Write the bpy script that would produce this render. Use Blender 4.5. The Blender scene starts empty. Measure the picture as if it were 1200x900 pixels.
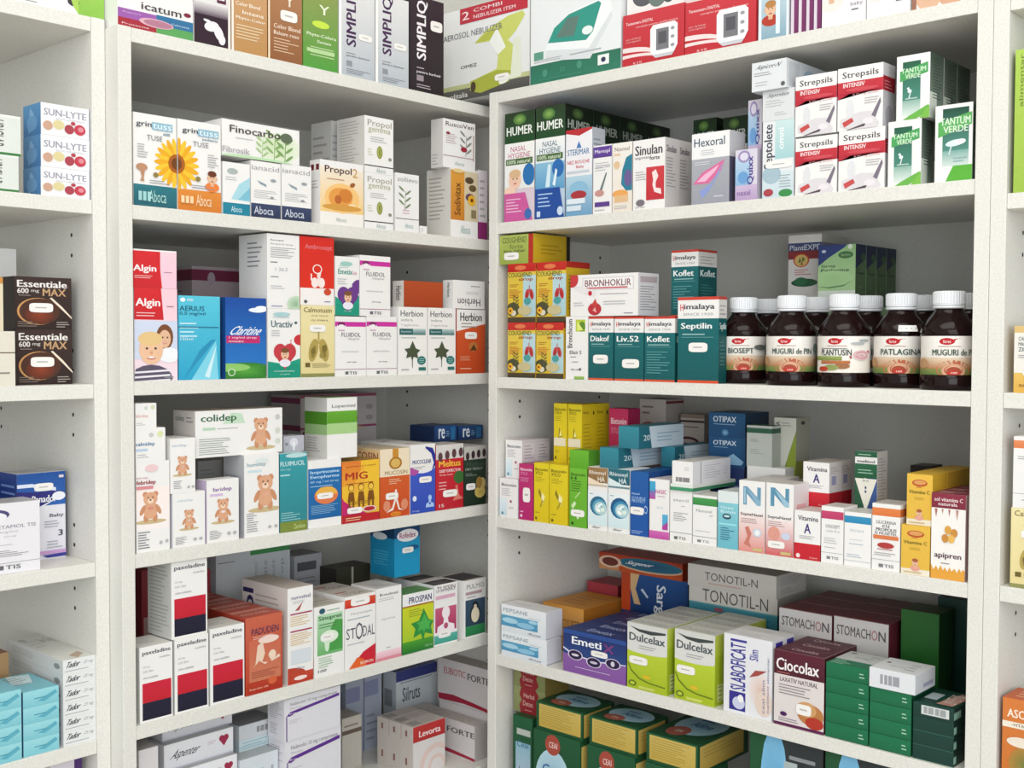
import bpy, math, random
from mathutils import Vector, Matrix
# ---------------------------------------------------------------- basics
sc = bpy.context.scene
COL = sc.collection
CM = 0.01
Z0 = 1.20            # the floor lies 1.20 m below the reference height used in the tables

def lin(h):
    h = h.lstrip('#')
    if len(h) == 3: h = ''.join(c + c for c in h)
    v = [int(h[i:i + 2], 16) / 255 for i in (0, 2, 4)]
    return tuple((c / 12.92 if c <= .04045 else ((c + .055) / 1.055) ** 2.4) for c in v) + (1.0,)

def new_mat(name):
    m = bpy.data.materials.new(name); m.use_nodes = True
    nt = m.node_tree
    return m, nt, nt.nodes['Principled BSDF']

def speckled(name, base, amt, scale, rough, bump=0.0):
    m, nt, b = new_mat(name)
    tc = nt.nodes.new('ShaderNodeTexCoord'); n = nt.nodes.new('ShaderNodeTexNoise')
    n.inputs['Scale'].default_value = scale; n.inputs['Detail'].default_value = 3
    cr = nt.nodes.new('ShaderNodeValToRGB')
    cr.color_ramp.elements[0].position = .32; cr.color_ramp.elements[1].position = .68
    c = lin(base)
    cr.color_ramp.elements[0].color = tuple(max(0, x * (1 - amt)) for x in c[:3]) + (1,)
    cr.color_ramp.elements[1].color = tuple(min(1, x * (1 + amt)) for x in c[:3]) + (1,)
    nt.links.new(tc.outputs['Object'], n.inputs['Vector']); nt.links.new(n.outputs['Fac'], cr.inputs['Fac'])
    nt.links.new(cr.outputs['Color'], b.inputs['Base Color'])
    b.inputs['Roughness'].default_value = rough
    if bump:
        bp = nt.nodes.new('ShaderNodeBump'); bp.inputs['Strength'].default_value = bump; bp.inputs['Distance'].default_value = .0005
        nt.links.new(n.outputs['Fac'], bp.inputs['Height']); nt.links.new(bp.outputs['Normal'], b.inputs['Normal'])
    return m

M_shelf = speckled('white_melamine_board', 'dfddd6', .06, 420, .42)
M_back = speckled('white_back_board', 'd6d5cf', .04, 300, .6)
M_wall = speckled('painted_plaster', 'd9d7d0', .03, 40, .9, .2)
M_floor = speckled('floor_tile', 'b9b2a6', .08, 12, .35)
M_ceil = speckled('ceiling_paint', 'eeeeea', .02, 30, .9)
M_hole, _, _b = new_mat('peg_hole_shadow'); _b.inputs['Base Color'].default_value = lin('3a362f'); _b.inputs['Roughness'].default_value = .9

def printed(name, rough, spec, coat=0):
    m, nt, b = new_mat(name)
    a = nt.nodes.new('ShaderNodeVertexColor'); a.layer_name = 'Col'
    tc = nt.nodes.new('ShaderNodeTexCoord'); n = nt.nodes.new('ShaderNodeTexNoise'); n.inputs['Scale'].default_value = 260
    mx = nt.nodes.new('ShaderNodeMixRGB'); mx.blend_type = 'OVERLAY'; mx.inputs['Fac'].default_value = .07
    nt.links.new(tc.outputs['Object'], n.inputs['Vector'])
    nt.links.new(a.outputs['Color'], mx.inputs['Color1']); nt.links.new(n.outputs['Fac'], mx.inputs['Color2'])
    nt.links.new(mx.outputs['Color'], b.inputs['Base Color'])
    b.inputs['Roughness'].default_value = rough; b.inputs['Specular IOR Level'].default_value = spec
    if coat:
        b.inputs['Coat Weight'].default_value = coat; b.inputs['Coat Roughness'].default_value = .15
    return m
M_card = printed('printed_carton_board', .45, .4)
M_paper = printed('sticker_paper', .7, .25)
M_glass, _nt, _b = new_mat('dark_amber_bottle')
_b.inputs['Base Color'].default_value = lin('1a0a0b'); _b.inputs['Roughness'].default_value = .12
_b.inputs['Specular IOR Level'].default_value = .22
M_cap, _nt, _b = new_mat('white_ribbed_plastic'); _b.inputs['Base Color'].default_value = lin('e4e6ea'); _b.inputs['Roughness'].default_value = .4

# ---------------------------------------------------------------- lettering
_tc = {}
def glyphs(s, bold):
    k = (s, bold)
    if k in _tc: return _tc[k]
    cu = bpy.data.curves.new('lettering', 'FONT'); cu.body = s; cu.size = 1; cu.resolution_u = 2
    ob = bpy.data.objects.new('lettering', cu)
    COL.objects.link(ob)
    dg = bpy.context.evaluated_depsgraph_get()
    me = bpy.data.meshes.new_from_object(ob.evaluated_get(dg))
    vs = [(v.co.x, v.co.y) for v in me.vertices]; fs = [tuple(p.vertices) for p in me.polygons]
    bpy.data.objects.remove(ob); bpy.data.curves.remove(cu); bpy.data.meshes.remove(me)
    if not vs: vs = [(0, 0), (1, 0), (1, 1)]; fs = [(0, 1, 2)]
    x0 = min(v[0] for v in vs); x1 = max(v[0] for v in vs); y0 = min(v[1] for v in vs); y1 = max(v[1] for v in vs)
    n = bold                                                    # heavier strokes: the same outlines laid side by side
    wd = x1 - x0 + .026 * n + 1e-9; ht = y1 - y0 + .014 * (n > 0) + 1e-9
    r = [([((x - x0 + .026 * j) / wd, (y - y0 + .014 * (j % 2)) / ht) for x, y in vs], fs) for j in range(n + 1)]
    _tc[k] = r
    return r

# ---------------------------------------------------------------- print language: marks on one carton face, 0..1 across and up
def r(x0, y0, x1, y1, c, c2=None): return ('r', x0, y0, x1, y1, c, c2)          # panel (c at the bottom to c2 at the top)
def t(x0, y0, x1, y1, s, c, b=1, rot=0, sh=0): return ('t', x0, y0, x1, y1, s, c, b, rot, sh)
def ln(x0, y0, x1, y1, n, c): return ('ln', x0, y0, x1, y1, n, c)               # lines of fine print
def e(cx, cy, rx, ry, c, c2=None): return ('e', cx, cy, rx, ry, c, c2)
def pg(c, *xy): return ('p', c, xy)
def st(x0, y0, x1, y1): return ('st', x0, y0, x1, y1)                           # stuck-on price sticker
def pic(k, cx, cy, s, *c): return ('pic', k, cx, cy, s, c)                      # round-proportioned picture, s = its width over the face's

def star(n, r0, r1, ph=0):
    return [(math.cos(ph + math.pi * i / n) * (r0 if i % 2 else r1), math.sin(ph + math.pi * i / n) * (r0 if i % 2 else r1)) for i in range(2 * n)]
def E(x, y, a, b, c, rot=0):
    p = []
    for i in range(16):
        q = 2 * math.pi * i / 16; X = a * math.cos(q); Y = b * math.sin(q)
        p.append((x + X * math.cos(rot) - Y * math.sin(rot), y + X * math.sin(rot) + Y * math.cos(rot)))
    return (c, p)
def P(c, *xy): return (c, [(xy[i], xy[i + 1]) for i in range(0, len(xy), 2)])
def picture(k, c):
    """list of (colour, polygon) in a -0.5..0.5 square"""
    if k == 'bear':
        a, b = 'c98f6a', 'dba684'
        return [E(0, -.52, .62, .08, 'c9b48a'), E(-.17, -.38, .1, .16, a), E(.17, -.38, .1, .16, a), E(0, -.12, .27, .3, b), E(-.3, -.1, .08, .2, a, -.5), E(.3, -.1, .08, .2, a, .5),
                E(-.2, .44, .1, .1, a), E(.2, .44, .1, .1, a), E(0, .28, .27, .24, b), E(0, .2, .12, .09, 'efd2b8'), E(0, .24, .04, .03, '6b4030'), E(-.09, .33, .025, .03, '5a3a30'), E(.09, .33, .025, .03, '5a3a30'),
                E(0, -.05, .12, .05, c[0] if c else 'e8c3b0')]
    if k == 'flower':
        o = []
        for i in range(22):
            q = 2 * math.pi * i / 22
            o.append(E(.3 * math.cos(q), .3 * math.sin(q), .2, .055, 'e8a81c' if i % 2 else 'f0c030', q))
        return o + [E(0, 0, .19, .19, 'a85a1a'), E(0, 0, .12, .12, '6e3c14')]
    if k == 'lungs':
        a = c[0]
        return [P(a, -.03, .1, .03, .1, .03, .5, -.03, .5), E(-.2, -.1, .17, .36, a, -.25), E(.2, -.1, .17, .36, a, .25), E(-.2, -.15, .08, .2, c[1], -.25), E(.2, -.15, .08, .2, c[1], .25)]
    if k in ('leaf', 'bigleaf'):
        iv = [(0, -.5), (.08, -.24), (.4, -.34), (.33, -.08), (.54, .08), (.24, .16), (.02, .54), (-.18, .18), (-.52, .14), (-.33, -.06), (-.42, -.32), (-.1, -.24)]
        if k == 'leaf': return [(c[0], iv), P(c[0], -.02, -.4, .03, -.4, .02, -.78, -.02, -.78)]
        return [(c[0], iv), (c[1], [(x * .62 + .04, y * .62 + .04) for x, y in iv])]
    if k == 'child':
        return [E(0, -.34, .42, .24, c[0] if c else 'e8e6ee'), P('d9b090', -.1, -.3, .1, -.3, .1, 0, -.1, 0), E(0, .12, .25, .3, 'e5bd9c'), E(0, .33, .26, .16, c[1] if len(c) > 1 else '8a5a34'),
                E(-.25, .1, .05, .08, 'dcae8c'), E(.25, .1, .05, .08, 'dcae8c'), E(-.1, .14, .03, .025, '4a3428'), E(.1, .14, .03, .025, '4a3428'), E(0, .05, .035, .05, 'd7a684'), E(0, -.06, .09, .03, 'b5584e')]
    if k == 'family':
        o = [P('cdd6ea', -.5, -.2, .5, -.2, .5, .6, -.5, .6), E(.2, .26, .2, .27, '7a4a2c'), E(.2, .22, .14, .19, 'e2b596'), E(.15, .25, .02, .02, '4a3428'), E(.26, .25, .02, .02, '4a3428'), E(.2, .13, .06, .02, 'd89a90'),
             E(.3, -.12, .26, .16, 'eef0f4'), E(-.12, -.62, .5, .3, '5a5266')]
        for i in range(4): o.append(P('e6e2ea', -.55, -.5 - .1 * i, .32, -.46 - .1 * i, .32, -.42 - .1 * i, -.55, -.46 - .1 * i))
        return o + [E(-.12, 0, .28, .32, 'e9bd9c'), E(-.14, .22, .28, .15, 'e3c188'), E(-.22, .02, .03, .025, '4a3a34'), E(-.02, .02, .03, .025, '4a3a34'), E(-.12, -.07, .04, .04, 'd9a080'), E(-.12, -.18, .1, .035, 'c8786e'), E(-.12, -.165, .08, .018, 'f4eeea')]
    if k == 'man':
        a = c[0]
        return [P(a, -.1, .1, .1, .1, .13, -.1, .42, -.2, .46, -.5, -.46, -.5, -.42, -.2, -.13, -.1), E(0, .28, .2, .24, a), E(0, -.2, .11, .11, c[1])]
    if k == 'penguin':
        return [E(0, -.05, .36, .45, '2a3440'), E(0, .36, .2, .18, '20262e'), E(0, -.1, .27, .36, 'e6dcc0'), E(0, .3, .1, .09, 'e0d8c4'), P('d89a30', -.05, .32, .05, .32, 0, .22)]
    if k == 'heart':
        return [E(-.2, .15, .25, .25, c[0]), E(.2, .15, .25, .25, c[0]), P(c[0], -.43, .06, 0, -.5, .43, .06, 0, .25)]
    if k == 'tooth':
        return [E(-.12, .1, .34, .2, c[0], .2), E(.2, -.1, .2, .34, c[0], .5), E(.35, -.35, .16, .2, c[0]), E(-.3, .28, .2, .06, c[0], -.2)]
    if k == 'heartpic':
        return [E(-.2, .12, .28, .28, c[0]), E(.2, .12, .28, .28, c[0]), P(c[0], -.47, .02, 0, -.5, .47, .02, 0, .25), E(0, -.28, .24, .14, 'e8e4ee'), E(0, .02, .17, .19, 'e5bd9c'), E(0, .16, .18, .09, '7a5030'), E(-.06, .03, .02, .02, '443'), E(.06, .03, .02, .02, '443'), E(0, -.08, .06, .02, 'b5584e')]
    if k == 'swirl':
        return [E(0, 0, .5, .46, c[0]), E(.08, -.06, .43, .38, c[1]), E(.13, -.1, .36, .3, c[2]), E(.1, .02, .17, .08, 'e8f4f4', .6), E(.26, -.16, .12, .1, 'dfece0'), E(0, -.2, .14, .08, 'f4f8f4', -.4), E(.2, -.02, .08, .06, '8fbcc4', .5), E(-.1, -.05, .1, .05, 'd4e8ea', 1)]
    if k == 'baby':
        return [E(.05, .0, .3, .34, 'eec6b0'), E(.05, .22, .28, .16, 'd9b48c'), E(-.04, .04, .03, .03, '4a3a34'), E(.16, .04, .03, .03, '4a3a34'), E(.06, -.13, .07, .03, 'c0645a'), E(-.2, -.42, .3, .2, 'f0cdb8')]
    if k == 'spray':
        return [P(c[0], -.45, -.05, .2, -.3, .5, 0, .35, .3, -.1, .35), E(.2, .05, .2, .12, 'cfe6f2', .4), P('e8f4fa', -.3, .1, .1, .35, .02, .42, -.38, .18)]
    if k == 'plant':
        o = [P(c[0], -.02, -.5, .02, -.5, .06, .4, .03, .4)]
        for i in range(6):
            y = -.35 + .15 * i; s = -1 if i % 2 else 1
            o.append(E(s * .2, y + .08, .2, .05, c[0], s * .6))
        return o
    if k == 'honey':
        return [E(0, -.05, .5, .34, 'f2c27a'), E(-.05, -.05, .34, .24, 'e39a48'), E(.1, .02, .2, .16, 'd07f30'), E(-.12, -.08, .1, .1, 'b9642a'), E(.3, .28, .08, .05, '9a5a28', .4), E(.28, -.2, .12, .05, 'f6dcae')]
    if k == 'olive':
        return [E(0, 0, .3, .5, '8d9440'), E(-.03, .03, .2, .38, 'a9ad5c'), E(0, .0, .06, .3, '6c7430')]
    if k == 'cam':      # small monitor with screen
        return [P('eeeef0', -.42, -.4, .38, -.4, .5, -.2, .5, .4, .4, .5, -.4, .5, -.5, .38, -.5, -.28), P('77777c', -.28, -.28, .18, -.28, .18, .36, -.28, .36), P('55555c', -.2, -.1, .1, -.1, .1, .26, -.2, .26),
                E(.32, .3, .07, .05, '9a9aa0'), E(.32, .05, .07, .05, '9a9aa0'), E(.32, -.2, .07, .05, '9a9aa0'), P('c9c9cf', -.3, -.5, .3, -.5, .38, -.4, -.42, -.4)]
    if k == 'bpm':      # arm blood pressure monitor
        return [P('d9dde0', -.5, -.22, .18, -.3, .5, .12, .46, .3, -.42, .1), P('eef1f2', -.5, -.1, .16, -.18, .5, .2, .46, .34, .38, .37, -.14, .28, -.4, .1), P('2f9484', -.46, -.02, .12, -.08, .22, 0, .34, .3, .3, .33, -.14, .26, -.36, .14), P('5d7a72', -.34, .02, -.06, 0, .02, .22, -.16, .22), E(.14, .03, .08, .05, 'e6efec')]
    if k == 'neb':
        return [P('c9cf6c', -.42, .16, -.2, .3, .2, .42, .46, .44, .5, .38, .34, .2, .2, .1, .36, -.02, .32, -.24, .26, -.36, -.32, -.5, -.5, -.46, -.48, -.34, .0, -.24, .02, -.08, -.1, .14), P('b9bf50', -.42, .16, -.2, .26, .1, .3, -.08, .16), P('eef0ea', .0, .3, -.14, .14, .02, -.06, .16, .02), P('a7ae42', -.5, -.34, .0, -.26, .26, -.3, .22, -.44, -.3, -.52, -.46, -.48), E(-.44, -.42, .05, .07, '4a3a2a'), P('dfe3cf', .3, .1, .42, .12, .44, -.4, .24, -.42), E(.14, -.4, .11, .05, 'f2f3e6', .3)]
    if k == 'kids':
        o = []
        for x in (-.33, 0, .33):
            o += [E(x, .18, .1, .1, '7a4a14'), E(x, .17, .08, .075, 'f0c04a'), P('7a4a14', x - .08, .06, x + .08, .06, x + .12, -.18, x - .12, -.18), P('7a4a14', x - .1, -.18, x - .04, -.18, x - .04, -.34, x - .1, -.34), P('7a4a14', x + .04, -.18, x + .1, -.18, x + .1, -.34, x + .04, -.34)]
        return o
    if k == 'drops':
        o = []
        for y in (.25, -.25): o += [E(0, y - .04, .13, .13, c[0]), P(c[0], -.11, y + .02, .11, y + .02, 0, y + .24)]
        return o
    if k == 'gloss':
        return [P('d86a9a', -.5, -.1, -.2, .2, .5, .5, .38, .2, .0, -.1), P('8a9ad0', -.3, -.3, .1, -.1, .48, .48, .3, .1, .02, -.3, -.2, -.5), P('e9b6cf', -.38, -.04, -.14, .14, .34, .38, .2, .2, -.1, -.04)]
    if k == 'strep':
        return [P('d9d4d8', -.5, -.12, .0, .02, .3, .0, .5, -.3, .44, -.42, -.2, -.42, -.5, -.3), E(-.25, .12, .1, .22, 'dcdce0'), P('c24a4a', -.45, -.2, -.2, -.1, -.15, -.2, -.4, -.32), P('584a52', -.3, -.5, .12, -.34, .16, -.28, .1, -.28, -.36, -.46), P('7a7080', .3, -.1, .52, .3, .54, .2, .4, -.16), E(.22, -.22, .14, .08, 'e6e0e4')]
    if k == 'tube':
        return [E(0, .1, .36, .12, 'd8e8ea', .12), E(.2, .13, .2, .1, 'e9f2f2', .12), P('c6d8d8', -.25, -.3, -.2, -.34, -.1, 0, -.16, 0)]
    if k == 'nozzle':
        return [E(0, 0, .14, .12, 'dceae8'), P('dceae8', -.2, .2, -.06, .28, .04, .06, -.06, .02), P('dceae8', .02, -.08, .1, -.06, -.02, -.5, -.1, -.5)]
    return []

def carton(name, w, h, d, des, lying=False, flap=False):
    """body mesh (prints included) of a printed carton, origin at the centre of its base, front towards -Y; returns mesh, sticker list, flap data"""
    body, ops = DES[des][0], DES[des][1:]
    V, F, C = [], [], []
    def add(pts, faces, cols):
        o = len(V); V.extend(pts)
        for f in faces: F.append(tuple(i + o for i in f))
        C.extend(cols)
    bc = lin(body) if isinstance(body, str) else None
    x, y = w / 2, d / 2
    add([(-x, -y, 0), (x, -y, 0), (x, y, 0), (-x, y, 0), (-x, -y, h), (x, -y, h), (x, y, h), (-x, y, h)],
        [(3, 2, 1, 0), (4, 5, 6, 7), (0, 1, 5, 4), (1, 2, 6, 5), (2, 3, 7, 6), (3, 0, 4, 7)], [bc] * 8)
    stickers = []
    frames = {'F': (w, h, lambda u, v, k: (-x + u * w, -y - k, v * h)), 'R': (d, h, lambda u, v, k: (x + k, -y + u * d, v * h)),
              'L': (d, h, lambda u, v, k: (-x - k, y - u * d, v * h)), 'T': (w, d, lambda u, v, k: (-x + u * w, -y + v * d, h + k))}
    rnd = random.Random(des)
    def draw(face, lst, add, k0=0.0):
        W, H, fr = frames[face]
        k = k0
        for op in lst:
            k += .00005
            cl = lambda a: min(1, max(0, a))
            if op[0] == 'r':
                _, x0, y0, x1, y1, c, c2 = op
                a = lin(c); b = lin(c2) if c2 else a
                add([fr(x0, y0, k), fr(x1, y0, k), fr(x1, y1, k), fr(x0, y1, k)], [(0, 1, 2, 3)], [a, a, b, b])
            elif op[0] == 'p':
                _, c, xy = op
                pts = [fr(cl(xy[i]), cl(xy[i + 1]), k) for i in range(0, len(xy), 2)]
                add(pts, [tuple(range(len(pts)))], [lin(c)] * len(pts))
            elif op[0] == 'e':
                _, cx, cy, rx, ry, c, c2 = op
                pts = [fr(cl(cx), cl(cy), k)] + [fr(cl(cx + rx * math.cos(i * math.pi / 12)), cl(cy + ry * math.sin(i * math.pi / 12)), k) for i in range(24)]
                add(pts, [(0, 1 + i, 1 + (i + 1) % 24) for i in range(24)], [lin(c)] + [lin(c2 or c)] * 24)
            elif op[0] == 'ln':
                _, x0, y0, x1, y1, n, c = op
                step = (y1 - y0) / n
                for i in range(n):
                    yb = y1 - step * (i + .75); L = x0 + (x1 - x0) * rnd.uniform(.55, 1)
                    add([fr(x0, yb, k), fr(L, yb, k), fr(L, yb + step * .32, k), fr(x0, yb + step * .32, k)], [(0, 1, 2, 3)], [lin(c)] * 4)
            elif op[0] == 't':
                _, x0, y0, x1, y1, s, c, b, rot, sh = op
                for vs, fs in glyphs(s, b):
                    pts = []
                    for gx, gy in vs:
                        if sh: gx = (gx + sh * gy) / (1 + abs(sh))
                        if rot == 90: gx, gy = 1 - gy, gx
                        elif rot == -90: gx, gy = gy, 1 - gx
                        elif rot == 180: gx, gy = 1 - gx, 1 - gy
                        pts.append(fr(x0 + gx * (x1 - x0), y0 + gy * (y1 - y0), k))
                    add(pts, fs, [lin(c)] * len(pts))
                    k += .00002
            elif op[0] == 'pic':
                _, kk, cx, cy, s, c = op
                for c_, poly in picture(kk, c):
                    k += .00003
                    pts = [fr(cl(cx + px * s), cl(cy + py * s * W / H), k) for px, py in poly]
                    add(pts, [tuple(range(len(pts)))], [lin(c_)] * len(pts))
            elif op[0] == 'st':
                stickers.append((face, op[1:], k + .0001))
    draw('F', ops[0], add)
    S = ops[1] if len(ops) > 1 and ops[1] is not None else DEF_S(body)
    draw('R', S, add); draw('L', S, add)
    top = ops[2] if len(ops) > 2 and ops[2] is not None else []
    flapdata = None
    if flap:
        FV, FF, FC = [], [], []
        def addf(pts, faces, cols):
            o = len(FV); FV.extend(pts)
            for f in faces: FF.append(tuple(i + o for i in f))
            FC.extend(cols)
        g = .0004; th = .0004; X = x - g; Y = y - g
        fc = lin(DES[des][4]) if len(DES[des]) > 4 else bc
        addf([(-X, -Y, h), (X, -Y, h), (X, Y, h), (-X, Y, h), (-X, -Y, h + th), (X, -Y, h + th), (X, Y, h + th), (-X, Y, h + th)],
             [(4, 5, 6, 7), (0, 1, 5, 4), (1, 2, 6, 5), (2, 3, 7, 6), (3, 0, 4, 7)], [fc] * 8)
        draw('T', top, addf, th)
        flapdata = (FV, FF, FC)
    else:
        draw('T', top, add)
    sdata = []
    for face, (x0, y0, x1, y1), k in stickers:
        W, H, fr = frames[face]
        pts = []; a = (x1 - x0) / 2; b = (y1 - y0) / 2; cx = (x0 + x1) / 2; cy = (y0 + y1) / 2
        for i in range(28):
            q = 2 * math.pi * i / 28; s_, c_ = math.sin(q), math.cos(q)
            px = math.copysign(abs(c_) ** .45, c_); py = math.copysign(abs(s_) ** .45, s_)
            pts.append((cx + a * px, cy + b * py))
        sv = [fr(u, v, k) for u, v in pts] + [fr(u, v, k + .0002) for u, v in pts]
        sf = [tuple(range(28, 56))] + [(i, (i + 1) % 28, 28 + (i + 1) % 28, 28 + i) for i in range(28)]
        scs = [lin('efece8')] * 56
        o = len(sv)
        for j in range(1):
            u0, u1, v0, v1 = x0 + (x1 - x0) * .25, x0 + (x1 - x0) * .72, cy - b * .12, cy + b * .16
            sv += [fr(u0, v0, k + .00025), fr(u1, v0, k + .00025), fr(u1, v1, k + .00025), fr(u0, v1, k + .00025)]; sf.append((o, o + 1, o + 2, o + 3)); scs += [lin('b9b4b2')] * 4
        sdata.append((sv, sf, scs))
    return (V, F, C), sdata, flapdata

def DEF_S(body):
    c = lin(body); dark = sum(c[:3]) / 3 < .3
    return [ln(.14, .5, .88, .9, 8, 'cfd2d4' if dark else 'a8a9ae'), ln(.14, .12, .7, .4, 5, 'b9bcc0' if dark else 'a2a2a8')]

def mesh_from(name, data, mat):
    V, F, C = data
    me = bpy.data.meshes.new(name); me.from_pydata(V, [], F)
    ca = me.color_attributes.new('Col', 'FLOAT_COLOR', 'POINT')
    ca.data.foreach_set('color', [v for c in C for v in c])
    me.materials.append(mat); me.update()
    return me

def link(name, me, parent=None):
    o = bpy.data.objects.new(name, me); COL.objects.link(o)
    if parent: o.parent = parent
    return o
def tag(o, label, cat, group=None):
    o['label'] = label; o['category'] = cat
    if group: o['group'] = group
    return o

_cache = {}
def place(name, des, w, h, d, x, y, z, rot, label, group=None, cat='box', flap=False):
    """one carton (thing) with its top flap and price stickers (parts); same-sized repeats share mesh data"""
    k = (des, round(w, 3), round(h, 3), round(d, 3), flap)
    if k not in _cache:
        b, s, f = carton(name, w * CM, h * CM, d * CM, des, flap=flap)
        _cache[k] = (mesh_from(name, b, M_card), [mesh_from('price_sticker', q, M_paper) for q in s], mesh_from('top_flap', f, M_card) if f else None)
    b, s, f = _cache[k]
    o = link(name, b); o.location = (x * CM, y * CM, z * CM + Z0 + .0001); o.rotation_euler = (0, 0, math.radians(rot))
    tag(o, label, cat, group)
    for q in s: link('price_sticker', q, o)
    if f: link('top_flap', f, o)
    return o

F_PX, PITCH, ROLL, YAW = 1358.762, -0.034999, 0.003779, -0.741716
CAM = (130.719, -136.970, 4.013)
XL, YL, WR, T, XA, D = -3.840, -61.055, 78.463, 1.8, -7.00, 30.0
SH_L = [43.50, 21.33, -0.99, -23.08, -45.24, -67.44]
SH_R = [44.49, 23.46, -1.46, -24.17, -46.82, -69.32]
SH_A = [44.60, 21.85, -1.35, -24.00, -46.75, -69.20]
SH_B = [44.00, 21.45, -1.45, -23.95, -46.90, -69.20]

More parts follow.
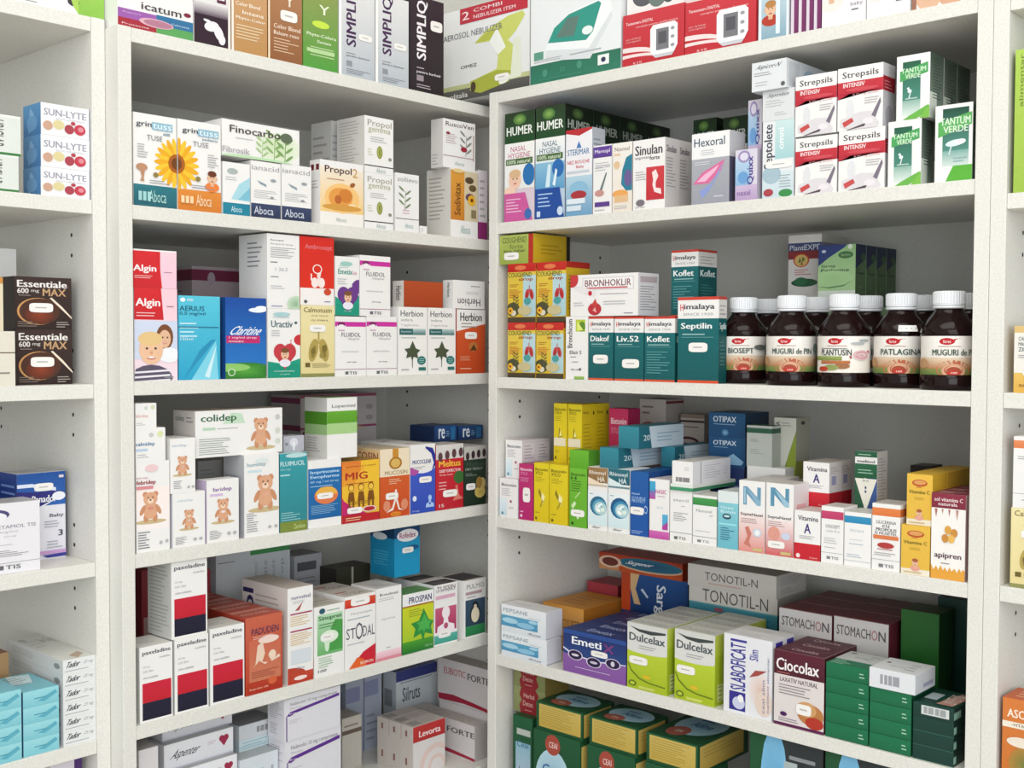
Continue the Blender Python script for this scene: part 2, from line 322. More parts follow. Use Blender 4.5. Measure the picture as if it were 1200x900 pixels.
# ---------------------------------------------------------------- carton designs: body colour, front, sides (None = fine print), top, lid colour
W = 'eceae8'; G1 = '8f8f96'; G2 = 'b4b4b8'; DK = '3c3a44'
GR = lambda c='8f8f96': [ln(.1, .55, .9, .92, 9, c), ln(.1, .1, .75, .45, 7, c)]
NO = []
DES = {
# top of the left unit
'quad': (W, [r(0, .0, .5, .13, 'a52838'), r(0, .13, .5, .26, '9a5aa8'), r(.5, 0, 1, .13, '5aa05a'), r(.5, .13, 1, .27, '2f6f9c'), t(.06, .2, .3, .225, 'Suport', 'd8c4e0', 0), t(.05, .04, .4, .065, 'Protectie', 'ecd6d6', 0), t(.7, .17, .95, .195, 'Calmeaza', 'c8dcec', 0),
   e(.5, .14, .23, .062, 'e2b8c4', 'd8a8b8'), e(.52, .14, .19, .048, 'b2788e'), t(.3, .3, .84, .4, 'icatum', '4a4048'), e(.92, .36, .05, .03, '7a2038')], NO),
'darktooth': ('e3e0e0', [r(0, 0, 1, .3, '2c1426'), r(0, .3, 1, .42, '5a4656', 'd5d0d2'), pic('tooth', .55, .17, .6, 'eae6ea'), t(.62, .45, .88, .8, 'DC', '5a2440', 1, 90), r(.93, 0, 1, 1, 'e8e2d8')], NO),
'dyetan': ('c09468', [r(0, 0, 1, 1, 'b98a52', 'd0a47c'), r(0, 0, .06, 1, 'eee6da'), t(.12, .42, .8, .455, 'Color Blond', 'f4e8d8'), t(.3, .35, .9, .385, 'Intens', 'f4e8d8'), t(.12, .29, .95, .325, 'Phyto-Color', 'f4e8d8'), ln(.12, .12, .9, .26, 5, 'e6cfac')], NO),
'dyebrown': ('a8744a', [r(0, 0, 1, 1, '8f5a34', 'b98860'), r(0, 0, .05, 1, 'f2ddc0'), t(.16, .3, .95, .34, 'Color Blond', 'f0dcc8'), t(.16, .24, .9, .275, 'Balsam rosu', 'f0dcc8'), ln(.16, .08, .9, .22, 5, 'd8b898'), t(.5, .52, .75, .62, 'Y', 'f0e0cc'), st(.35, .38, .85, .48)], NO),
'dyegreen': ('6f9a44', [r(0, 0, 1, 1, '4f9a3c', '9a9a58'), t(.1, .3, .95, .34, 'Phyto-Colora', 'e6efd2'), t(.4, .25, .8, .28, 'Dermano', 'e6efd2'), ln(.2, .12, .9, .22, 4, 'c2dca6'), r(.1, .155, .9, .19, 'b6d49a'), e(.5, .43, .25, .035, 'c6e04a'), t(.45, .53, .75, .62, 'Y', 'e8f0d4')], NO),
'simpliw': ('d2d3d6', [r(0, 0, 1, 1, 'b6bdc4', 'e2e0e0'), r(0, 0, .07, 1, 'f4f2f0'), t(.2, .33, .52, .98, 'SIMPLIQ', '43224e', 2, 90), t(.2, .21, .85, .235, 'pentru barbati', '55505a'), ln(.2, .24, .55, .27, 1, G1), r(.2, .11, .36, .17, '8f959c'), ln(.2, .03, .9, .09, 3, '7a7f88'), st(.54, .42, .92, .49)], NO),
'simplik': ('251722', [r(0, 0, 1, 1, '20131d', '2c1c28'), t(.2, .34, .52, .96, 'SIMPLIQ', 'efe9ee', 2, 90), t(.2, .19, .9, .225, 'pentru barbati', 'e3dce2'), ln(.2, .24, .5, .27, 1, 'bcb0ba'), r(.2, .115, .4, .175, '9a8c96'), ln(.2, .04, .8, .09, 2, 'c0b4be'), st(.6, .67, .95, .78)], NO),
'curve': (W, [r(.8, 0, 1, 1, '86b84a', 'a9cc62'), ln(.1, .03, .6, .1, 2, '7a7a7a'), e(.76, .16, .045, .06, '3c3440'), pg('a5c95a', .8, 0, .8, .5, .72, .3, .76, .1)], NO),
'neb': ('e2e3e3', [r(0, 0, 1, 1, 'dfe0de', 'e9e9ea'), r(0, 0, 1, .12, '4a4a48', '5c5a56'), r(0, .12, 1, .17, 'bcc08a'), t(.0, .025, .3, .08, 'norditalia', 'e9e9e4', 0), pic('neb', .64, .46, .62), t(.22, .34, .41, .375, 'OMEZ', '4c4c4c'), t(.01, .68, .7, .745, 'AEROSOL NEBULIZER', '6a6a70', 0), r(.21, .83, .98, 1, 'bc2a3c'), t(.235, .87, .32, .96, '2', 'f2dede'), t(.37, .86, .85, .9, 'NEBULIZER ITEM', 'ecd2d4'), t(.37, .93, .7, .97, 'COMBI', 'ecd2d4'), st(.62, .13, .78, .2)], NO),
'bpmbox': ('e6e8ea', [r(0, 0, 1, .2, '2f7a63', '2a6e58'), pic('bpm', .54, .42, .74), r(.04, .25, .15, .33, '5f9a86'), ln(.04, .215, .4, .255, 2, '9aa2a2'), ln(.45, .22, .95, .26, 1, 'a8b0b0'), r(.14, .86, .6, .93, 'c9c3a0'), t(.3, .875, .5, .91, 'BP 1', 'f0eee0'), e(.17, .1, .03, .04, '4a8f78'), t(.34, .08, .4, .13, 'SO', '4a8f78'), e(.56, .12, .03, .04, '4a8f78'), ln(.1, .03, .62, .05, 1, '4a8f78'), r(.76, .07, .88, .17, 'e8ecea'), e(.82, .12, .025, .025, '335')], NO),
'redcuff': ('c22f3a', [r(0, 0, 1, 1, 'bd2a34', 'c83742'), t(.05, .79, .5, .85, 'Tensiometru DIGITAL', 'f2dcdc'), t(.22, .7, .9, .75, 'complet pentru performanta', 'ecc6c8', 0), t(.7, .62, .9, .67, 'masurare', 'ecc6c8', 0), t(.05, .5, .3, .54, 'usor de folosit', 'e6b4b6', 0), t(.05, .44, .3, .48, 'compact', 'e6b4b6', 0), e(.02, .2, .5, .16, 'ecd9d9'), e(-.02, .1, .6, .17, 'bd2a34'), e(.1, .12, .5, .1, 'ecd9d9'), e(.16, .05, .46, .11, 'bd2a34'), t(.18, .02, .32, .06, 'BL. B TE', 'ecd0d0'), pic('cam', .68, .38, .44)], NO),
'greyshape': (W, [e(.3, .5, .2, .3, '5a5a60'), e(.55, .4, .16, .3, '6a7a74'), e(.75, .35, .1, .2, '4f5a58')], NO),
'kidbox': ('dfe6ec', [r(.1, 0, .92, 1, '86a8b8', 'd9e6ee'), pic('child', .4, .35, .7, 'b23a2a', 'b58048'), r(.58, .05, .72, .9, 'dce6ee')], NO),
'purplethin': ('8a4a76', [r(0, 0, .45, 1, 'd9cdd9'), r(.45, 0, 1, 1, '6f2a5c', '8a3e74')], [r(0, 0, 1, 1, '6f2a5c')]),
'facebox': ('efeeee', [pic('child', .22, .4, .62, 'efe2dc', 'c79a5c'), ln(.68, .14, .92, .2, 1, '7a7a80'), t(.66, .2, .94, .26, 'baby', '8a7a90', 0)], NO),
'skinbox': ('e8e4e2', [e(.3, .3, .3, .34, 'd9b094'), e(.7, .26, .26, .34, 'd2a488'), r(0, 0, .08, 1, '9a6a58')], NO),
# second shelf left unit
'sunA': (W, [r(0, 0, 1, .235, '1f5f6c', '2a7480'), pic('flower', 1.0, .5, 1.06), t(.06, .845, .42, .915, 'grin', '3f4a50'), r(.42, .84, .9, .92, '8cb8cc'), t(.44, .85, .88, .91, 'tuss', 'dceaf0'), t(.68, .79, .84, .825, 'adulti', '4a7a94'), t(.3, .72, .66, .775, 'TUSE', '77757a', 0), ln(.08, .52, .36, .68, 6, 'a4a2a4'), e(.18, .42, .13, .04, 'b98a6a'), pg('b98a6a', .12, .42, .26, .42, .22, .3, .24, .27, .14, .27, .18, .32), e(.5, .35, .06, .028, '8c7a44'), ln(.36, .25, .86, .3, 2, G1), t(.1, .06, .38, .16, '---', '9fd0d0', 0), t(.34, .05, .74, .18, 'Aboca', 'a9d8d4', 0)], NO),
'sunB': (W, [r(0, 0, 1, .235, 'cf7a2a', 'de8a38'), pic('flower', -.04, .5, 1.06), t(.1, .845, .46, .915, 'grin', '3f4a50'), r(.46, .84, .94, .92, '8cb8cc'), t(.48, .85, .92, .91, 'tuss', 'dceaf0'), t(.56, .79, .92, .825, 'pediatric', '4a7a94'), t(.34, .72, .7, .775, 'TUSE', '77757a', 0), ln(.68, .5, .95, .66, 6, 'a4a2a4'), pic('child', .78, .36, .4, 'e8803a', '6a3420'), e(.45, .36, .06, .028, '8c7a44'), ln(.3, .25, .86, .3, 2, G1), t(.06, .08, .34, .16, '---', 'f4d2a4', 0), t(.4, .06, .76, .19, 'Aboca', 'f6dcb4', 0)], NO),
'fino': (W, [e(.72, .42, .3, .42, 'c9dcae', 'e4ead8'), pic('plant', .66, .42, .3, '8cae6a'), pic('plant', .8, .36, .3, '7aa060'), pic('plant', .5, .34, .22, 'a4c088'), e(.82, .72, .08, .14, '5c6a54'), t(.09, .66, .74, .86, 'Finocarbo', '4a4442', 1), ln(.16, .5, .48, .56, 1, G2), t(.0, .1, .34, .26, 'Fibrosik', 'b2aeb2', 1), e(.4, .0, .5, .07, 'b9dcae')], NO),
'bluegeo': (W, [r(0, 0, 1, .23, '1e7f98'), t(.3, .06, .7, .17, 'Aboca', 'cfe6ee', 0), pg('a8d4e0', .3, .3, 1, .28, 1, .75, .6, .6), pg('7cbcd0', .55, .3, 1, .3, 1, .55), e(.35, .83, .2, .06, 'aab4b0'), ln(.1, .65, .7, .74, 2, G2)], NO),
'iana': (W, [r(0, 0, 1, .25, '2a3452', '384466'), t(.1, .06, .75, .2, 'Aboca', 'd2d8e4', 0), t(.02, .84, .95, .93, 'ianacid', 'aaa6aa', 1), pg('8a9aa4', .2, .66, .5, .6, .52, .55, .3, .6), e(.75, .68, .1, .03, '9aa0a4'), ln(.1, .34, .9, .5, 5, 'b8b8ba'), e(.7, .37, .07, .025, '9a9a9a')], NO),
'prop': (W, [r(0, 0, 1, .2, 'eeeae4'), r(0, .2, 1, .9, 'f0ca82', 'eee2d0'), pic('honey', .5, .46, .8), e(.5, .28, .45, .05, 'd49a44'), t(.1, .78, .72, .92, 'Propol', '4a2030'), t(.74, .78, .86, .92, '2', 'c89a50', 0), ln(.15, .7, .6, .74, 1, 'b98a6a'), t(.35, .06, .6, .12, 'Aboca', 'a4b4a8', 0)], [ln(.1, .55, .9, .7, 3, G2), r(0, .82, 1, .95, 'efe9e4'), r(.1, .84, .4, .93, '6a2030'), r(.6, .84, .9, .93, '6a2030')]),
'gemma': (W, [r(0, .12, 1, .14, '3a3a34'), pic('olive', .52, .38, .34), t(.1, .8, .94, .94, 'Propol', 'aaa49a', 1), t(.12, .7, .9, .8, 'gemma', 'b4b496', 1), ln(.2, .55, .8, .66, 3, 'b0b0a6'), ln(.1, .3, .3, .44, 3, 'c8c8b0'), e(.88, .28, .06, .03, '8a8a7a'), t(.4, .02, .72, .1, 'Aboca', 'a0b4b0', 0)], [r(0, 0, 1, 1, 'd9d6d0'), ln(.1, .2, .9, .95, 14, 'b6b2ac'), e(.3, .08, .04, .02, 'a33')]),
'soll': (W, [pic('plant', .4, .55, .7, '7a8a6a'), t(.1, .86, .95, .94, 'sollievo', '8a9488', 0), ln(.3, .3, .8, .4, 2, 'd4a4b8'), r(0, .22, 1, .23, '5a5a54'), t(.4, .07, .75, .15, 'Aboca', '8ab0b0', 0)], NO),
'plainw': (W, [ln(.1, .2, .6, .8, 3, G2)], None, [ln(.1, .2, .8, .8, 3, G2)]),
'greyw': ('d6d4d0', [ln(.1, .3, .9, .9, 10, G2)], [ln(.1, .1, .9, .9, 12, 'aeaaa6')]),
'rusc': (W, [t(.08, .86, .95, .95, 'RuscoVen', '5a3a3c', 1), pic('plant', .7, .52, .5, '8a8a82'), e(.64, .42, .1, .055, '9a2a3a'), ln(.08, .5, .45, .72, 5, 'b9a4a4'), e(.15, .71, .06, .03, '8a2a3a'), r(.93, .2, .95, .75, 'a04a4a'), r(0, .24, .93, .255, 'b08a8a'), t(.35, .07, .65, .15, 'Aboca', '9ab4b0', 0)], [r(0, 0, 1, 1, 'dcd8d4'), ln(.1, .05, .6, .3, 4, 'aaa')]),
'sedi': (W, [r(0, .25, .5, .98, 'c77f28', 'd99a3c'), t(.13, .32, .36, .8, 'Sedivitax', '5a3414', 1, 90), r(.5, .25, 1, .98, 'd6c8a8'), e(.68, .85, .16, .05, '5a4630'), e(.8, .74, .14, .05, '6a5638'), e(.7, .6, .16, .06, '6a4a60'), pic('flower', .76, .56, .3), r(.74, .3, .92, .42, '8a7a5a'), t(.35, .06, .7, .18, 'Aboca', '9ab4b0', 0), e(.25, .97, .2, .03, 'e4c88a')], [r(0, 0, 1, 1, 'd9d5ce'), ln(.1, .25, .9, .9, 11, 'a8a29a')]),
'purpedge': ('dcd4dc', [r(0, 0, 1, .25, '8a2a6a'), ln(.1, .3, .9, .9, 6, 'aaa')], [r(0, 0, 1, .25, '8a2a6a')]),
# third shelf left unit
'alg': (W, [r(0, .0, 1, 1, 'efdce6', 'f4c9d4'), r(0, .66, .62, 1, 'c8232c', 'd4282e'), pg('c8232c', .6, .66, .68, .66, .62, 1, .58, 1), t(.03, .78, .6, .89, 'Algin', 'f8f0f0', 2), ln(.05, .69, .55, .75, 2, 'eec2c2'), ln(.75, .79, .95, .83, 1, 'b08090'), pic('family', .5, .34, 1.0), ln(.68, .02, .9, .06, 1, '8a8a90')], NO),
'alg2': (W, [r(0, 0, .62, .96, 'c8232c', 'd4282e'), r(.62, 0, 1, .96, 'efc4d6', 'f2ccd8'), pg('d0262c', .6, 0, .66, 0, .58, .96, .5, .96), t(.0, .38, .53, .6, 'Algin', 'f8f0f0', 2), ln(.03, .24, .55, .34, 2, 'eec2c2'), ln(.7, .4, .9, .46, 1, 'a07a90')], NO),
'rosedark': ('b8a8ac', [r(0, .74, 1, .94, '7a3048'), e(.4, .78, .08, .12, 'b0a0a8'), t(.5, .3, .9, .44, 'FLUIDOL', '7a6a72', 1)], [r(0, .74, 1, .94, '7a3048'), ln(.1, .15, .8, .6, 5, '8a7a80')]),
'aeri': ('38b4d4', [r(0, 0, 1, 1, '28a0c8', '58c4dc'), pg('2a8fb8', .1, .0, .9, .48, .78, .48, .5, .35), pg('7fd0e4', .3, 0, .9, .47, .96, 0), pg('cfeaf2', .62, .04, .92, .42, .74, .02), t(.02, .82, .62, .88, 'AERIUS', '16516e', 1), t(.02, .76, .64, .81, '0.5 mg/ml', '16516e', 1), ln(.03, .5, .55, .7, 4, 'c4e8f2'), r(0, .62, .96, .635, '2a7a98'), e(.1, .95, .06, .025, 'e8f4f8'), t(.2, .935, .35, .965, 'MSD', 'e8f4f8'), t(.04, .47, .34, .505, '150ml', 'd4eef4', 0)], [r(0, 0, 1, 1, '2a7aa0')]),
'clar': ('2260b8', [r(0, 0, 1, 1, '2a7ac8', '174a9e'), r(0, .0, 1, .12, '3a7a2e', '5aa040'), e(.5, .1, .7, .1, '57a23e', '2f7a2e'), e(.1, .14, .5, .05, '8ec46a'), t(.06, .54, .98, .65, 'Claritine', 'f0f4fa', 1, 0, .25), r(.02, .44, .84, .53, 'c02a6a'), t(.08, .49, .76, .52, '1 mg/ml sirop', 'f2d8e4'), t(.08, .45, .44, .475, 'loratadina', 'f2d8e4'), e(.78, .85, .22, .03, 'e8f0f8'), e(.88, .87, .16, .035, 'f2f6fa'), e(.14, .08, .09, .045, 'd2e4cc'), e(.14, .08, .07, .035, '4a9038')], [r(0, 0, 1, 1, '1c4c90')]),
'eurs': (W, [t(.1, .9, .5, .93, 'Eurespal', '56565c', 1), t(.1, .85, .8, .88, 'fenspirid sirop', '6a6a70', 0), ln(.1, .68, .95, .83, 6, G1), ln(.1, .6, .4, .65, 1, G1), t(.25, .5, .62, .55, '1 26,5', '9a9aa2', 0), ln(.1, .41, .35, .45, 1, G1), ln(.1, .26, .7, .32, 2, G2), e(.9, .06, .3, .12, '8ab08a', 'c8dcc4'), ln(.12, .02, .5, .05, 1, '77a')], [ln(.3, .55, .9, .92, 6, G1)]),
'urac': (W, [pg('1c9a80', 0, 0, 1, 0, 1, .28, .5, .2, 0, .24), r(0, .0, 1, .2, '1a9278'), e(1.0, .55, .2, .08, 'c8303a'), t(.1, .73, .76, .83, 'Uractiv', '4a6a72', 2), e(.86, .8, .05, .02, '4a6a72'), pic('heartpic', .52, .33, .72, 'c23a44'), e(.42, .92, .26, .03, 'a8ccd0'), ln(.15, .86, .7, .9, 2, 'a8c4c8'), pic('drops', .7, .52, .14, 'c8303a'), ln(.1, .6, .5, .7, 3, G2), t(.18, .08, .8, .11, 'comprimate', 'cfeae2', 0), t(.35, .04, .65, .06, 'copii', 'cfeae2', 0)], NO),
'ambr': ('d8301e', [r(0, 0, 1, .25, 'f0ebe8'), r(0, .25, 1, 1, 'da2e1c', 'd2281e'), t(.14, .8, .95, .89, 'Ambrosept', 'd87a80', 1), pg('f0dcd8', .5, .28, .5, .4, .48, .5, .56, .58, .62, .52, .6, .44, .57, .38, .57, .28), e(.5, .53, .14, .07, 'f4e2de'), e(.5, .53, .11, .055, 'd42c1c'), e(.42, .33, .1, .075, 'f4e2de'), e(.62, .33, .1, .075, 'f4e2de'), r(.3, .36, .34, .46, 'f4e2de'), e(.8, .2, .11, .05, 'c84a2a'), e(.15, .05, .05, .025, '5a5a5a'), ln(.7, .04, .92, .08, 1, '77a')], [r(0, .25, 1, 1, 'c8281a')]),
'calm': ('e4d49a', [r(0, .0, 1, 1, 'e0cf94', 'e8dca8'), r(0, 0, 1, .05, '8a8a54'), t(.08, .9, .92, .97, 'Calmotusin', '6a5426', 1), t(.3, .84, .8, .87, 'sirop natural', '6a5a34', 0), t(.3, .78, .8, .81, 'cu miere', '6a5a34', 0), pic('lungs', .52, .42, .78, 'b09a52', '8a7a3a'), e(.35, .36, .07, .04, '7a6a30'), e(.7, .4, .07, .05, '7a6a30'), e(.6, .3, .06, .04, '9a8a48'), r(.12, .14, .26, .2, '6a5a2a'), ln(.32, .13, .9, .2, 3, '9a8a58'), st(.24, .63, .72, .73)], [r(0, 0, 1, 1, 'd8c88c'), ln(.2, .3, .8, .9, 8, 'a89a60')]),
'emetx': (W, [pg('1c9a80', 0, 0, 1, 0, 1, .35, .6, .22, .3, .24, 0, .32), r(0, 0, 1, .2, '1a9278'), e(1.0, .5, .3, .12, '6a3a8a'), t(.12, .7, .72, .79, 'Emetix', '2a9080', 2), t(.74, .7, .9, .76, 'kids', 'c24a8a', 0), e(.46, .88, .26, .04, '9ccac0'), ln(.15, .8, .8, .86, 2, 'a8ccc4'), ln(.1, .52, .5, .64, 3, G2), pic('heartpic', .52, .3, .9, '6a3a86'), pic('drops', .7, .52, .14, '7a5a9a'), t(.35, .06, .65, .09, 'sirop', 'cfeae2', 0)], NO),
'flui': (W, [r(0, .83, 1, .91, 'c8309c'), r(0, .11, 1, .12, '8a3a7a'), e(.2, .83, .14, .06, 'f0e6ec'), e(.2, .86, .12, .045, '7a2060'), e(.2, .83, .1, .035, 'f4eaee'), ln(.1, .74, .4, .8, 1, 'c4a4b8'), t(.2, .66, .82, .73, 'FLUIDOL', '6e6a72', 1), t(.4, .6, .78, .64, '100mg/5ml', '8a8690', 0), t(.2, .4, .75, .43, 'carbocisteina', 'a6a2aa', 0), t(.38, .22, .68, .25, 'sirop', '6a6670', 1), r(.32, .03, .42, .08, '66666c'), t(.44, .03, .7, .08, 'TIS', '66666c', 1)], NO),
'ivy': (W, [t(.08, .86, .86, .95, 'Herbion', '55585c', 1), t(.1, .79, .5, .83, 'iedera', '7a8a8a', 0), t(.1, .71, .7, .75, '7 mg/ml sirop', '8a9090', 0), r(.04, .59, .95, .68, '1f6a68', 'b8cccc'), r(.04, .59, .5, .68, '1e5f60'), t(.1, .615, .45, .655, 'Expectorant', 'cfe0e0', 0), ln(.1, .53, .95, .57, 1, 'a8b4b4'), pic('leaf', .48, .34, .52, '46503a'), e(.8, .21, .15, .065, '24706a'), ln(.72, .17, .9, .25, 3, '9ac4c0'), ln(.1, .06, .4, .1, 1, G1), r(.7, .06, .95, .11, '2a7068')], NO),
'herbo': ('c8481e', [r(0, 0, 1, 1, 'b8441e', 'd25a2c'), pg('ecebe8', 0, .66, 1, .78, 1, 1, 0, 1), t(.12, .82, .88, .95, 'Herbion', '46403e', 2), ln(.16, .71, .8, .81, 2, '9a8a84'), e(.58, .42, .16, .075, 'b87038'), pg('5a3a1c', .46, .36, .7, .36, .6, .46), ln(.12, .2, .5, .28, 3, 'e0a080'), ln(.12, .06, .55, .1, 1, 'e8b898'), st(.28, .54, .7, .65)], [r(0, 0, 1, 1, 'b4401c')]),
'herblie': (W, [t(.14, .1, .86, .36, 'Herbion', '5a4e58', 1, 180), ln(.4, .5, .9, .62, 2, G2), ln(.55, .76, .95, .86, 1, G1)], [t(.4, .4, .7, .9, 'Herbion', '3a3434', 1, -90)]),
'herbside': ('a8401c', [r(0, 0, 1, 1, 'a23c1a', 'b04a22')], [r(0, 0, 1, 1, 'd8d4ce'), t(.3, .25, .8, .8, 'Herbion', '2e2a2a', 1, -90)]),
# fourth shelf left
'bearP': (W, [r(0, .25, 1, .72, 'f4ecea', 'f6e8e4'), pic('bear', .42, .5, .78, 'd98a7a'), t(.0, .74, .58, .8, 'febridep', '9a2a3a', 2), r(0, .7, .5, .735, 'd88a90'), t(.0, .81, .35, .84, 'sirop', 'c87a84', 0), ln(.04, .04, .4, .24, 7, '6a6a72'), e(.72, .09, .05, .02, G2), e(.9, .1, .05, .02, G2), e(.45, .93, .2, .04, 'eac8cc')], NO),
'bearB': (W, [t(.0, .45, .64, .6, 'calmidep', '2a6a9a', 2), r(0, .32, .4, .4, 'b8cce0'), e(.52, .8, .08, .07, 'c8c8c8'), e(.82, .82, .1, .09, 'd8e0a8'), ln(.05, .12, .5, .26, 2, G2)], NO),
'bearR': (W, [t(.0, .4, .6, .58, 'febridep', 'd89a9a', 1), e(.5, .82, .08, .08, 'c8d0c4'), e(.82, .84, .1, .09, 'd0d8b8'), ln(.05, .12, .5, .26, 2, G2)], NO),
'bearT': (W, [t(.06, .84, .66, .9, 'sinidep', '9ab0c4', 1), pic('bear', .48, .5, .64, 'd0b8a8'), ln(.12, .08, .5, .24, 5, G1), e(.72, .1, .06, .025, G2), e(.9, .1, .06, .025, G2)], NO),
'bearC': (W, [t(.14, .82, .62, .88, 'calmidep', 'a8c0cc', 1), pic('bear', .5, .5, .5, 'd8c8c0'), ln(.08, .05, .5, .2, 6, G1), e(.68, .12, .06, .03, G2), e(.86, .12, .06, .03, G2)], [r(0, 0, 1, 1, 'd4d4dc')]),
'bearL': (W, [t(.2, .8, .78, .88, 'laridep', '7a4a98', 2), r(.1, .74, .5, .78, 'd2b8dc'), pic('bear', .5, .5, .6, 'efe0e6'), ln(.08, .05, .5, .2, 6, G1), e(.68, .12, .06, .03, G2), e(.86, .12, .06, .03, G2)], [r(0, 0, 1, 1, 'c8b8d4'), ln(.2, .3, .8, .8, 8, 'a894b8')]),
'bearH': (W, [t(.08, .84, .62, .9, 'humidep', '8aa8b8', 2), r(.1, .78, .5, .81, 'c8dce4'), pic('bear', .6, .53, .8, 'e0a890'), ln(.06, .06, .4, .3, 9, G1), e(.5, .92, .2, .03, 'dce4e4'), e(.72, .1, .05, .02, G2), e(.9, .1, .05, .02, G2)], [r(0, 0, 1, 1, 'b8babc'), t(.08, .7, .7, .76, 'humidep', '7a8a94', 1)]),
'coli': (W, [pg('c4dcc4', .3, .7, .56, .7, .52, .92, .4, .94), t(.06, .72, .46, .92, 'colidep', '3a6a4a', 2), r(.08, .58, .22, .64, 'b8d0b8'), ln(.24, .58, .5, .64, 1, G2), ln(.04, .05, .48, .42, 8, '8a9a8a'), pic('bear', .74, .46, .28, 'd8a88a'), e(.94, .8, .03, .06, 'c8c8c4'), e(.94, .5, .03, .06, 'd0d4c8'), e(.94, .26, .03, .06, 'd0d4c8')], [r(0, 0, 1, 1, 'ccc6c0'), t(.1, .74, .5, .9, 'colidep', '5a6258', 1), ln(.6, .74, .95, .9, 2, '8a8a84'), ln(.1, .1, .8, .3, 3, 'a4a09a')], [], 'b8aea4'),
'fluim': ('2a8a94', [r(0, 0, 1, 1, '2a8088', '359aa4'), t(.02, .84, .92, .9, 'FLUIMUCIL', 'cfe4e6', 1), t(.02, .78, .4, .81, 'sirop', 'a8d4d8', 0), ln(.02, .7, .5, .76, 1, 'a8d4d8'), ln(.04, .14, .8, .26, 4, '9acace'), r(0, 0, 1, .13, '7a8a3a'), t(.5, .03, .92, .09, 'Zambon', 'c8d08a', 0), e(.6, .97, .4, .03, 'b8d8da')], [r(0, 0, 1, 1, '2a8088')], [e(.5, .3, .4, .2, 'a8ced0')], 'c4d2d2'),
'isop': (W, [r(0, .13, 1, .88, '1a62a0', '1f6cac'), t(.06, .79, .94, .85, 'Isoprinosine', 'b8d8f0', 2), t(.06, .72, .94, .78, 'Ewopharma', 'b8d8f0', 2), t(.06, .655, .92, .7, '50 mg / ml sirop', 'a8cce8', 1), ln(.06, .6, .9, .64, 1, '9ac0e0'), e(.54, .47, .36, .13, 'e07a4a'), pg('e8b04a', .2, .48, .24, .54, .36, .59, .54, .6, .72, .59, .84, .54, .88, .48), ln(.08, .2, .9, .34, 6, '8ab8dc'), st(.26, .42, .74, .51)], None, [ln(.1, .3, .7, .6, 2, G2)]),
'lope': (W, [r(0, .58, 1, .78, '5a9a2a', '66a834'), r(0, .4, 1, .58, 'a8cc8a'), t(.16, .82, .94, .89, 'Lopermid', '5a625a', 1)], [r(0, 0, 1, 1, 'd4d2cc'), r(0, .56, 1, .77, '4f8a28'), r(0, .39, 1, .56, '9abc80'), ln(.1, .1, .8, .36, 6, 'a09e98')], [], 'a8c490'),
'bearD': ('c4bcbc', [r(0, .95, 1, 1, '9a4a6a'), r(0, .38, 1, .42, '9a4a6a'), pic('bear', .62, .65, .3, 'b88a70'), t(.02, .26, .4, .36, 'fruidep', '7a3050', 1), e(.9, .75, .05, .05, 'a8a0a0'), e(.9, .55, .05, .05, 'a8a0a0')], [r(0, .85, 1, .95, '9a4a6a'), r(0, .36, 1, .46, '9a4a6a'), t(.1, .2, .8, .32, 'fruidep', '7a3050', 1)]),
'greycap': ('b4b4be', [e(.5, .6, .2, .28, 'd8d8e0'), r(.46, .1, .54, .6, 'eeeef2'), e(.15, .5, .08, .1, '8a8a96')], [r(0, 0, 1, 1, '9a9aa6')]),
'mig': ('e8b428', [r(0, 0, 1, 1, 'e8b838', 'f0c034'), r(0, .6, .5, 1, 'e8a030', 'e07a30'), pg('eab038', .1, .3, .6, .6, .6, 1, .3, .6), pg('c2206a', 0, 0, 0, .42, .06, .36, .3, .24, .7, .12, 1, .12, 1, 0), r(0, 0, 1, .13, 'b8202c'), t(.08, .7, .68, .82, 'MIG', 'b0301e', 2), ln(.1, .62, .9, .66, 1, 'b8601e'), t(.12, .9, .9, .93, 'pentru copii', '8a3a1e', 0), pic('kids', .5, .46, .8), ln(.2, .29, .85, .35, 2, '8a5a1e'), e(.72, .2, .2, .05, 'e8c8c0'), e(.72, .2, .15, .035, 'b02030'), ln(.08, .03, .5, .1, 2, 'f0d0a0'), st(.12, .15, .52, .25)], [r(0, 0, 1, 1, 'c23a30')], [], 'b0883a'),
'muco': ('e8cca0', [r(0, 0, 1, .6, 'c4481c', 'd05a26'), r(0, .6, 1, 1, 'ecdcc0'), r(.42, .8, .62, 1, 'c88a30'), e(.52, .79, .22, .09, 'a8742a'), e(.52, .79, .16, .065, 'd8b060'), t(.16, .62, .92, .68, 'MUCOSIN', '8a6a4a', 0), ln(.3, .48, .75, .57, 3, 'ecc4a4'), pg('f0e4dc', .5, .4, .56, .4, .57, .28, .66, .12, .8, .08, .62, .1, .53, .24, .44, .1, .2, .07, .4, .14, .49, .28), e(.22, .17, .12, .08, 'd88a6a'), e(.82, .17, .12, .08, 'd88a6a'), e(.52, .04, .18, .035, 'e08a2a'), t(.4, .025, .64, .05, '100 ml', '7a2a1a', 0), st(.18, .26, .6, .36)], [r(0, 0, 1, .6, 'b8441c'), r(0, .6, 1, 1, 'e0c090'), t(.1, .83, .95, .95, 'MUCOSIN', '8a3a1a', 1)], [], 'd4c4a8'),
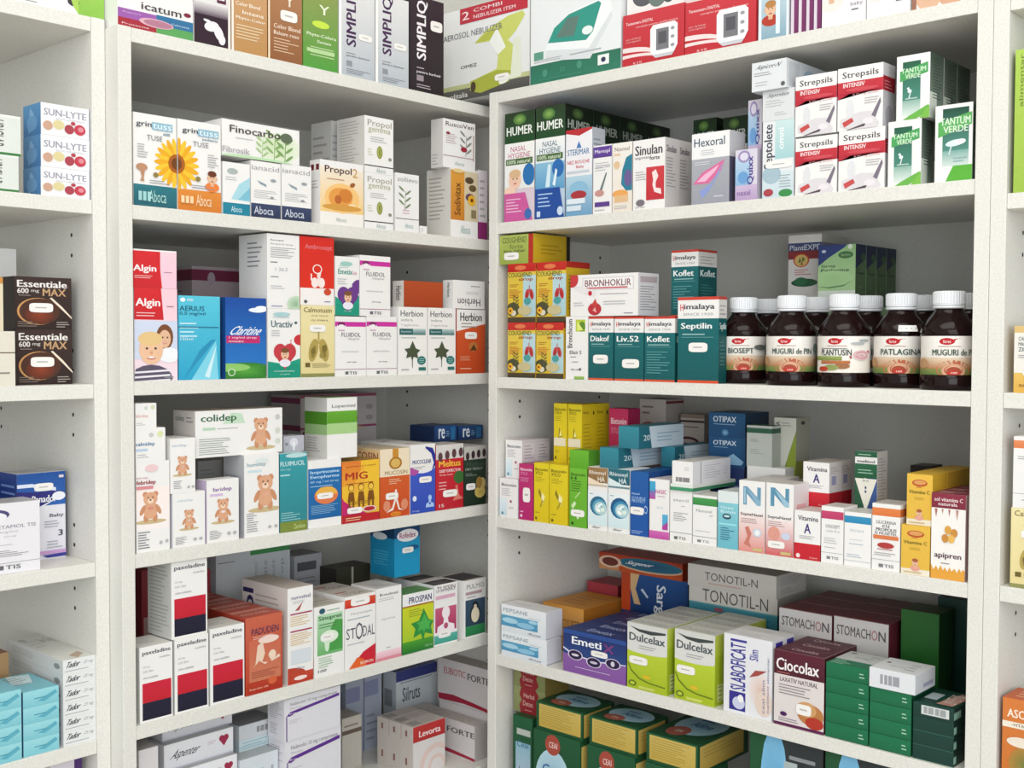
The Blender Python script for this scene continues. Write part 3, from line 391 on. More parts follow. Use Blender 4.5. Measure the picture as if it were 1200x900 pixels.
'mucl': (W, [r(0, 0, 1, .7, '2a4ab0', '3a58c4'), e(.5, .74, .62, .16, 'eceaee'), e(.12, .62, .22, .06, 'b04aa0'), e(.48, .76, .5, .14, W), pg('1e2a90', .5, .98, .9, .94, 1, .84, 1, .68, .84, .58, .94, .72, .84, .86), r(0, .9, .6, 1, W), t(.08, .72, .84, .78, 'MUCOCLEAR', '1e2a80', 2), ln(.1, .64, .6, .69, 2, G1), pic('man', .78, .16, .36, 'a8c8f0', '3a58b8'), e(.16, .22, .08, .04, 'dce4f4'), t(.06, .02, .36, .05, 'sirop', 'b8c8ec', 0), st(.34, .44, .84, .53)], None, [ln(.2, .3, .7, .6, 2, 'a33')]),
'meltr': ('b8202c', [r(0, 0, 1, .78, 'b8182a', 'c4202e'), r(0, .78, 1, 1, 'd8d4d0'), t(.1, .66, .9, .76, 'Meltus', 'f0c040', 2), t(.12, .575, .9, .62, 'DEEP EXPECTOR', 'f0d8d8', 2), t(.12, .52, .6, .55, 'sirop tuse', 'f0d0d0', 1), e(.84, .48, .2, .1, '3a6a34'), pg('d87a6a', .7, .36, .78, .36, .84, .2, 1, .14, .6, .12, .72, .22), ln(.1, .3, .4, .45, 3, 'e8b0b4'), e(.15, .82, .08, .07, '5a3a40'), e(.4, .84, .08, .07, '5a3a40'), e(.65, .86, .08, .07, '5a3a40'), e(.9, .87, .08, .07, '5a3a40'), t(.1, .04, .28, .09, '15', 'ecd0d0', 1), st(.24, .19, .76, .3)], NO, [], 'c8c4bc'),
'meltg': ('26362a', [r(0, 0, 1, .78, '1c2e20', '2c3c2e'), r(0, .78, 1, 1, 'c4c0b8'), t(.1, .66, .9, .74, 'Meltus', '3f4f42', 2), t(.06, .6, .85, .64, 'DRY TICKLY', 'a8b0a4', 1), ln(.06, .5, .6, .56, 2, '8a948a'), e(.72, .22, .24, .1, 'b8a04a', 'd4bc6a'), e(.82, .36, .16, .1, 'c8b070'), e(.68, .38, .14, .1, '9a7a3a'), e(.15, .84, .08, .07, '3a2a30'), e(.4, .86, .08, .07, '3a2a30'), e(.65, .87, .08, .07, '3a2a30'), e(.9, .88, .08, .07, '3a2a30'), st(.08, .27, .5, .38)], NO, [], 'c4c0b8'),
'bluere': ('1e3c6a', [r(0, 0, 1, 1, '183058', '24487c'), t(.18, .2, .46, .85, 're', 'dce4ee', 2, 0), r(.72, .1, .92, .9, '2a6a9a'), ln(.52, .3, .7, .7, 3, '8ab0d4')], [r(0, 0, 1, 1, '142a50')], [], '24406a'),
# fifth shelf left
'paxe': (W, [r(.08, .26, .96, .52, 'c01c2c', 'c8203a'), r(.08, .03, .96, .26, '16142a', '1c1a34'), t(.08, .88, .94, .95, 'paxeladine', '4a4654', 2), t(.6, .82, .92, .85, 'oxeladina', '8a8690', 0), t(.1, .72, .3, .75, 'sirop', '9a96a0', 0), t(.1, .66, .4, .69, '0,2% 125ml', '8a8690', 0), t(.1, .58, .55, .61, 'citrat oxeladina', '8a8690', 0)], [r(0, 0, 1, 1, 'cfcfcb'), ln(.1, .05, .9, .95, 18, 'acaca8')], [ln(.2, .3, .8, .6, 2, G2)], 'dcdad4'),
'padu': ('c4543c', [r(0, 0, 1, 1, 'b83c22', 'c4624a'), r(.1, .1, .95, .7, 'c87a5a', 'c8664e'), t(.16, .76, .9, .85, 'PADUDEN', '5a3048', 2), ln(.2, .7, .8, .75, 2, 'e8b8a8'), e(.62, .68, .28, .05, 'ecd4c8'), pg('e8cdb8', .26, .38, .32, .62, .46, .66, .52, .5, .44, .4, .6, .38, .52, .36, .36, .42, .2, .34), e(.72, .47, .1, .06, 'ecd4bc'), pg('e8cdb8', .6, .48, .7, .38, .94, .42, .9, .46, .78, .42), ln(.15, .2, .9, .3, 4, 'a04a3a'), r(.04, .0, 1, .16, 'a8281a', 'b43a22'), t(.1, .05, .6, .08, 'Ibuprofen 100', 'f0c8a8', 0), e(.72, .13, .12, .05, 'd0603a')], [r(0, 0, 1, 1, 'a83a28')], [t(.1, .3, .8, .5, 'PADUDEN', 'e0b0a4', 1), r(0, .7, 1, .95, 'd08a7a')], 'b4503e'),
'yelst': (W, [r(0, 0, 1, .11, 'b43420', 'c44a34'), e(.0, .1, .7, .07, 'b8402c'), e(.5, .05, .26, .022, 'f0d8d0'), t(.15, .88, .9, .92, 'nurosinal', '5a5a8a', 1), ln(.2, .83, .85, .87, 2, G2), pg('b05a5a', .28, .76, .5, .82, .6, .85, .45, .76), r(.1, .72, .95, .735, 'a83a5a'), ln(.1, .6, .95, .71, 5, 'd8b46a'), r(.1, .54, .95, .555, 'a83a5a'), ln(.1, .4, .95, .53, 6, 'd8b46a'), r(.12, .2, .92, .35, 'd4dae0'), t(.36, .14, .64, .17, '100 ml', '8a8a9a', 0)], [r(0, 0, 1, 1, 'd8d2cc'), t(.02, .66, .26, .92, 'ol', '2c2a5a', 2, 90), ln(.3, .62, .95, .9, 5, 'b4a8a4'), r(0, .03, .1, .2, 'd04a3a'), e(.75, .72, .05, .02, 'a86a5a')], [], 'c4bab2'),
'sinu': (W, [r(.1, .3, .95, .88, '6ab06a', 'b4d8b4'), pg('4a9a4a', .5, .34, .95, .34, .95, .76, .7, .78, .55, .66), e(.5, .55, .3, .09, 'dcecd8'), e(.42, .46, .08, .12, 'd0e6cc'), t(.14, .78, .92, .86, 'Sinupret', '2a6a34', 2), ln(.16, .68, .8, .76, 2, '4a8a4a'), e(.26, .93, .1, .04, '2a5a6a'), ln(.42, .91, .95, .95, 1, '8ab08a'), ln(.14, .12, .7, .28, 5, '8ab88a'), t(.12, .06, .4, .1, '100', '4a4a4a', 1), st(.2, .5, .66, .6)], None, [t(.1, .2, .8, .4, 'Sinupret', 'a09c94', 1), r(.2, .6, .9, .7, 'b0aaa2')], 'c8c2b8'),
'stod': (W, [r(.0, .84, 1, .96, 'c82a24', 'd8502a'), t(.2, .73, .9, .77, 'Homeopat', '8a98a4', 0), ln(.08, .66, .9, .71, 1, 'a8b4bc'), t(.04, .41, .34, .56, 'ST', '565060', 0), t(.34, .38, .58, .62, 'O', '565060', 0), t(.58, .41, .97, .56, 'DAL', '565060', 0), ln(.08, .32, .9, .36, 1, 'b4b4bc'), pg('c82034', .12, .0, 1, 0, 1, .28, .6, .2), pg('e0642a', .12, .0, .7, 0, .6, .1, .4, .14), t(.5, .03, .92, .07, 'BOIRON', 'f4dcc8', 1), st(.18, .86, .8, .97)], None, [t(.2, .2, .9, .45, 'STODAL', '7a766e', 0), r(.1, .55, .45, .65, 'b45a4a')], 'd2cac2'),
'pinkb': (W, [r(0, 0, 1, .13, 'e0a4b0', 'f2d0d8'), t(.14, .89, .86, .93, 'Bronchosal', '4a4652', 1), ln(.1, .82, .95, .87, 2, G2), t(.2, .55, .75, .58, 'expectorant', '9a96a2', 0), r(0, 0, 1, .04, 'd88a98'), ln(.38, .15, .65, .19, 1, G2)], None, [ln(.2, .2, .9, .6, 3, G1)], 'd4cec8'),
'rofe': ('1a94c4', [r(0, 0, 1, 1, '1a98c8', '2490bc'), r(0, .74, 1, 1, '164a78', '1a4468'), e(.52, .78, .42, .12, 'ece4ea', 'f2eef2'), t(.2, .73, .84, .84, 'Rofedex', '9a2a50', 1), e(.72, .53, .24, .05, '1a5a88'), st(.3, .44, .74, .55)], [r(0, 0, 1, 1, '1688b4'), r(0, .74, 1, 1, '123c64'), e(.4, .76, .3, .07, 'd8e0e4'), ln(.15, .2, .8, .5, 6, '4ab0d0')], [], '123c64'),
'pros': (W, [r(0, 0, 1, .8, '2a8a34', 'd0cc2a'), r(0, .2, 1, .8, 'a4c42c', 'ccd020'), r(0, 0, 1, .2, '17702c', '4a9a2a'), r(0, .8, 1, .98, 'ecebec'), t(.2, .83, .94, .94, 'PROSPAN', '3a3464', 2), r(0, .775, 1, .8, 'a86a24'), ln(.2, .6, .7, .74, 4, '8a9a2a'), pic('bigleaf', .66, .42, .76, '2a8a3a', '4aac4a'), t(.72, .05, .95, .09, '100 ml', 'a8d0a0', 0)], [r(0, 0, 1, 1, '2a6a2a')], [], '5c8a4c'),
'pinkm': (W, [r(.04, .22, .96, .62, 'a82a5a', 'c45a7a'), pic('man', .5, .4, .86, 'f0e4ea', 'b05070'), r(0, .03, 1, .17, '3a9a88', '5aae9e'), t(.08, .86, .9, .92, 'bronhopect', '8a7a8a', 0), r(.05, .76, .9, .82, 'd8a8bc'), t(.1, .9, .9, .97, 'TUSSIN', '7a6a7a', 1), st(.16, .12, .7, .24)], NO, [r(0, 0, 1, .6, '3a3438'), ln(.1, .1, .8, .4, 2, '8a8488')], 'd0c8c2'),
'peng': (W, [r(.05, .2, .97, .66, '2e4458', '3c5268'), pic('penguin', .5, .42, .7), r(.05, .03, .97, .2, '2a7a4a', '348a54'), t(.1, .85, .9, .93, 'PULMO', '8a8488', 0), r(.05, .75, .8, .8, 'b89aa0'), ln(.1, .69, .7, .73, 1, G1)], NO, [r(0, .1, 1, .9, '2e2628')], 'c4bcb4'),
'whitegr': ('d4d8dc', [r(.45, .84, 1, .96, '4a9a5a'), ln(.02, .76, .4, .8, 1, '6a6a70'), t(.5, .1, .56, .7, 'comprimate', 'a4a8ac', 0, 90), t(.62, .1, .68, .7, 'filmate', 'a4a8ac', 0, 90), t(.74, .1, .8, .7, 'capsule', 'a4a8ac', 0, 90), t(.86, .1, .92, .7, 'sirop', 'a4a8ac', 0, 90)], None),
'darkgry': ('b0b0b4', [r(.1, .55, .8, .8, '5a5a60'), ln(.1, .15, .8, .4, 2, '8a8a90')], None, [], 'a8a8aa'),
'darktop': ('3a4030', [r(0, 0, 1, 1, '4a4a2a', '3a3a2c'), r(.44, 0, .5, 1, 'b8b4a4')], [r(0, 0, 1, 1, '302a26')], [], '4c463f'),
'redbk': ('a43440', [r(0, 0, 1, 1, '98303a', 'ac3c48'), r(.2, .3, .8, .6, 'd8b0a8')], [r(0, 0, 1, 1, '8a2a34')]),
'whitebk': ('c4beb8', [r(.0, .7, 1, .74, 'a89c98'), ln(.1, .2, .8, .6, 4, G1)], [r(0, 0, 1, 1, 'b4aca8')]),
# bottom left
'aspe': ('d6d6da', [r(0, 0, 1, 1, 'd8d8de', 'e4e4e8'), t(.05, .3, .55, .72, 'Aspenter', '44444c', 1, 0, .3), pic('heart', .86, .6, .16, '9a2848'), ln(.62, .55, .74, .7, 2, 'c8a8b4'), r(0, 0, 1, .06, 'b8b8c4')], None, [], 'a4a4a6'),
'heartw': ('d0ccce', [pic('heart', .5, .5, .7, 'b04a5a'), pic('heart', .46, .55, .46, 'd8d4d6'), e(.25, .7, .15, .06, 'b04a5a')], None, [], 'a8a4a4'),
'barcw': ('c8ccd0', [r(.48, .3, .92, .7, '8a8a8c'), r(.56, .3, .58, .7, 'cfcfcf'), r(.68, .3, .7, .7, 'cfcfcf'), r(.8, .3, .82, .7, 'cfcfcf')], None, [], '8e9094'),
'barct': ('c2d2d8', [r(0, .3, 1, .6, 'a8c4cc', 'c8dade'), ln(.1, .1, .9, .9, 3, '9ab4bc')], None, [], 'a0a8ac'),
'vertb': ('cdd4da', [r(.55, .1, .62, .85, '9ac0d0'), t(.66, .1, .72, .8, 'capsule', '7a8a94', 0, 90), t(.8, .1, .9, .85, 'comprimate', '6a6a72', 1, 90), r(.0, .2, .4, .6, 'c4d2dc')], None, [], 'b0b4b6'),
'nebl': ('d8d6dc', [pg('5a2a86', .04, .6, .1, .68, .2, .7, .98, .83, .98, .76, .2, .63, .1, .58), r(.03, 0, .05, .6, '6a4a8a'), t(.1, .8, .94, .9, 'Nebivolol 10 mg comprimate', '6a6670', 0), t(.1, .745, .3, .78, 'filmate', '9a96a0', 0), t(.08, .61, .2, .655, '30 mg', 'e0d4ea', 1), ln(.08, .4, .3, .5, 2, 'c4bcc8')], None, [], 'b8b6ba'),
'silr': ('ccd2d6', [r(0, .86, 1, 1, '3a4280'), t(.15, .56, .58, .76, 'Silruts', '4a565c', 1), pg('a4b2b8', .6, .06, .95, .06, .78, .4), pg('b8c4c8', .02, .0, .3, .0, .16, .2), ln(.1, .82, .9, .85, 1, '6a6a78')], [r(0, 0, 1, 1, 'bcc4ca'), r(.1, .5, .7, .74, '8a8c90')], [], '5a6090'),
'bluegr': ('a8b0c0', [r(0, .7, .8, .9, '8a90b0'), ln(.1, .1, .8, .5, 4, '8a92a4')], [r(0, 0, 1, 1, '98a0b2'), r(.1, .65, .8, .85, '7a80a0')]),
'navyedge': ('2a3050', [r(0, 0, 1, 1, '2a3050')], [r(0, 0, 1, 1, '30385a')]),
'tanstr': ('c8c2b8', [r(0, .68, 1, .76, '6a5a50'), ln(.1, .8, .9, .9, 1, '8a8078')], None, [], 'b4aca2'),
'eub': ('d2cccc', [t(.12, .66, .54, .82, 'EUBIOTIC', 'b4585c', 1), t(.58, .64, 1.0, .8, 'FORTE', '5e585c', 2), pg('a0243c', 0, .16, .3, .2, .7, .14, 1, .08, 1, .0, .9, .02, .5, .06, .02, .02)], [r(0, 0, 1, 1, 'b4aeac')], [t(.1, .12, .8, .24, 'EUBIOTIC FORTE', '8a8480', 1), t(.15, .4, .85, .52, 'EUBIOTIC FORTE', '98908c', 1), t(.2, .68, .9, .8, 'EUBIOTIC FORTE', 'a09894', 1)], 'beb6b0'),
'levo': ('d8d2d0', [r(0, .68, 1, 1, 'b02c2c', 'bc3634'), t(.18, .76, .86, .89, 'Levorta', 'f0dcda', 2), e(.7, .1, .5, .45, 'dcc4bc'), e(.72, .08, .4, .36, 'dad4d2'), e(.74, .06, .28, .26, 'dcc4bc'), e(.75, .05, .2, .19, 'dad4d2')], [r(0, 0, 1, 1, 'cdc5be'), r(.35, .78, .5, .9, '8a5a50'), r(.35, .2, .5, .34, '8a5a50')], [r(.08, .2, .36, .8, 'a49e9a'), ln(.5, .2, .9, .7, 3, 'b4aca8')], 'c8beb8'),
# second shelf right
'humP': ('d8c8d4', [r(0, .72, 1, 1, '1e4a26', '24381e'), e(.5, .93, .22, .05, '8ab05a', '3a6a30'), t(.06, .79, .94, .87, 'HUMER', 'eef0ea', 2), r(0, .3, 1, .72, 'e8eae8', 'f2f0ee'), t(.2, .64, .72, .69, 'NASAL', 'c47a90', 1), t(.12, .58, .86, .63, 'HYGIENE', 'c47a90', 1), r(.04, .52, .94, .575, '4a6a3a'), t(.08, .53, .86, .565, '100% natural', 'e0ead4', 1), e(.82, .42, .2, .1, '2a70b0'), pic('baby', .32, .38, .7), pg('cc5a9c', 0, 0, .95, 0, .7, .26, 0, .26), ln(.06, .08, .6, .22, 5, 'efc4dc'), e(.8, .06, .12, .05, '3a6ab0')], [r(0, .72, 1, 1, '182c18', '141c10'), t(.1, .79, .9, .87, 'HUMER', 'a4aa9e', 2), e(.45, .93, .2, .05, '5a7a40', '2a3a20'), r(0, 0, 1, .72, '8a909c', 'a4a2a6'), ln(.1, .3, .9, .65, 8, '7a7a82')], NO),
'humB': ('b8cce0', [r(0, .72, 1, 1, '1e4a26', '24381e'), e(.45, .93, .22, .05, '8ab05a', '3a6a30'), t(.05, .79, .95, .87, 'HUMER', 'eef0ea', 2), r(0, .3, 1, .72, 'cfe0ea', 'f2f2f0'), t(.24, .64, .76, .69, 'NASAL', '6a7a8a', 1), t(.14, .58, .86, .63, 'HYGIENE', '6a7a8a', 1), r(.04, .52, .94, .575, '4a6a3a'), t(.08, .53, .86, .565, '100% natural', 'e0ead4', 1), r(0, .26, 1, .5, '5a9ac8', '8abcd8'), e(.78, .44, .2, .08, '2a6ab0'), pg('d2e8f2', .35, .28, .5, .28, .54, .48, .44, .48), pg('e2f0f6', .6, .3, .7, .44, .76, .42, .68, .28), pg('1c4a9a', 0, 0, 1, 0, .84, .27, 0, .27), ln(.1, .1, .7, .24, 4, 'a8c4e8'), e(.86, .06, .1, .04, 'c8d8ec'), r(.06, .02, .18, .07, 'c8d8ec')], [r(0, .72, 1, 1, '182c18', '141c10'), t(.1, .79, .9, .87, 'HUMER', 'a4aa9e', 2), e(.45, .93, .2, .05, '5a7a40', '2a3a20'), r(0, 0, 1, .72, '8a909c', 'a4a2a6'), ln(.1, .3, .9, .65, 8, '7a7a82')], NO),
'ster': ('c8d4e0', [r(0, 0, 1, .46, '6a9cc0', 'b4d0e0'), r(0, .46, 1, 1, 'eceaee'), pg('b82a34', 0, .96, .5, .92, 1, .98, 1, 1, 0, 1), pg('4a7ab8', .4, .78, .6, .78, .5, .86), t(.06, .7, .9, .77, 'STERIMAR', '4a7aa8', 1), t(.06, .6, .9, .64, 'NEZ BOUCHE', 'c84a54', 1), t(.4, .54, .7, .58, 'Baby', 'c84a54', 1), r(.05, .49, .9, .52, 'c4ccd4'), e(.5, .3, .36, .1, '8ab8d4'), e(.5, .24, .3, .05, 'a8323a'), r(.05, .14, .75, .2, 'dce6ee'), r(.05, .06, .6, .12, 'd4e0ea')], [r(0, 0, 1, 1, 'b8bcc4'), ln(.1, .4, .9, .9, 9, '8a8e98')], NO),
'mare': (W, [r(0, .82, 1, .98, '5a3a8a', '64449a'), t(.08, .87, .9, .94, 'Marespl', 'dcd2ea', 2), ln(.1, .62, .9, .76, 4, G2), t(.15, .66, .9, .7, 'spray nazal', '8a88a0', 0), pg('6a7a7a', .3, .3, .45, .3, .75, .58, .7, .6), e(.35, .3, .25, .05, 'c4908a'), r(.1, .1, .9, .17, '5a3a8a'), ln(.1, .03, .8, .08, 1, G2)], NO),
'naso': ('e4d8c8', [r(0, 0, 1, 1, 'e8ddd0', 'ece8e2'), t(.1, .88, .86, .94, 'Nasosal', '8a7a6a', 1), t(.1, .8, .4, .86, 'baby', 'd8a050', 1), pg('2a7a94', .44, .4, .5, .6, .7, .78, 1, .82, 1, .3, .7, .3), e(.8, .48, .2, .12, '6a5a90'), e(.22, .68, .16, .06, 'e0c09a'), e(.4, .26, .4, .06, 'e8a45a'), r(.1, .14, .8, .24, 'e0b88a'), ln(.1, .04, .8, .1, 2, G2)], [r(0, 0, 1, 1, 'cfc4b8')]),
'sinl': (W, [t(.06, .78, .92, .92, 'Sinulan', '443a44', 2), t(.06, .71, .5, .755, 'express', '7a7078', 1), t(.52, .7, .84, .76, 'forte', '443a44', 2), ln(.08, .42, .45, .56, 4, 'a8a0a4'), r(.42, .13, .98, .6, 'c02c38', 'cc3c44'), pg('f0dcdc', .6, .52, .72, .56, .8, .46, .72, .38, .72, .3, .88, .28, .9, .2, .68, .24, .62, .34, .64, .42), e(.24, .1, .14, .05, '77727a'), t(.08, .02, .4, .05, '20 cpr', '8a8288', 0)], [r(0, 0, 1, 1, 'd4cecc'), t(.1, .8, .85, .9, 'Sinulan', '5a525a', 2), ln(.1, .3, .8, .74, 10, '9a9496')]),
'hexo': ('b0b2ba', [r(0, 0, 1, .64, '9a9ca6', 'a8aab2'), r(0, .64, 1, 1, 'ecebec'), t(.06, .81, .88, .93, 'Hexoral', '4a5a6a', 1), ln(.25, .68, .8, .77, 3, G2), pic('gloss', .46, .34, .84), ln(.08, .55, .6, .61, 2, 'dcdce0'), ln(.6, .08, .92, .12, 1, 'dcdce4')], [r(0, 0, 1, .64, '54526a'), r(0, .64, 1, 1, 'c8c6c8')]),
'quix': ('d4cfdc', [r(0, 0, 1, .3, 'b49ac0', 'c8b4d4'), r(0, .3, .7, .84, '8ab4d8', 'b8cfe4'), e(.4, .86, .28, .12, '9a8ab8'), e(.4, .86, .19, .08, 'd8d4e4'), e(.36, .45, .24, .12, '6a9cd0'), t(.54, .3, .86, .86, 'Quixx', '4a3a8a', 2, 90), t(.1, .1, .7, .2, 'nasal', '7a5a9a', 0)], [r(0, 0, 1, 1, 'bcb4c4')]),
'sept': ('e2e4e6', [r(.4, .5, 1, 1, 'a4ccd0', 'c8dede'), t(.04, .38, .4, .96, 'Septolete', '4a4a56', 2, 90), t(.5, .62, .68, .9, 'omni', 'ecf2f2', 2, 90), r(0, 0, 1, .34, 'c4d4dc', 'd4e0e4'), e(.3, .3, .3, .12, 'a4bcc8'), e(.2, .07, .16, .05, 'a8404a'), e(.75, .05, .22, .05, '3a8a4a'), ln(.55, .12, .95, .3, 5, '9aa4ac'), st(.12, .38, .95, .48)], None),
'septw': ('d8dadc', [t(.1, .74, .9, .9, 'Septolete', '6a6e74', 1, 0, .2), ln(.1, .45, .9, .7, 3, G2), ln(.4, .15, .8, .3, 2, G2)], None),
'aspl': ('dcdfe2', [t(.06, .7, .88, .9, 'Aspicot-N', '5a5e64', 1, 0, .2), ln(.06, .5, .85, .66, 2, G1), ln(.1, .15, .5, .35, 2, G2), e(.9, .14, .06, .08, '5a5e60')], [r(0, 0, 1, 1, 'd8dce0'), r(.05, .1, .25, .9, 'c8ccd0'), e(.45, .5, .12, .3, 'a8c4d4'), ln(.55, .3, .95, .7, 3, 'aab0b4')]),
'stre': (W, [t(.1, .8, .9, .93, 'Strepsils', '4a4448', 1), r(0, .57, 1, .77, 'b8283a', 'c4303c'), pg('b8283a', 0, .5, .35, .6, 1, .6, 1, .57, 0, .57), t(.12, .68, .6, .75, 'INTENSIV', 'f2e2e2', 2), e(.55, .635, .36, .03, 'cc4a54'), t(.34, .53, .9, .57, '8,75 mg pastile', 'd89a9e', 0), pic('strep', .5, .26, .86), ln(.6, .38, .92, .5, 3, 'b4b0b4')], [r(0, .57, 1, .8, 'b02434'), r(0, 0, 1, .57, 'cfccd0'), r(0, .8, 1, 1, 'dcd8dc'), ln(.1, .6, .9, .75, 3, 'd88a90'), e(.5, .2, .3, .15, 'b0acb4')]),
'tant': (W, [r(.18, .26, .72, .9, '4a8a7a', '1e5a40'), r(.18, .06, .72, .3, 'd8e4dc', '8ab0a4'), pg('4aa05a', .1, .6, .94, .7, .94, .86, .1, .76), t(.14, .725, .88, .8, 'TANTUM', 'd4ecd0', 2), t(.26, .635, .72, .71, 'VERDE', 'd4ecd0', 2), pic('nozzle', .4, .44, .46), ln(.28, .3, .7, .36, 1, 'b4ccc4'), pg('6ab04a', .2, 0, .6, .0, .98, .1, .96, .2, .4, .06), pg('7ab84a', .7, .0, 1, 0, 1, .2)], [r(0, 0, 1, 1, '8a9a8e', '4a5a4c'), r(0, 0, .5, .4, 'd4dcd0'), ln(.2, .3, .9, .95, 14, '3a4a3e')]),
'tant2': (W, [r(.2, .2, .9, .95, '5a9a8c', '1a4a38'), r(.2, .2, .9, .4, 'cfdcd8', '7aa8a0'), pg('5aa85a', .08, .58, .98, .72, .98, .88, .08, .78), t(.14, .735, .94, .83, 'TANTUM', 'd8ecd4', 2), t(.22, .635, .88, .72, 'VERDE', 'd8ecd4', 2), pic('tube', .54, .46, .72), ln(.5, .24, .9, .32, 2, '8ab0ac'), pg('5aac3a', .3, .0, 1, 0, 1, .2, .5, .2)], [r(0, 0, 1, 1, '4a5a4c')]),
# third shelf right
'coug': ('d8b828', [r(0, 0, 1, .09, '3a3a24', '54402a'), r(0, .09, 1, .86, 'd8b830', 'dcc048'), r(.55, .1, 1, .8, 'a8c8d0', 'b8d4d8'), r(0, .86, 1, 1, 'bc241e', 'c42a22'), e(.45, .93, .2, .04, 'dc7a4a'), t(.02, .77, .86, .85, 'COUGHEND', '5a6a2a', 2), t(.4, .69, .9, .76, 'sirop', 'a04a2a', 2), ln(.08, .6, .5, .66, 2, 'a85a24'), ln(.06, .42, .5, .57, 5, 'c04a24'), pic('lungs', .78, .5, .4, 'c03a3a', 'a02a2a'), e(.2, .22, .24, .12, '4a4a30'), pic('plant', .3, .36, .3, '5a5a34'), e(.22, .16, .1, .05, 'd8d0b8'), e(.62, .2, .24, .08, 'c4b88a'), e(.72, .36, .12, .06, '4a9a9a'), pic('flower', .12, .2, .2)], [r(0, 0, 1, 1, 'c8a424'), r(0, .9, 1, 1, 'a8281c'), ln(.1, .2, .8, .8, 10, '8a7a2a')], [], 'a8281c'),
'couglie': ('a8b058', [r(0, 0, .86, 1, '98a84a', 'acb85c'), r(.86, 0, 1, 1, 'b02a1c'), t(.08, .72, .8, .92, 'COUGHEND', '5a6a30', 1), t(.3, .52, .7, .68, 'forte', '5a6a30', 0), t(.12, .4, .78, .5, 'fara zahar', '4a5a28', 1), st(.14, .14, .58, .4)], [r(0, 0, .9, 1, 'c4a020', 'd0b02c'), ln(.2, .3, .8, .7, 3, 'a88a1c'), r(.9, .0, 1, 1, '2a2414')]),
'bron': (W, [r(.18, .62, .94, .93, 'd8d2d4'), r(.195, .645, .925, .905, 'efeded'), t(.22, .71, .9, .87, 'BRONHOKLIR', '7a3a44', 1), r(.22, .655, .85, .69, 'c85a62'), e(.02, .9, .1, .2, 'c4383a'), pg('e4e0e0', .06, .7, .12, .74, .4, .6, .38, .48, .34, .48, .1, .6), e(.3, .55, .03, .06, 'c02a38'), ln(.45, .5, .92, .56, 1, 'b4a8ac'), e(.37, .17, .1, .15, 'b8303a'), pg('c8443a', .32, .25, .42, .25, .38, .42), pg('e8a4a0', .34, .14, .4, .08, .38, .22), ln(.5, .26, .88, .38, 2, G2), ln(.05, .24, .24, .36, 2, G2), ln(.8, .04, .95, .1, 1, G1)], [r(0, 0, 1, 1, 'dcd8da'), r(.1, .78, .92, .92, 'b8a8ac'), ln(.1, .12, .9, .72, 10, '98949a')]),
'darkred': ('6a2028', [r(0, 0, 1, 1, '6a2028')], [r(0, 0, 1, 1, '5a1a20')]),
'brch': (W, [r(.45, .76, .88, .95, 'b4c83a'), e(.74, .84, .14, .08, '5a8a2a'), pg('dce47a', .5, .78, .8, .78, .52, .93), t(.08, .5, .3, .96, 'Bronchicum', '55555a', 2, 90), t(.18, .4, .72, .46, 'Elixir S', '3a3a40', 1), ln(.2, .34, .7, .38, 1, G1), ln(.3, .26, .6, .3, 1, G1), t(.24, .14, .58, .17, '100 ml', '5a5a60', 1), e(.66, .16, .06, .022, '6a6a70'), r(.4, .0, .85, .05, '6a9a3a', 'a8c46a')], NO),
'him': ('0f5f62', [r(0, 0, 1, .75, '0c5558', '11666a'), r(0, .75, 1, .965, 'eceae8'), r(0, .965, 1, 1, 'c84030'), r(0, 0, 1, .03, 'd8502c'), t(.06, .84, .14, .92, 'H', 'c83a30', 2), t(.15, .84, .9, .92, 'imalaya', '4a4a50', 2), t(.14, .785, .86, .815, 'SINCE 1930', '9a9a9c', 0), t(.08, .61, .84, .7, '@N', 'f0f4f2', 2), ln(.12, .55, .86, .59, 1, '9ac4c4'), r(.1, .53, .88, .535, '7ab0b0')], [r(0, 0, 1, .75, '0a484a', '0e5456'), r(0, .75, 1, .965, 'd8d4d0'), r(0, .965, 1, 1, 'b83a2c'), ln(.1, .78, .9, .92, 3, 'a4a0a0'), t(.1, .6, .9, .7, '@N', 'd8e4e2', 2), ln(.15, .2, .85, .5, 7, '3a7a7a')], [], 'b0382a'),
'siro': ('a4cc94', [r(0, 0, 1, .25, 'c8d8c8', 'e0e8de'), r(0, .25, 1, 1, 'b0d49a', '9ac488'), pg('2e3e78', 0, .66, .3, .8, .7, .95, .78, 1, 0, 1), e(.74, .83, .2, .06, '4a7a4a'), t(.62, .815, .86, .845, 'farma', 'b4d0ac', 0), e(.15, .9, .06, .025, 'c4cce0'), t(.08, .62, .48, .68, 'Sirop', '3c4a48', 1), t(.08, .55, .84, .61, 'Patlagina', '3c4a48', 1), e(.4, .44, .55, .14, 'a0cc8c', 'b0d49a'), pg('5a8a5a', 0, .32, .3, .29, .7, .32, .95, .42, .7, .34, .3, .31), e(.86, .96, .06, .04, 'e4ece0')], [r(0, 0, 1, .78, '4a6440', '5a7452'), r(0, .78, 1, 1, '262e4c'), pg('262e4c', 0, .78, 1, .78, 0, .6), t(.1, .56, .4, .62, 'Sirop', '2c3a30', 1), t(.1, .5, .85, .56, 'Patlagina', '2c3a30', 1), e(.7, .8, .24, .06, '3a5a3c'), pg('6a8a5a', .1, .32, .5, .28, .9, .36, .5, .3)], [], '20284a'),
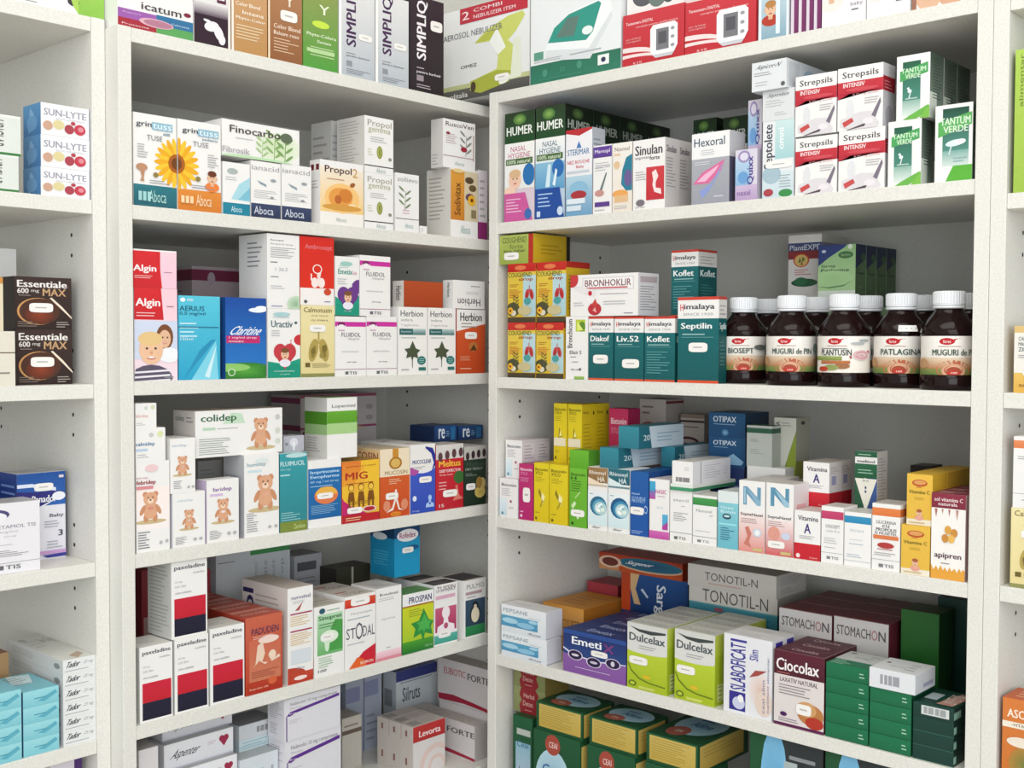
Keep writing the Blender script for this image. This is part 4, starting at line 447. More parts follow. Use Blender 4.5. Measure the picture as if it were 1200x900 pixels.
'plex': ('dcd8d4', [r(0, .88, 1, 1, 'e4e0dc'), r(0, .76, 1, .88, '34406a', '42507c'), t(.04, .77, .96, .85, 'PlantEXPE', 'd4d8e4', 1), r(0, .64, 1, .76, '8a3034'), e(.4, .62, .24, .1, 'c8502a'), e(.4, .62, .2, .085, 'd8b870'), pg('5a6a2a', .3, .58, .4, .6, .36, .67), pg('6a7a34', .42, .58, .52, .64, .42, .68), pg('8a5a2a', .36, .56, .46, .55, .42, .6), ln(.2, .4, .75, .5, 3, 'c06a6a'), e(.5, .29, .4, .06, '24583a'), e(.4, .31, .2, .06, '2a6a42')], [r(0, .88, 1, 1, 'c8c2bc'), r(0, .76, 1, .88, '8a8aa0'), r(0, 0, 1, .76, 'b8b2ac')]),
# fourth shelf right
'bixw': (W, [t(.1, .8, .92, .88, 'Bixtonim', '5a5a66', 2), ln(.1, .55, .7, .76, 5, 'a4a8b0'), r(0, .04, .4, .5, 'c4dce4', 'e0eaee'), e(.62, .42, .06, .035, 'a04a6a'), ln(.5, .22, .85, .3, 1, G2), e(.16, .1, .06, .04, '6a8a94')], [r(0, 0, 1, 1, 'd4cdd2'), r(.08, .6, .92, .92, 'dfd9dc'), ln(.15, .5, .85, .9, 5, 'a8a0a8')], [], 'cfc4ca'),
'bixm': ('b82a70', [r(0, 0, 1, 1, 'b0246a', 'bc306e'), t(.1, .88, .92, .93, 'Bixtonim', 'f0d8e4', 2), t(.1, .8, .6, .86, 'XYLO', 'd890b4', 1), ln(.1, .68, .75, .77, 3, 'd890b4'), ln(.1, .12, .4, .18, 1, 'e8b8d0'), e(.18, .07, .08, .025, 'ecd4e0'), st(.3, .32, .8, .58)], [r(0, 0, 1, 1, '98205a')], [ln(.2, .2, .8, .6, 2, 'd070a0')], '9c2858'),
'bixy': ('dcc41c', [r(0, 0, 1, 1, 'd8be18', 'e0cc24'), t(.08, .87, .92, .92, 'Bixtonim', '5a5210', 2), t(.08, .8, .6, .86, 'XYLO', '6a6010', 2), ln(.1, .68, .8, .78, 3, 'a8981c'), pg('f0e48a', .55, .52, .75, .44, .6, .3, .5, .46), pg('8a7a1c', .3, .5, .36, .58, .64, .36, .6, .34), pg('a89820', .4, .28, .44, .24, .62, .34, .56, .36), e(.6, .42, .1, .05, 'f0e8b0'), ln(.1, .14, .5, .19, 1, 'a8981c'), e(.16, .06, .07, .025, '6a6010')], [r(0, 0, 1, 1, 'd0b416', 'd8be1e'), ln(.1, .3, .8, .75, 7, 'b49c18'), t(.1, .85, .6, .9, 'Bixtonim', '6a6010', 1), e(.85, .84, .05, .03, '3a3410')], [ln(.2, .3, .8, .7, 2, 'a8981c')], 'd4ba20'),
'bixyp': ('dcc41c', [r(0, 0, 1, 1, 'd8be18', 'e0cc24'), t(.08, .88, .92, .93, 'Bixtonim', '5a5210', 2), t(.08, .82, .6, .87, 'XYLO', '6a6010', 2), ln(.1, .7, .8, .8, 3, 'a8981c'), pg('8a7a1c', .36, .42, .42, .6, .66, .46, .6, .44), pg('f0e48a', .42, .44, .5, .56, .64, .46), ln(.1, .16, .6, .22, 2, 'a8981c'), e(.16, .08, .07, .03, '6a6010'), r(.02, .28, .92, .42, 'e6dcc0')], [r(0, 0, 1, 1, 'd0b416', 'd8be1e'), ln(.1, .25, .8, .7, 7, 'b49c18'), t(.1, .84, .5, .89, 'Bixtonim', '6a6010', 1), e(.85, .85, .05, .035, '3a3410')], [ln(.2, .3, .8, .7, 2, 'a8981c')], 'c4ac20'),
'bixpk': ('c82a5c', [r(0, 0, 1, 1, 'c02456', 'cc3064'), t(.1, .8, .92, .88, 'Bixtonim', 'f4d4de', 2), t(.1, .68, .6, .76, 'XYLO', 'e090a8', 1), e(.6, .46, .12, .1, 'e07a98'), t(.06, .26, .5, .31, 'spray', 'f0c8d4', 1), e(.2, .1, .12, .06, 'f0c8d4'), st(.0, .36, .86, .52)], [r(0, 0, 1, 1, 'a82050')], [], '981e48'),
'bixg': ('6ab02e', [r(0, 0, 1, 1, '62aa2a', '72b836'), t(.08, .87, .92, .92, 'Bixtonim', '2a5010', 2), t(.08, .8, .4, .86, 'H', '2a5010', 2), ln(.1, .6, .9, .8, 5, '3a701a'), pg('cfe6b4', .1, .36, .3, .44, .4, .4, .2, .3), pg('a8d078', .3, .5, .6, .62, .66, .6, .36, .48), e(.18, .06, .08, .025, '2a5010'), r(.44, .14, .54, .24, 'dceccc'), st(.1, .18, .88, .3)], [r(0, 0, 1, 1, '4a8a1e')], [ln(.1, .3, .8, .7, 2, '4a8a1e')], '62a630'),
'bixglie': ('64ac28', [r(0, 0, 1, 1, '5ca426', '6cb432')], [r(0, 0, 1, 1, '4a8a24')], [ln(.1, .3, .9, .7, 2, '4a8a1e')], '58982a'),
'rinb': (W, [r(0, .76, 1, 1, '8a6a44', '98784e'), t(.06, .87, .9, .95, 'Rhinoxyl', 'efe4d4', 1), t(.5, .78, .86, .86, 'HA', 'efe4d4', 2), pg('ecd8c0', 0, .76, 0, .84, .85, .73, 0, .73), r(0, .7, 1, .73, 'c8b8a4'), r(0, .08, 1, .62, 'cfe4e8', 'e8eef0'), pic('swirl', .54, .39, .86, '2a6a8a', '5aa0bc', 'b8d4d4'), ln(.1, .56, .3, .6, 1, '8aa'), t(.2, .03, .7, .065, 'Rhinosol', '5a6a70', 1, 0, .3)], NO),
'rint': (W, [r(0, .76, 1, 1, '1f5a6a', '2a6c7a'), t(.06, .87, .9, .95, 'Rhinoxyl', 'dce8ea', 1), t(.5, .78, .86, .86, 'HA', 'dce8ea', 2), pg('dceaea', 0, .76, 0, .86, .85, .73, 0, .73), r(0, .7, 1, .73, '6a8a94'), r(0, .08, 1, .62, 'cfe4e8', 'e8eef0'), pic('swirl', .54, .39, .86, '1f5a88', '3f8cb4', 'b0d0d4'), ln(.1, .56, .3, .6, 1, '8aa'), t(.2, .03, .7, .065, 'Rhinosol', '5a6a70', 1, 0, .3)], NO),
'prot': ('1e5aa4', [r(0, 0, 1, 1, '1a52a0', '205aa0'), t(.08, .64, .5, .67, 'Nasal', 'b4ccec', 1), t(.08, .57, .84, .61, 'DOUBLE', 'a0c0e8', 1), t(.08, .52, .84, .565, 'PROTECT', 'a0c0e8', 2), e(.86, .42, .1, .06, 'b4ccec'), e(.86, .42, .08, .045, '1c54a0'), ln(.08, .03, .8, .09, 2, 'a0bce4'), st(.0, .33, .76, .45)], [r(0, 0, 1, 1, '174684')], [ln(.1, .5, .9, .9, 3, '3a78b8')], '1c528e'),
'nask': (W, [r(0, .7, .3, .96, '3a9ac4', '4aa4cc'), r(0, .66, .3, .8, 'b8489c', '6a78b8'), t(.3, .76, .86, .83, 'NASIC', 'c45a9a', 2), ln(.4, .7, .8, .74, 1, 'c8a4bc'), t(.36, .5, .7, .54, 'spray', 'b8c4d0', 0), r(.66, .16, .94, .42, '4aa0cc', '58acd4'), pg('b0409a', .66, .16, .94, .16, .94, .3, .66, .22), r(0, 0, 1, .13, 'bc4a9c', 'd06ab4')], [r(0, 0, 1, 1, 'd0cacc'), r(0, 0, 1, .13, 'a4408a')], [ln(.2, .3, .8, .7, 2, G2)], 'd0c8c8'),
'lietl': ('2a7888', [r(0, 0, 1, 1, '2a7484', '348898')], [r(.0, 0, .3, 1, '286878'), t(.1, .36, .24, .62, '20', 'd4e4e8', 1), pg('d0dee8', .28, 0, 1, 0, 1, 1, .22, 1), ln(.4, .25, .9, .75, 3, '9ab8cc')], [r(0, 0, 1, 1, '3a8494')], '3a7c8c'),
'steri': (W, [t(.14, .78, .84, .84, 'steril', '9aa49e', 1), ln(.5, .68, .8, .72, 1, G2), ln(.16, .4, .86, .58, 5, '8a8e90'), r(0, .17, 1, .18, '7a7e7c'), r(.2, .04, .36, .1, '6a6e6c'), t(.4, .04, .74, .1, 'TIS', '6a6e6c', 1)], None, [], 'd4d4ce'),
'slabg': ('d8dcd4', [r(0, 0, 1, .55, '3a8a62', '439a6e'), r(0, .55, 1, 1, 'e0e4de')], [r(0, 0, 1, .55, '2f7a56'), r(0, .55, 1, 1, 'd4d8d2')], [], 'd4d8d0'),
'whlie': (W, [ln(.6, .6, .9, .8, 2, G2), r(.18, .1, .85, .3, '8a8488'), r(.3, .1, .33, .3, 'd8d4d4'), r(.5, .1, .53, .3, 'd8d4d4')], [r(0, 0, 1, 1, 'dcdade'), r(.2, .02, .215, .98, '7a787c'), ln(.3, .2, .75, .85, 6, 'bcbac4'), ln(.8, .3, .95, .7, 3, 'c8c6cc')], [ln(.2, .2, .5, .4, 1, G2)], 'd0cdc9'),
'nasg': (W, [r(0, .8, 1, .95, '3a8a44', '469850'), t(.14, .66, .8, .72, 'Nasosal', '9aa49e', 1), ln(.7, .58, .86, .64, 1, G2), ln(.12, .26, .8, .3, 1, G2), r(0, .16, 1, .17, '7a8a7a'), r(.2, .05, .36, .1, '7a7e7c'), t(.4, .05, .7, .1, 'TIS', '7a7e7c', 0)], [r(0, .8, 1, .95, '2f7a3a'), r(0, 0, 1, .78, 'd0d0cc')], [], 'cfccc6'),
'lips': ('7ac0cc', [r(0, 0, 1, 1, '6ab4c4', '8accd6'), r(0, .8, 1, 1, 'dce4e4'), t(.15, .68, .8, .74, 'Herpes', 'cfe8ec', 1), t(.15, .62, .9, .67, 'Buzele', 'cfe8ec', 1), e(.45, .56, .22, .05, '2a4a5a'), e(.45, .565, .15, .02, 'b8dce0'), r(.06, .41, .94, .44, '9ae0e8'), ln(.15, .14, .85, .38, 6, '2a6a8a')], [r(0, 0, 1, 1, '9ac4cc'), r(0, .8, 1, 1, 'd0d4d4')], [], 'c8ccc8'),
'septN': (W, [r(0, 0, 1, .55, 'dc8c84', 'f0e6e4'), pg('6a98b4', .16, .66, .16, .92, .32, .92, .7, .78, .7, .92, .84, .92, .84, .66, .7, .66, .3, .82, .3, .66), pg('a8c8d8', .2, .68, .2, .9, .25, .9, .25, .68), pg('8ab0c8', .3, .9, .84, .72, .84, .66, .7, .66), t(.06, .5, .92, .55, 'SeptaNazal', '4a3a40', 2), ln(.08, .4, .8, .48, 3, 'a88a8c'), pg('c87a6a', .2, .1, .34, .22, .24, .34, .38, .36, .5, .26, .4, .14, .5, .06), e(.72, .28, .16, .06, 'c8d4e4'), e(.72, .28, .1, .04, 'eee'), r(.55, .02, .92, .06, 'c8b87a')], [r(0, 0, 1, 1, 'dcc4c4', 'e0dcdc'), r(.2, .4, .8, .72, 'dca4a8'), ln(.1, .1, .9, .4, 5, 'b89498')], [ln(.2, .2, .8, .6, 2, G2)], 'cfc9c4'),
'septN2': (W, [r(0, 0, 1, .5, 'cc5a5c', 'f0e2e0'), pg('5a90ac', .16, .68, .16, .94, .32, .94, .7, .8, .7, .94, .84, .94, .84, .68, .7, .68, .3, .84, .3, .68), pg('9cc0d2', .3, .92, .84, .74, .84, .68, .7, .68), t(.06, .5, .92, .55, 'SeptaNazal', '4a3a40', 2), ln(.08, .4, .8, .48, 3, 'a88a8c'), e(.3, .3, .22, .1, 'dc9a8a'), e(.74, .28, .16, .05, 'c8d0e4'), r(.55, .02, .92, .06, 'c8b87a'), st(.08, .1, .7, .2)], [r(0, 0, 1, 1, 'dcc4c4', 'e0dcdc'), r(.2, .4, .8, .72, 'dca4a8'), ln(.1, .1, .9, .4, 5, 'b89498')], [ln(.2, .2, .8, .6, 2, G2)], 'cfc9c4'),
'otip': ('1c4e78', [r(0, 0, 1, 1, '184874', '1e5480'), t(.12, .62, .76, .86, 'OTIPAX', 'd4dee8', 2), ln(.14, .5, .74, .58, 1, '8ab0cc'), e(.46, .2, .1, .14, '8ab8d4', '2a6a98')], [r(0, 0, 1, 1, '123450')], [], '22486a'),
'otip2': ('1c4e78', [r(0, 0, 1, 1, '184874', '1e5480'), t(.12, .74, .76, .9, 'OTIPAX', 'd4dee8', 2), ln(.14, .64, .74, .7, 1, '8ab0cc'), pg('8ab4d0', .4, .08, .9, .08, .96, .2, .68, .46, .36, .22)], [r(0, 0, 1, 1, '123450')], [], '22486a'),
'grtop': ('bcc0b8', [r(0, .82, 1, .94, '2a5a44'), ln(.14, .6, .6, .68, 2, '7a7e78'), ln(.14, .3, .7, .44, 3, '9a9e98')], [r(0, .82, 1, .94, '244c3a'), r(0, 0, 1, .8, 'a8aca4')], [], '4a6a58'),
'bepa': ('d0d0c4', [pg('5a8a3a', 0, 0, .5, .2, 1, .8, 1, 0), pg('8a9a34', .5, 0, .6, .3, 1, .8, 1, 0), t(.08, .34, .26, .94, 'BENPANTEINA', '4a4e46', 1, 90), ln(.35, .86, .9, .94, 2, '8a8e84')], [r(0, 0, 1, 1, 'a4a494'), r(0, 0, 1, .3, '8a9040'), e(.5, .92, .15, .03, '3a3a34')], [], 'b0b0a4'),
'vitA': (W, [r(0, 0, 1, .33, 'c01c2c', 'c8222e'), t(.14, .8, .92, .9, 'Vitamina', '4a4650', 2), t(.38, .54, .64, .74, 'A', '3a3478', 2), ln(.2, .42, .8, .5, 3, G1), e(.16, .07, .08, .045, 'f0d8d8'), t(.6, .03, .9, .07, '20 capsule', 'f0c8c8', 0)], [r(0, 0, 1, .33, 'b01828'), r(0, .33, 1, 1, 'd8d2d0'), r(.2, .5, .6, .7, '9a98b8'), ln(.1, .74, .9, .92, 4, 'a4a0a0')], [], 'c8c0ba'),
'pinkt': (W, [r(0, .78, 1, .92, 'b83a64', 'c4486e'), t(.2, .62, .84, .68, 'IODOSEPT', '7a7a80', 1), t(.22, .55, .84, .59, 'solutie 20 ml', '9a9aa0', 0), ln(.12, .34, .88, .46, 3, G2), ln(.14, .26, .8, .3, 1, G2), r(0, .18, 1, .185, '77777c'), r(.26, .07, .42, .12, '7a7a80'), t(.46, .07, .8, .12, 'TIS', '7a7a80', 1)], None, [ln(.3, .2, .9, .6, 3, G2)], 'd0c9c4'),
'bluet': (W, [r(0, .8, 1, .93, '2a86b4', '3690bc'), t(.2, .64, .74, .7, 'tinctura', 'b8c0c8', 1), ln(.2, .48, .8, .52, 1, 'c4ccd4'), ln(.18, .4, .74, .44, 1, 'a4b4c4'), ln(.1, .16, .9, .24, 2, 'a4b4c4'), r(0, .1, 1, .105, '6a7a94')], None, [], 'd0cec8'),
'drgr': (W, [r(0, 0, .42, .54, '24543c'), r(.5, 0, 1, .54, '2c4a80', '3a5a94'), pg('e4e0d4', .0, .52, 1, .52, .56, .0, .46, .0), pg('24543c', 0, 0, .44, 0, 0, .5), r(0, .53, 1, .78, '1e5638', '266042'), r(0, .9, 1, 1, '1e5638', '266042'), r(0, .86, 1, .88, 'e8e6e0'), t(.1, .8, .9, .85, 'melisol', '4a4e4a', 2), ln(.15, .6, .85, .7, 2, '9ac0a8'), ln(.15, .92, .8, .97, 1, '9ac0a8'), pic('drops', .5, .33, .34, '2c4478'), t(.36, .47, .64, .5, '20 ml', '5a6a5a', 0)], [r(0, 0, 1, 1, 'c8c4c0'), ln(.1, .15, .9, .9, 14, '9a9894')], [], '8a948c'),
'orant': (W, [r(0, .82, 1, .94, 'd8743a', 'e08248'), t(.14, .7, .86, .75, 'GLICERINA', '5a565a', 1), t(.36, .65, .62, .69, 'cu', '5a565a', 1), t(.14, .59, .88, .64, 'PROPOLIS', '5a565a', 2), t(.1, .54, .9, .58, 'SI MUSETEL', '5a565a', 1), r(.05, .47, .95, .53, 'd87a4a'), e(.5, .38, .3, .045, 'b03a3a'), ln(.2, .3, .8, .35, 1, 'c08a8a'), ln(.1, .22, .9, .28, 2, '9a9696'), r(0, .16, 1, .165, '77777c'), r(.26, .05, .42, .1, '7a7a80'), t(.46, .05, .8, .1, 'TIS', '7a7a80', 1)], [r(0, .82, 1, .94, 'c86a34'), r(0, 0, 1, .8, 'dcd8d4')], [ln(.2, .2, .9, .6, 3, G2)], 'c8c2bc'),
'vitC': ('e0b444', [r(0, 0, 1, .12, 'e8e0cc'), r(0, .12, 1, 1, 'e0b444', 'e4b848'), e(.5, .83, .3, .07, 'b8502a'), e(.5, .84, .24, .045, 'd89a5a'), ln(.36, .73, .66, .77, 1, 'b8502a'), t(.08, .62, .9, .69, 'Vitamina C', '6a6420', 2), ln(.3, .5, .7, .56, 2, 'b4902c'), pic('child', .5, .22, .4, 'e0a090', 'a85a3a'), ln(.1, .03, .9, .09, 1, 'c8a878')], [r(0, 0, 1, 1, 'c49a24', 'd0a830')], [r(0, 0, 1, .2, 'd8b03a')], 'd0a830'),
'apip': ('efece8', [r(0, .83, 1, 1, '7a2438', '8a2c40'), t(.08, .91, .92, .955, 'sol vitamina C', 'e8d4d4', 2), t(.2, .86, .76, .9, 'naturala', 'e8d4d4', 2), pg('e0a03c', 0, 0, 1, 0, 1, .12, .94, .14, .9, .1, .84, .15, .78, .09, .7, .14, .62, .1, .56, .15, .5, .09, .42, .14, .36, .1, .3, .16, .22, .1, .16, .15, .08, .1, 0, .17), t(.1, .23, .9, .31, 'apipren', '5a3a48', 2), ln(.3, .17, .6, .21, 1, 'a89898'), pg('a86a5a', .1, .82, .14, .72, .18, .82), pg('b88a7a', .3, .82, .33, .76, .36, .82), pg('a86a5a', .5, .82, .53, .74, .56, .82), pg('b88a7a', .72, .82, .76, .7, .8, .82), e(.5, .58, .1, .05, 'd8a048'), e(.68, .55, .1, .05, 'c88a3c'), e(.6, .48, .1, .05, 'e4b45c'), e(.42, .48, .1, .05, 'c88a3c')], [r(0, 0, 1, 1, 'c8a4a4')], [r(0, 0, 1, 1, '7a2c3c'), ln(.1, .2, .9, .8, 2, 'd8b8bc')], '84344a'),
'redwh': ('c4bcb8', [r(0, .06, 1, .1, '8a2a30'), e(.35, .3, .3, .14, 'a84a4a'), e(.35, .3, .24, .1, 'c4bcb8'), ln(.1, .6, .6, .9, 2, '8a7a78')], [r(0, 0, 1, 1, 'b0a8a2'), r(0, .9, 1, .96, '7a2a2e')], [], '98908a'),
'brnwh': ('c8beb4', [r(0, .9, 1, 1, '9a8a78'), r(0, .78, 1, .84, '4a3a34'), ln(.1, .62, .8, .7, 1, '6a5a54'), e(.3, .22, .5, .16, '5a3040'), e(.3, .2, .4, .11, 'c8beb4'), r(0, .0, .55, .2, '6a4048')], [r(0, 0, 1, 1, '8a8078')], [], '9a9084'),
'blackb': ('2a2422', [r(0, 0, 1, 1, '2a2422')], NO),
# fifth shelf right
'peps': ('dde2e6', [r(.0, .0, 1, 1, 'd8dee4', 'e6e9ec'), t(.04, .74, .6, .88, 'PEPSANE', '8a98a4', 1), r(0, .22, .82, .62, '4a90b8', '5aa0c4'), e(.2, .44, .18, .1, 'a8d0e4'), e(.55, .36, .2, .1, '8cc0dc'), e(.72, .54, .1, .06, 'a8d0e4'), t(.6, .06, .92, .14, 'Rosa', '5a5a60', 0, 0, .2), ln(.62, .66, .9, .72, 1, 'b4bcc4')], [r(0, 0, 1, 1, 'd2d2da'), r(0, 0, 1, .04, 'a4a4b0')], [ln(.1, .3, .8, .6, 2, G2)], 'd6d4d4'),
'orang': ('d08a34', [r(0, 0, 1, 1, 'd0a070', 'd89a48'), e(.2, .5, .2, .4, 'e0c4a0'), t(.4, .5, .9, .72, 'ALCOSUPRESS', '6a4a24', 0)], [r(0, 0, 1, 1, 'b87428')], [ln(.2, .2, .9, .8, 4, 'b0701e')], 'cc8a2c'),
'emeb': ('2a3c7c', [r(0, 0, 1, .5, '80529a', '8a5ca4'), r(0, .45, 1, 1, '26407c', '1c3068'), e(.5, .5, .6, .12, '26407c'), r(0, .9, 1, 1, '2a4c90'), t(.14, .68, .62, .86, 'Emeti', 'f0f0f6', 2), t(.64, .64, .82, .84, 'X', '7a3a7a', 2), pg('dcdcee', 0, .54, .1, .46, .3, .4, .5, .36, .75, .4, 1, .44, 1, .46, .75, .43, .5, .39, .3, .43, .1, .5, .0, .58), e(.2, .43, .12, .12, 'dcd0e4'), e(.2, .43, .105, .105, '281c44'), e(.5, .35, .12, .12, 'dcd0e4'), e(.5, .35, .105, .105, '281c44'), e(.8, .42, .12, .12, 'dcd0e4'), e(.8, .42, .105, .105, '281c44'), e(.2, .43, .06, .03, 'd8d0dc'), e(.5, .35, .06, .03, 'c8c0d0'), e(.8, .42, .03, .06, 'd8d0dc'), ln(.2, .14, .84, .18, 1, 'd8c4e0'), st(.46, .5, .72, .64)], [r(0, 0, 1, 1, '4a3a74')], [t(.3, .3, .7, .8, 'Emetix', 'a8b4d8', 1, 0)], '24386e'),
'sarg': ('b8461e', [r(0, 0, 1, 1, 'c0501e', 'a83418'), r(0, 0, .25, .5, 'c88a5a'), e(.62, .55, .36, .34, '1e5a70', '2a7084'), e(.62, .55, .4, .4, 'd8b090'), e(.62, .6, .38, .36, '1c4a78', '1f6a80'), e(.14, .5, .14, .36, 'e0c0a8'), e(.14, .5, .1, .26, '6a2a20'), t(.3, .46, .7, .74, 'Sargenor', 'e8eef0', 2, 0, .3)], [r(0, 0, 1, 1, '98300f')], [], '9a2c18'),
'sargv': ('1a4884', [r(0, 0, 1, 1, '143a70', '1c5090'), r(0, 0, .14, 1, 'cc4a1c', 'b8401c'), pg('d8b484', .14, 1, .28, 1, .22, .6, .3, .2, .2, .2, .14, .6), t(.5, .05, .68, .8, 'Sarg', 'e4eaf2', 2, -90), pg('c8d4e4', .3, .6, .4, .4, .42, .44, .33, .64)], [r(0, 0, 1, 1, '123260'), t(.2, .2, .8, .9, 'SARG', '8aa4c4', 0, 90)], [], '8a2c18'),
'tono': ('d4d0c8', [r(0, 0, 1, 1, 'cfcac2', 'dcd8d0'), t(.2, .36, .8, .72, 'TONOTIL-N', '5a5652', 0), ln(.24, .18, .9, .28, 1, 'c88a8a')], None, [], 'b4aca4'),
'tono2': ('c8ccc8', [r(0, 0, 1, .5, '2a6c80', '3a8494'), r(0, .5, 1, 1, 'd2cec6'), t(.16, .56, .9, .96, 'TONOTIL-N', '56524e', 0), r(0, .46, 1, .5, '6aa0a8'), r(.3, .28, .4, .4, '8a4a5a')], [r(0, 0, 1, .5, '246070'), r(0, .5, 1, 1, 'b8b4ac')], [], 'b4aca4'),
'dulc': ('d4dca0', [r(0, 0, 1, .62, 'a4b81e', 'b8cc38'), r(0, .62, 1, 1, 'd8d8d4'), e(.5, .62, .6, .07, 'd8d8d4'), r(0, .92, 1, 1, 'd0d0cc'), pg('3c4444', .06, .95, .3, .88, .6, .86, .96, .9, .96, .93, .6, .92, .3, .92), t(.05, .73, .95, .85, 'Dulcelax', '4a5258', 2), ln(.3, .62, .8, .69, 2, '9a9e9c'), pg('6a7a1a', .02, .36, .1, .26, .3, .16, .55, .12, .96, .1, .96, .12, .55, .14, .32, .18, .12, .28, .02, .4), e(.5, .21, .1, .03, 'd8b82a'), e(.14, .08, .1, .045, '5a7020'), e(.14, .08, .06, .025, 'b8c83a'), r(.3, .02, .7, .06, 'c8d060'), st(.06, .38, .52, .5)], [r(0, 0, 1, .7, '98ac1c', 'a8bc2c'), r(0, .7, 1, 1, 'b4c43a', 'c0cc58'), r(.25, .06, .9, .3, 'c8d088'), ln(.3, .06, .85, .3, 4, '8a9a4a')], [t(.1, .3, .9, .7, 'Dulcelax', 'a4a4a0', 1)], 'c2c2ba'),
'slab': ('e2e2e6', [r(.12, .04, .46, .28, '34308a'), e(.32, .14, .13, .08, 'c8cce4'), e(.36, .2, .06, .05, 'eee'), t(.14, .3, .46, .9, 'SLABOFICAT', '3c3894', 2, 90), r(.14, .92, .48, .95, '3c3894'), t(.54, .72, .72, .86, 'Slim', '4a46a0', 1, 90), e(.76, .36, .22, .22, 'dcc0b0', 'e6dcdc'), e(.84, .2, .18, .16, 'e0ccc0'), pg('a04a44', .54, .5, .66, .6, .9, .62, .72, .54), t(.8, .08, .86, .5, 'ceai slim', '6a6a9a', 0, 90), t(.9, .1, .96, .8, 'supliment alimentar', '6a6a9a', 0, 90)], [r(0, 0, 1, 1, 'd8d8dc'), r(.3, .85, .95, .97, '3a2e8a')], [ln(.2, .3, .8, .6, 2, G2)], 'd8d6d6'),
'cioc': ('ddd4d2', [r(0, .68, 1, 1, '4a1624', '5a1e2e'), r(0, .0, 1, .04, '5a1a4a'), t(.04, .74, .9, .9, 'Ciocolax', 'f0eaea', 2), ln(.06, .69, .4, .73, 1, 'a8605a'), t(.12, .59, .88, .65, 'LAXATIV NATURAL', '6a5a5e', 1), ln(.1, .42, .9, .57, 4, '8a7e80'), e(.74, .22, .26, .14, 'b87a44'), e(.66, .28, .2, .1, 'cc9a64'), e(.82, .12, .18, .08, 'b03424'), e(.2, .16, .07, .03, '4a1a5a'), ln(.1, .06, .5, .12, 2, '8a7a8a'), st(.46, .2, .76, .34)], [r(0, 0, 1, 1, '4a1822')], [t(.25, .3, .8, .7, 'Ciocolax', 'c0a0a4', 1)], '521c2a'),
'stom': ('c8c4c2', [r(0, .0, 1, 1, 'bcb8b6', 'd0ccca'), t(.05, .82, .68, .92, 'STOMACH', '5a5456', 1), e(.75, .87, .055, .05, 'b08080'), e(.75, .87, .035, .034, 'ccc8c6'), t(.82, .82, .95, .92, 'N', '5a5456', 1), pg('a0303c', .3, .0, .9, .0, .7, .08, .5, .12), e(.4, .3, .1, .1, 'dcd8d6')], [r(0, 0, 1, 1, '6a2c34')], [r(0, 0, 1, .06, 'b88a88'), r(0, .06, 1, 1, '742a34', '682630')], '70262f'),
'greens': ('187048', [r(0, 0, 1, 1, '126440', '17704a'), ln(.78, .3, .92, .75, 2, 'a8ccb8'), r(0, 0, 1, .03, '0c4a30')], [r(0, 0, 1, 1, '0e5034')], [r(0, .36, 1, 1, 'ccd0cc'), ln(.05, .02, .5, .34, 4, 'a4d0bc'), t(.3, .6, .6, .72, 'verde', '8a928c', 0), r(.1, .84, .22, .9, '2a3a30'), ln(.6, .5, .8, .9, 3, 'a8b0aa')], '1a7450'),
'whbar': ('dcdee2', [r(.24, .24, .66, .74, '9a9aa2'), r(.3, .24, .33, .74, 'dcdee2'), r(.4, .24, .42, .74, 'dcdee2'), r(.5, .24, .52, .74, 'dcdee2')], [r(0, 0, 1, 1, 'd8dae0'), r(.4, .2, .9, .4, 'a8a8c0')], [r(.12, .56, .2, .66, '5a5a5e'), t(.26, .3, .62, .5, 'capsule', 'b4b6ba', 0), ln(.64, .2, .94, .8, 3, 'b0b2b6')], 'dfe0e2'),
'darkgs': ('123c34', [r(0, 0, 1, 1, '0e342c', '123c34'), r(0, 0, 1, .04, '3a6a5c')], [r(0, 0, 1, 1, '0c2c26'), r(.0, .2, .12, .7, '8ab0a0')], [], '10362e'),
'darkgb': ('123c34', [r(0, 0, 1, 1, '0e342c', '123c34'), r(.2, .2, .88, .84, 'cfd4d2'), r(.26, .3, .5, .76, '9a9ea0'), r(.54, .3, .8, .76, '9a9ea0'), r(.35, .3, .37, .76, 'd8dcda'), r(.64, .3, .66, .76, 'd8dcda')], [r(0, 0, 1, 1, '0c2c26'), r(.0, .2, .3, .7, '8ab0a0')], [r(.08, .3, .4, .7, 'a8b4b8'), pg('b8887a', .5, .1, .9, .1, 1, .9, .7, .9), t(.55, .2, .9, .8, 'FORTE', 'd8c8c0', 1)], '143c30'),
'greenb': ('1c5a1c', [r(0, 0, 1, 1, '185218', '226424')], [r(0, 0, 1, 1, '123c14')], [], '3a4a2a'),
# bottom right
'tear': ('8a8a4a', [r(0, 0, 1, 1, '7a8050', '8c9060'), pg('8a2028', .22, 0, .7, 0, .8, .2, .72, .5, .8, .8, .7, 1, .24, 1, .18, .7, .26, .5, .18, .3), t(.32, .62, .66, .8, 'Herbal', 'd4a8a0', 1), t(.3, .3, .62, .5, 'Detox', 'd4a8a0', 1), ln(.36, .1, .6, .2, 1, 'c08a84')], [r(0, 0, 1, 1, '7a6a34')], [], '6a6a3c'),
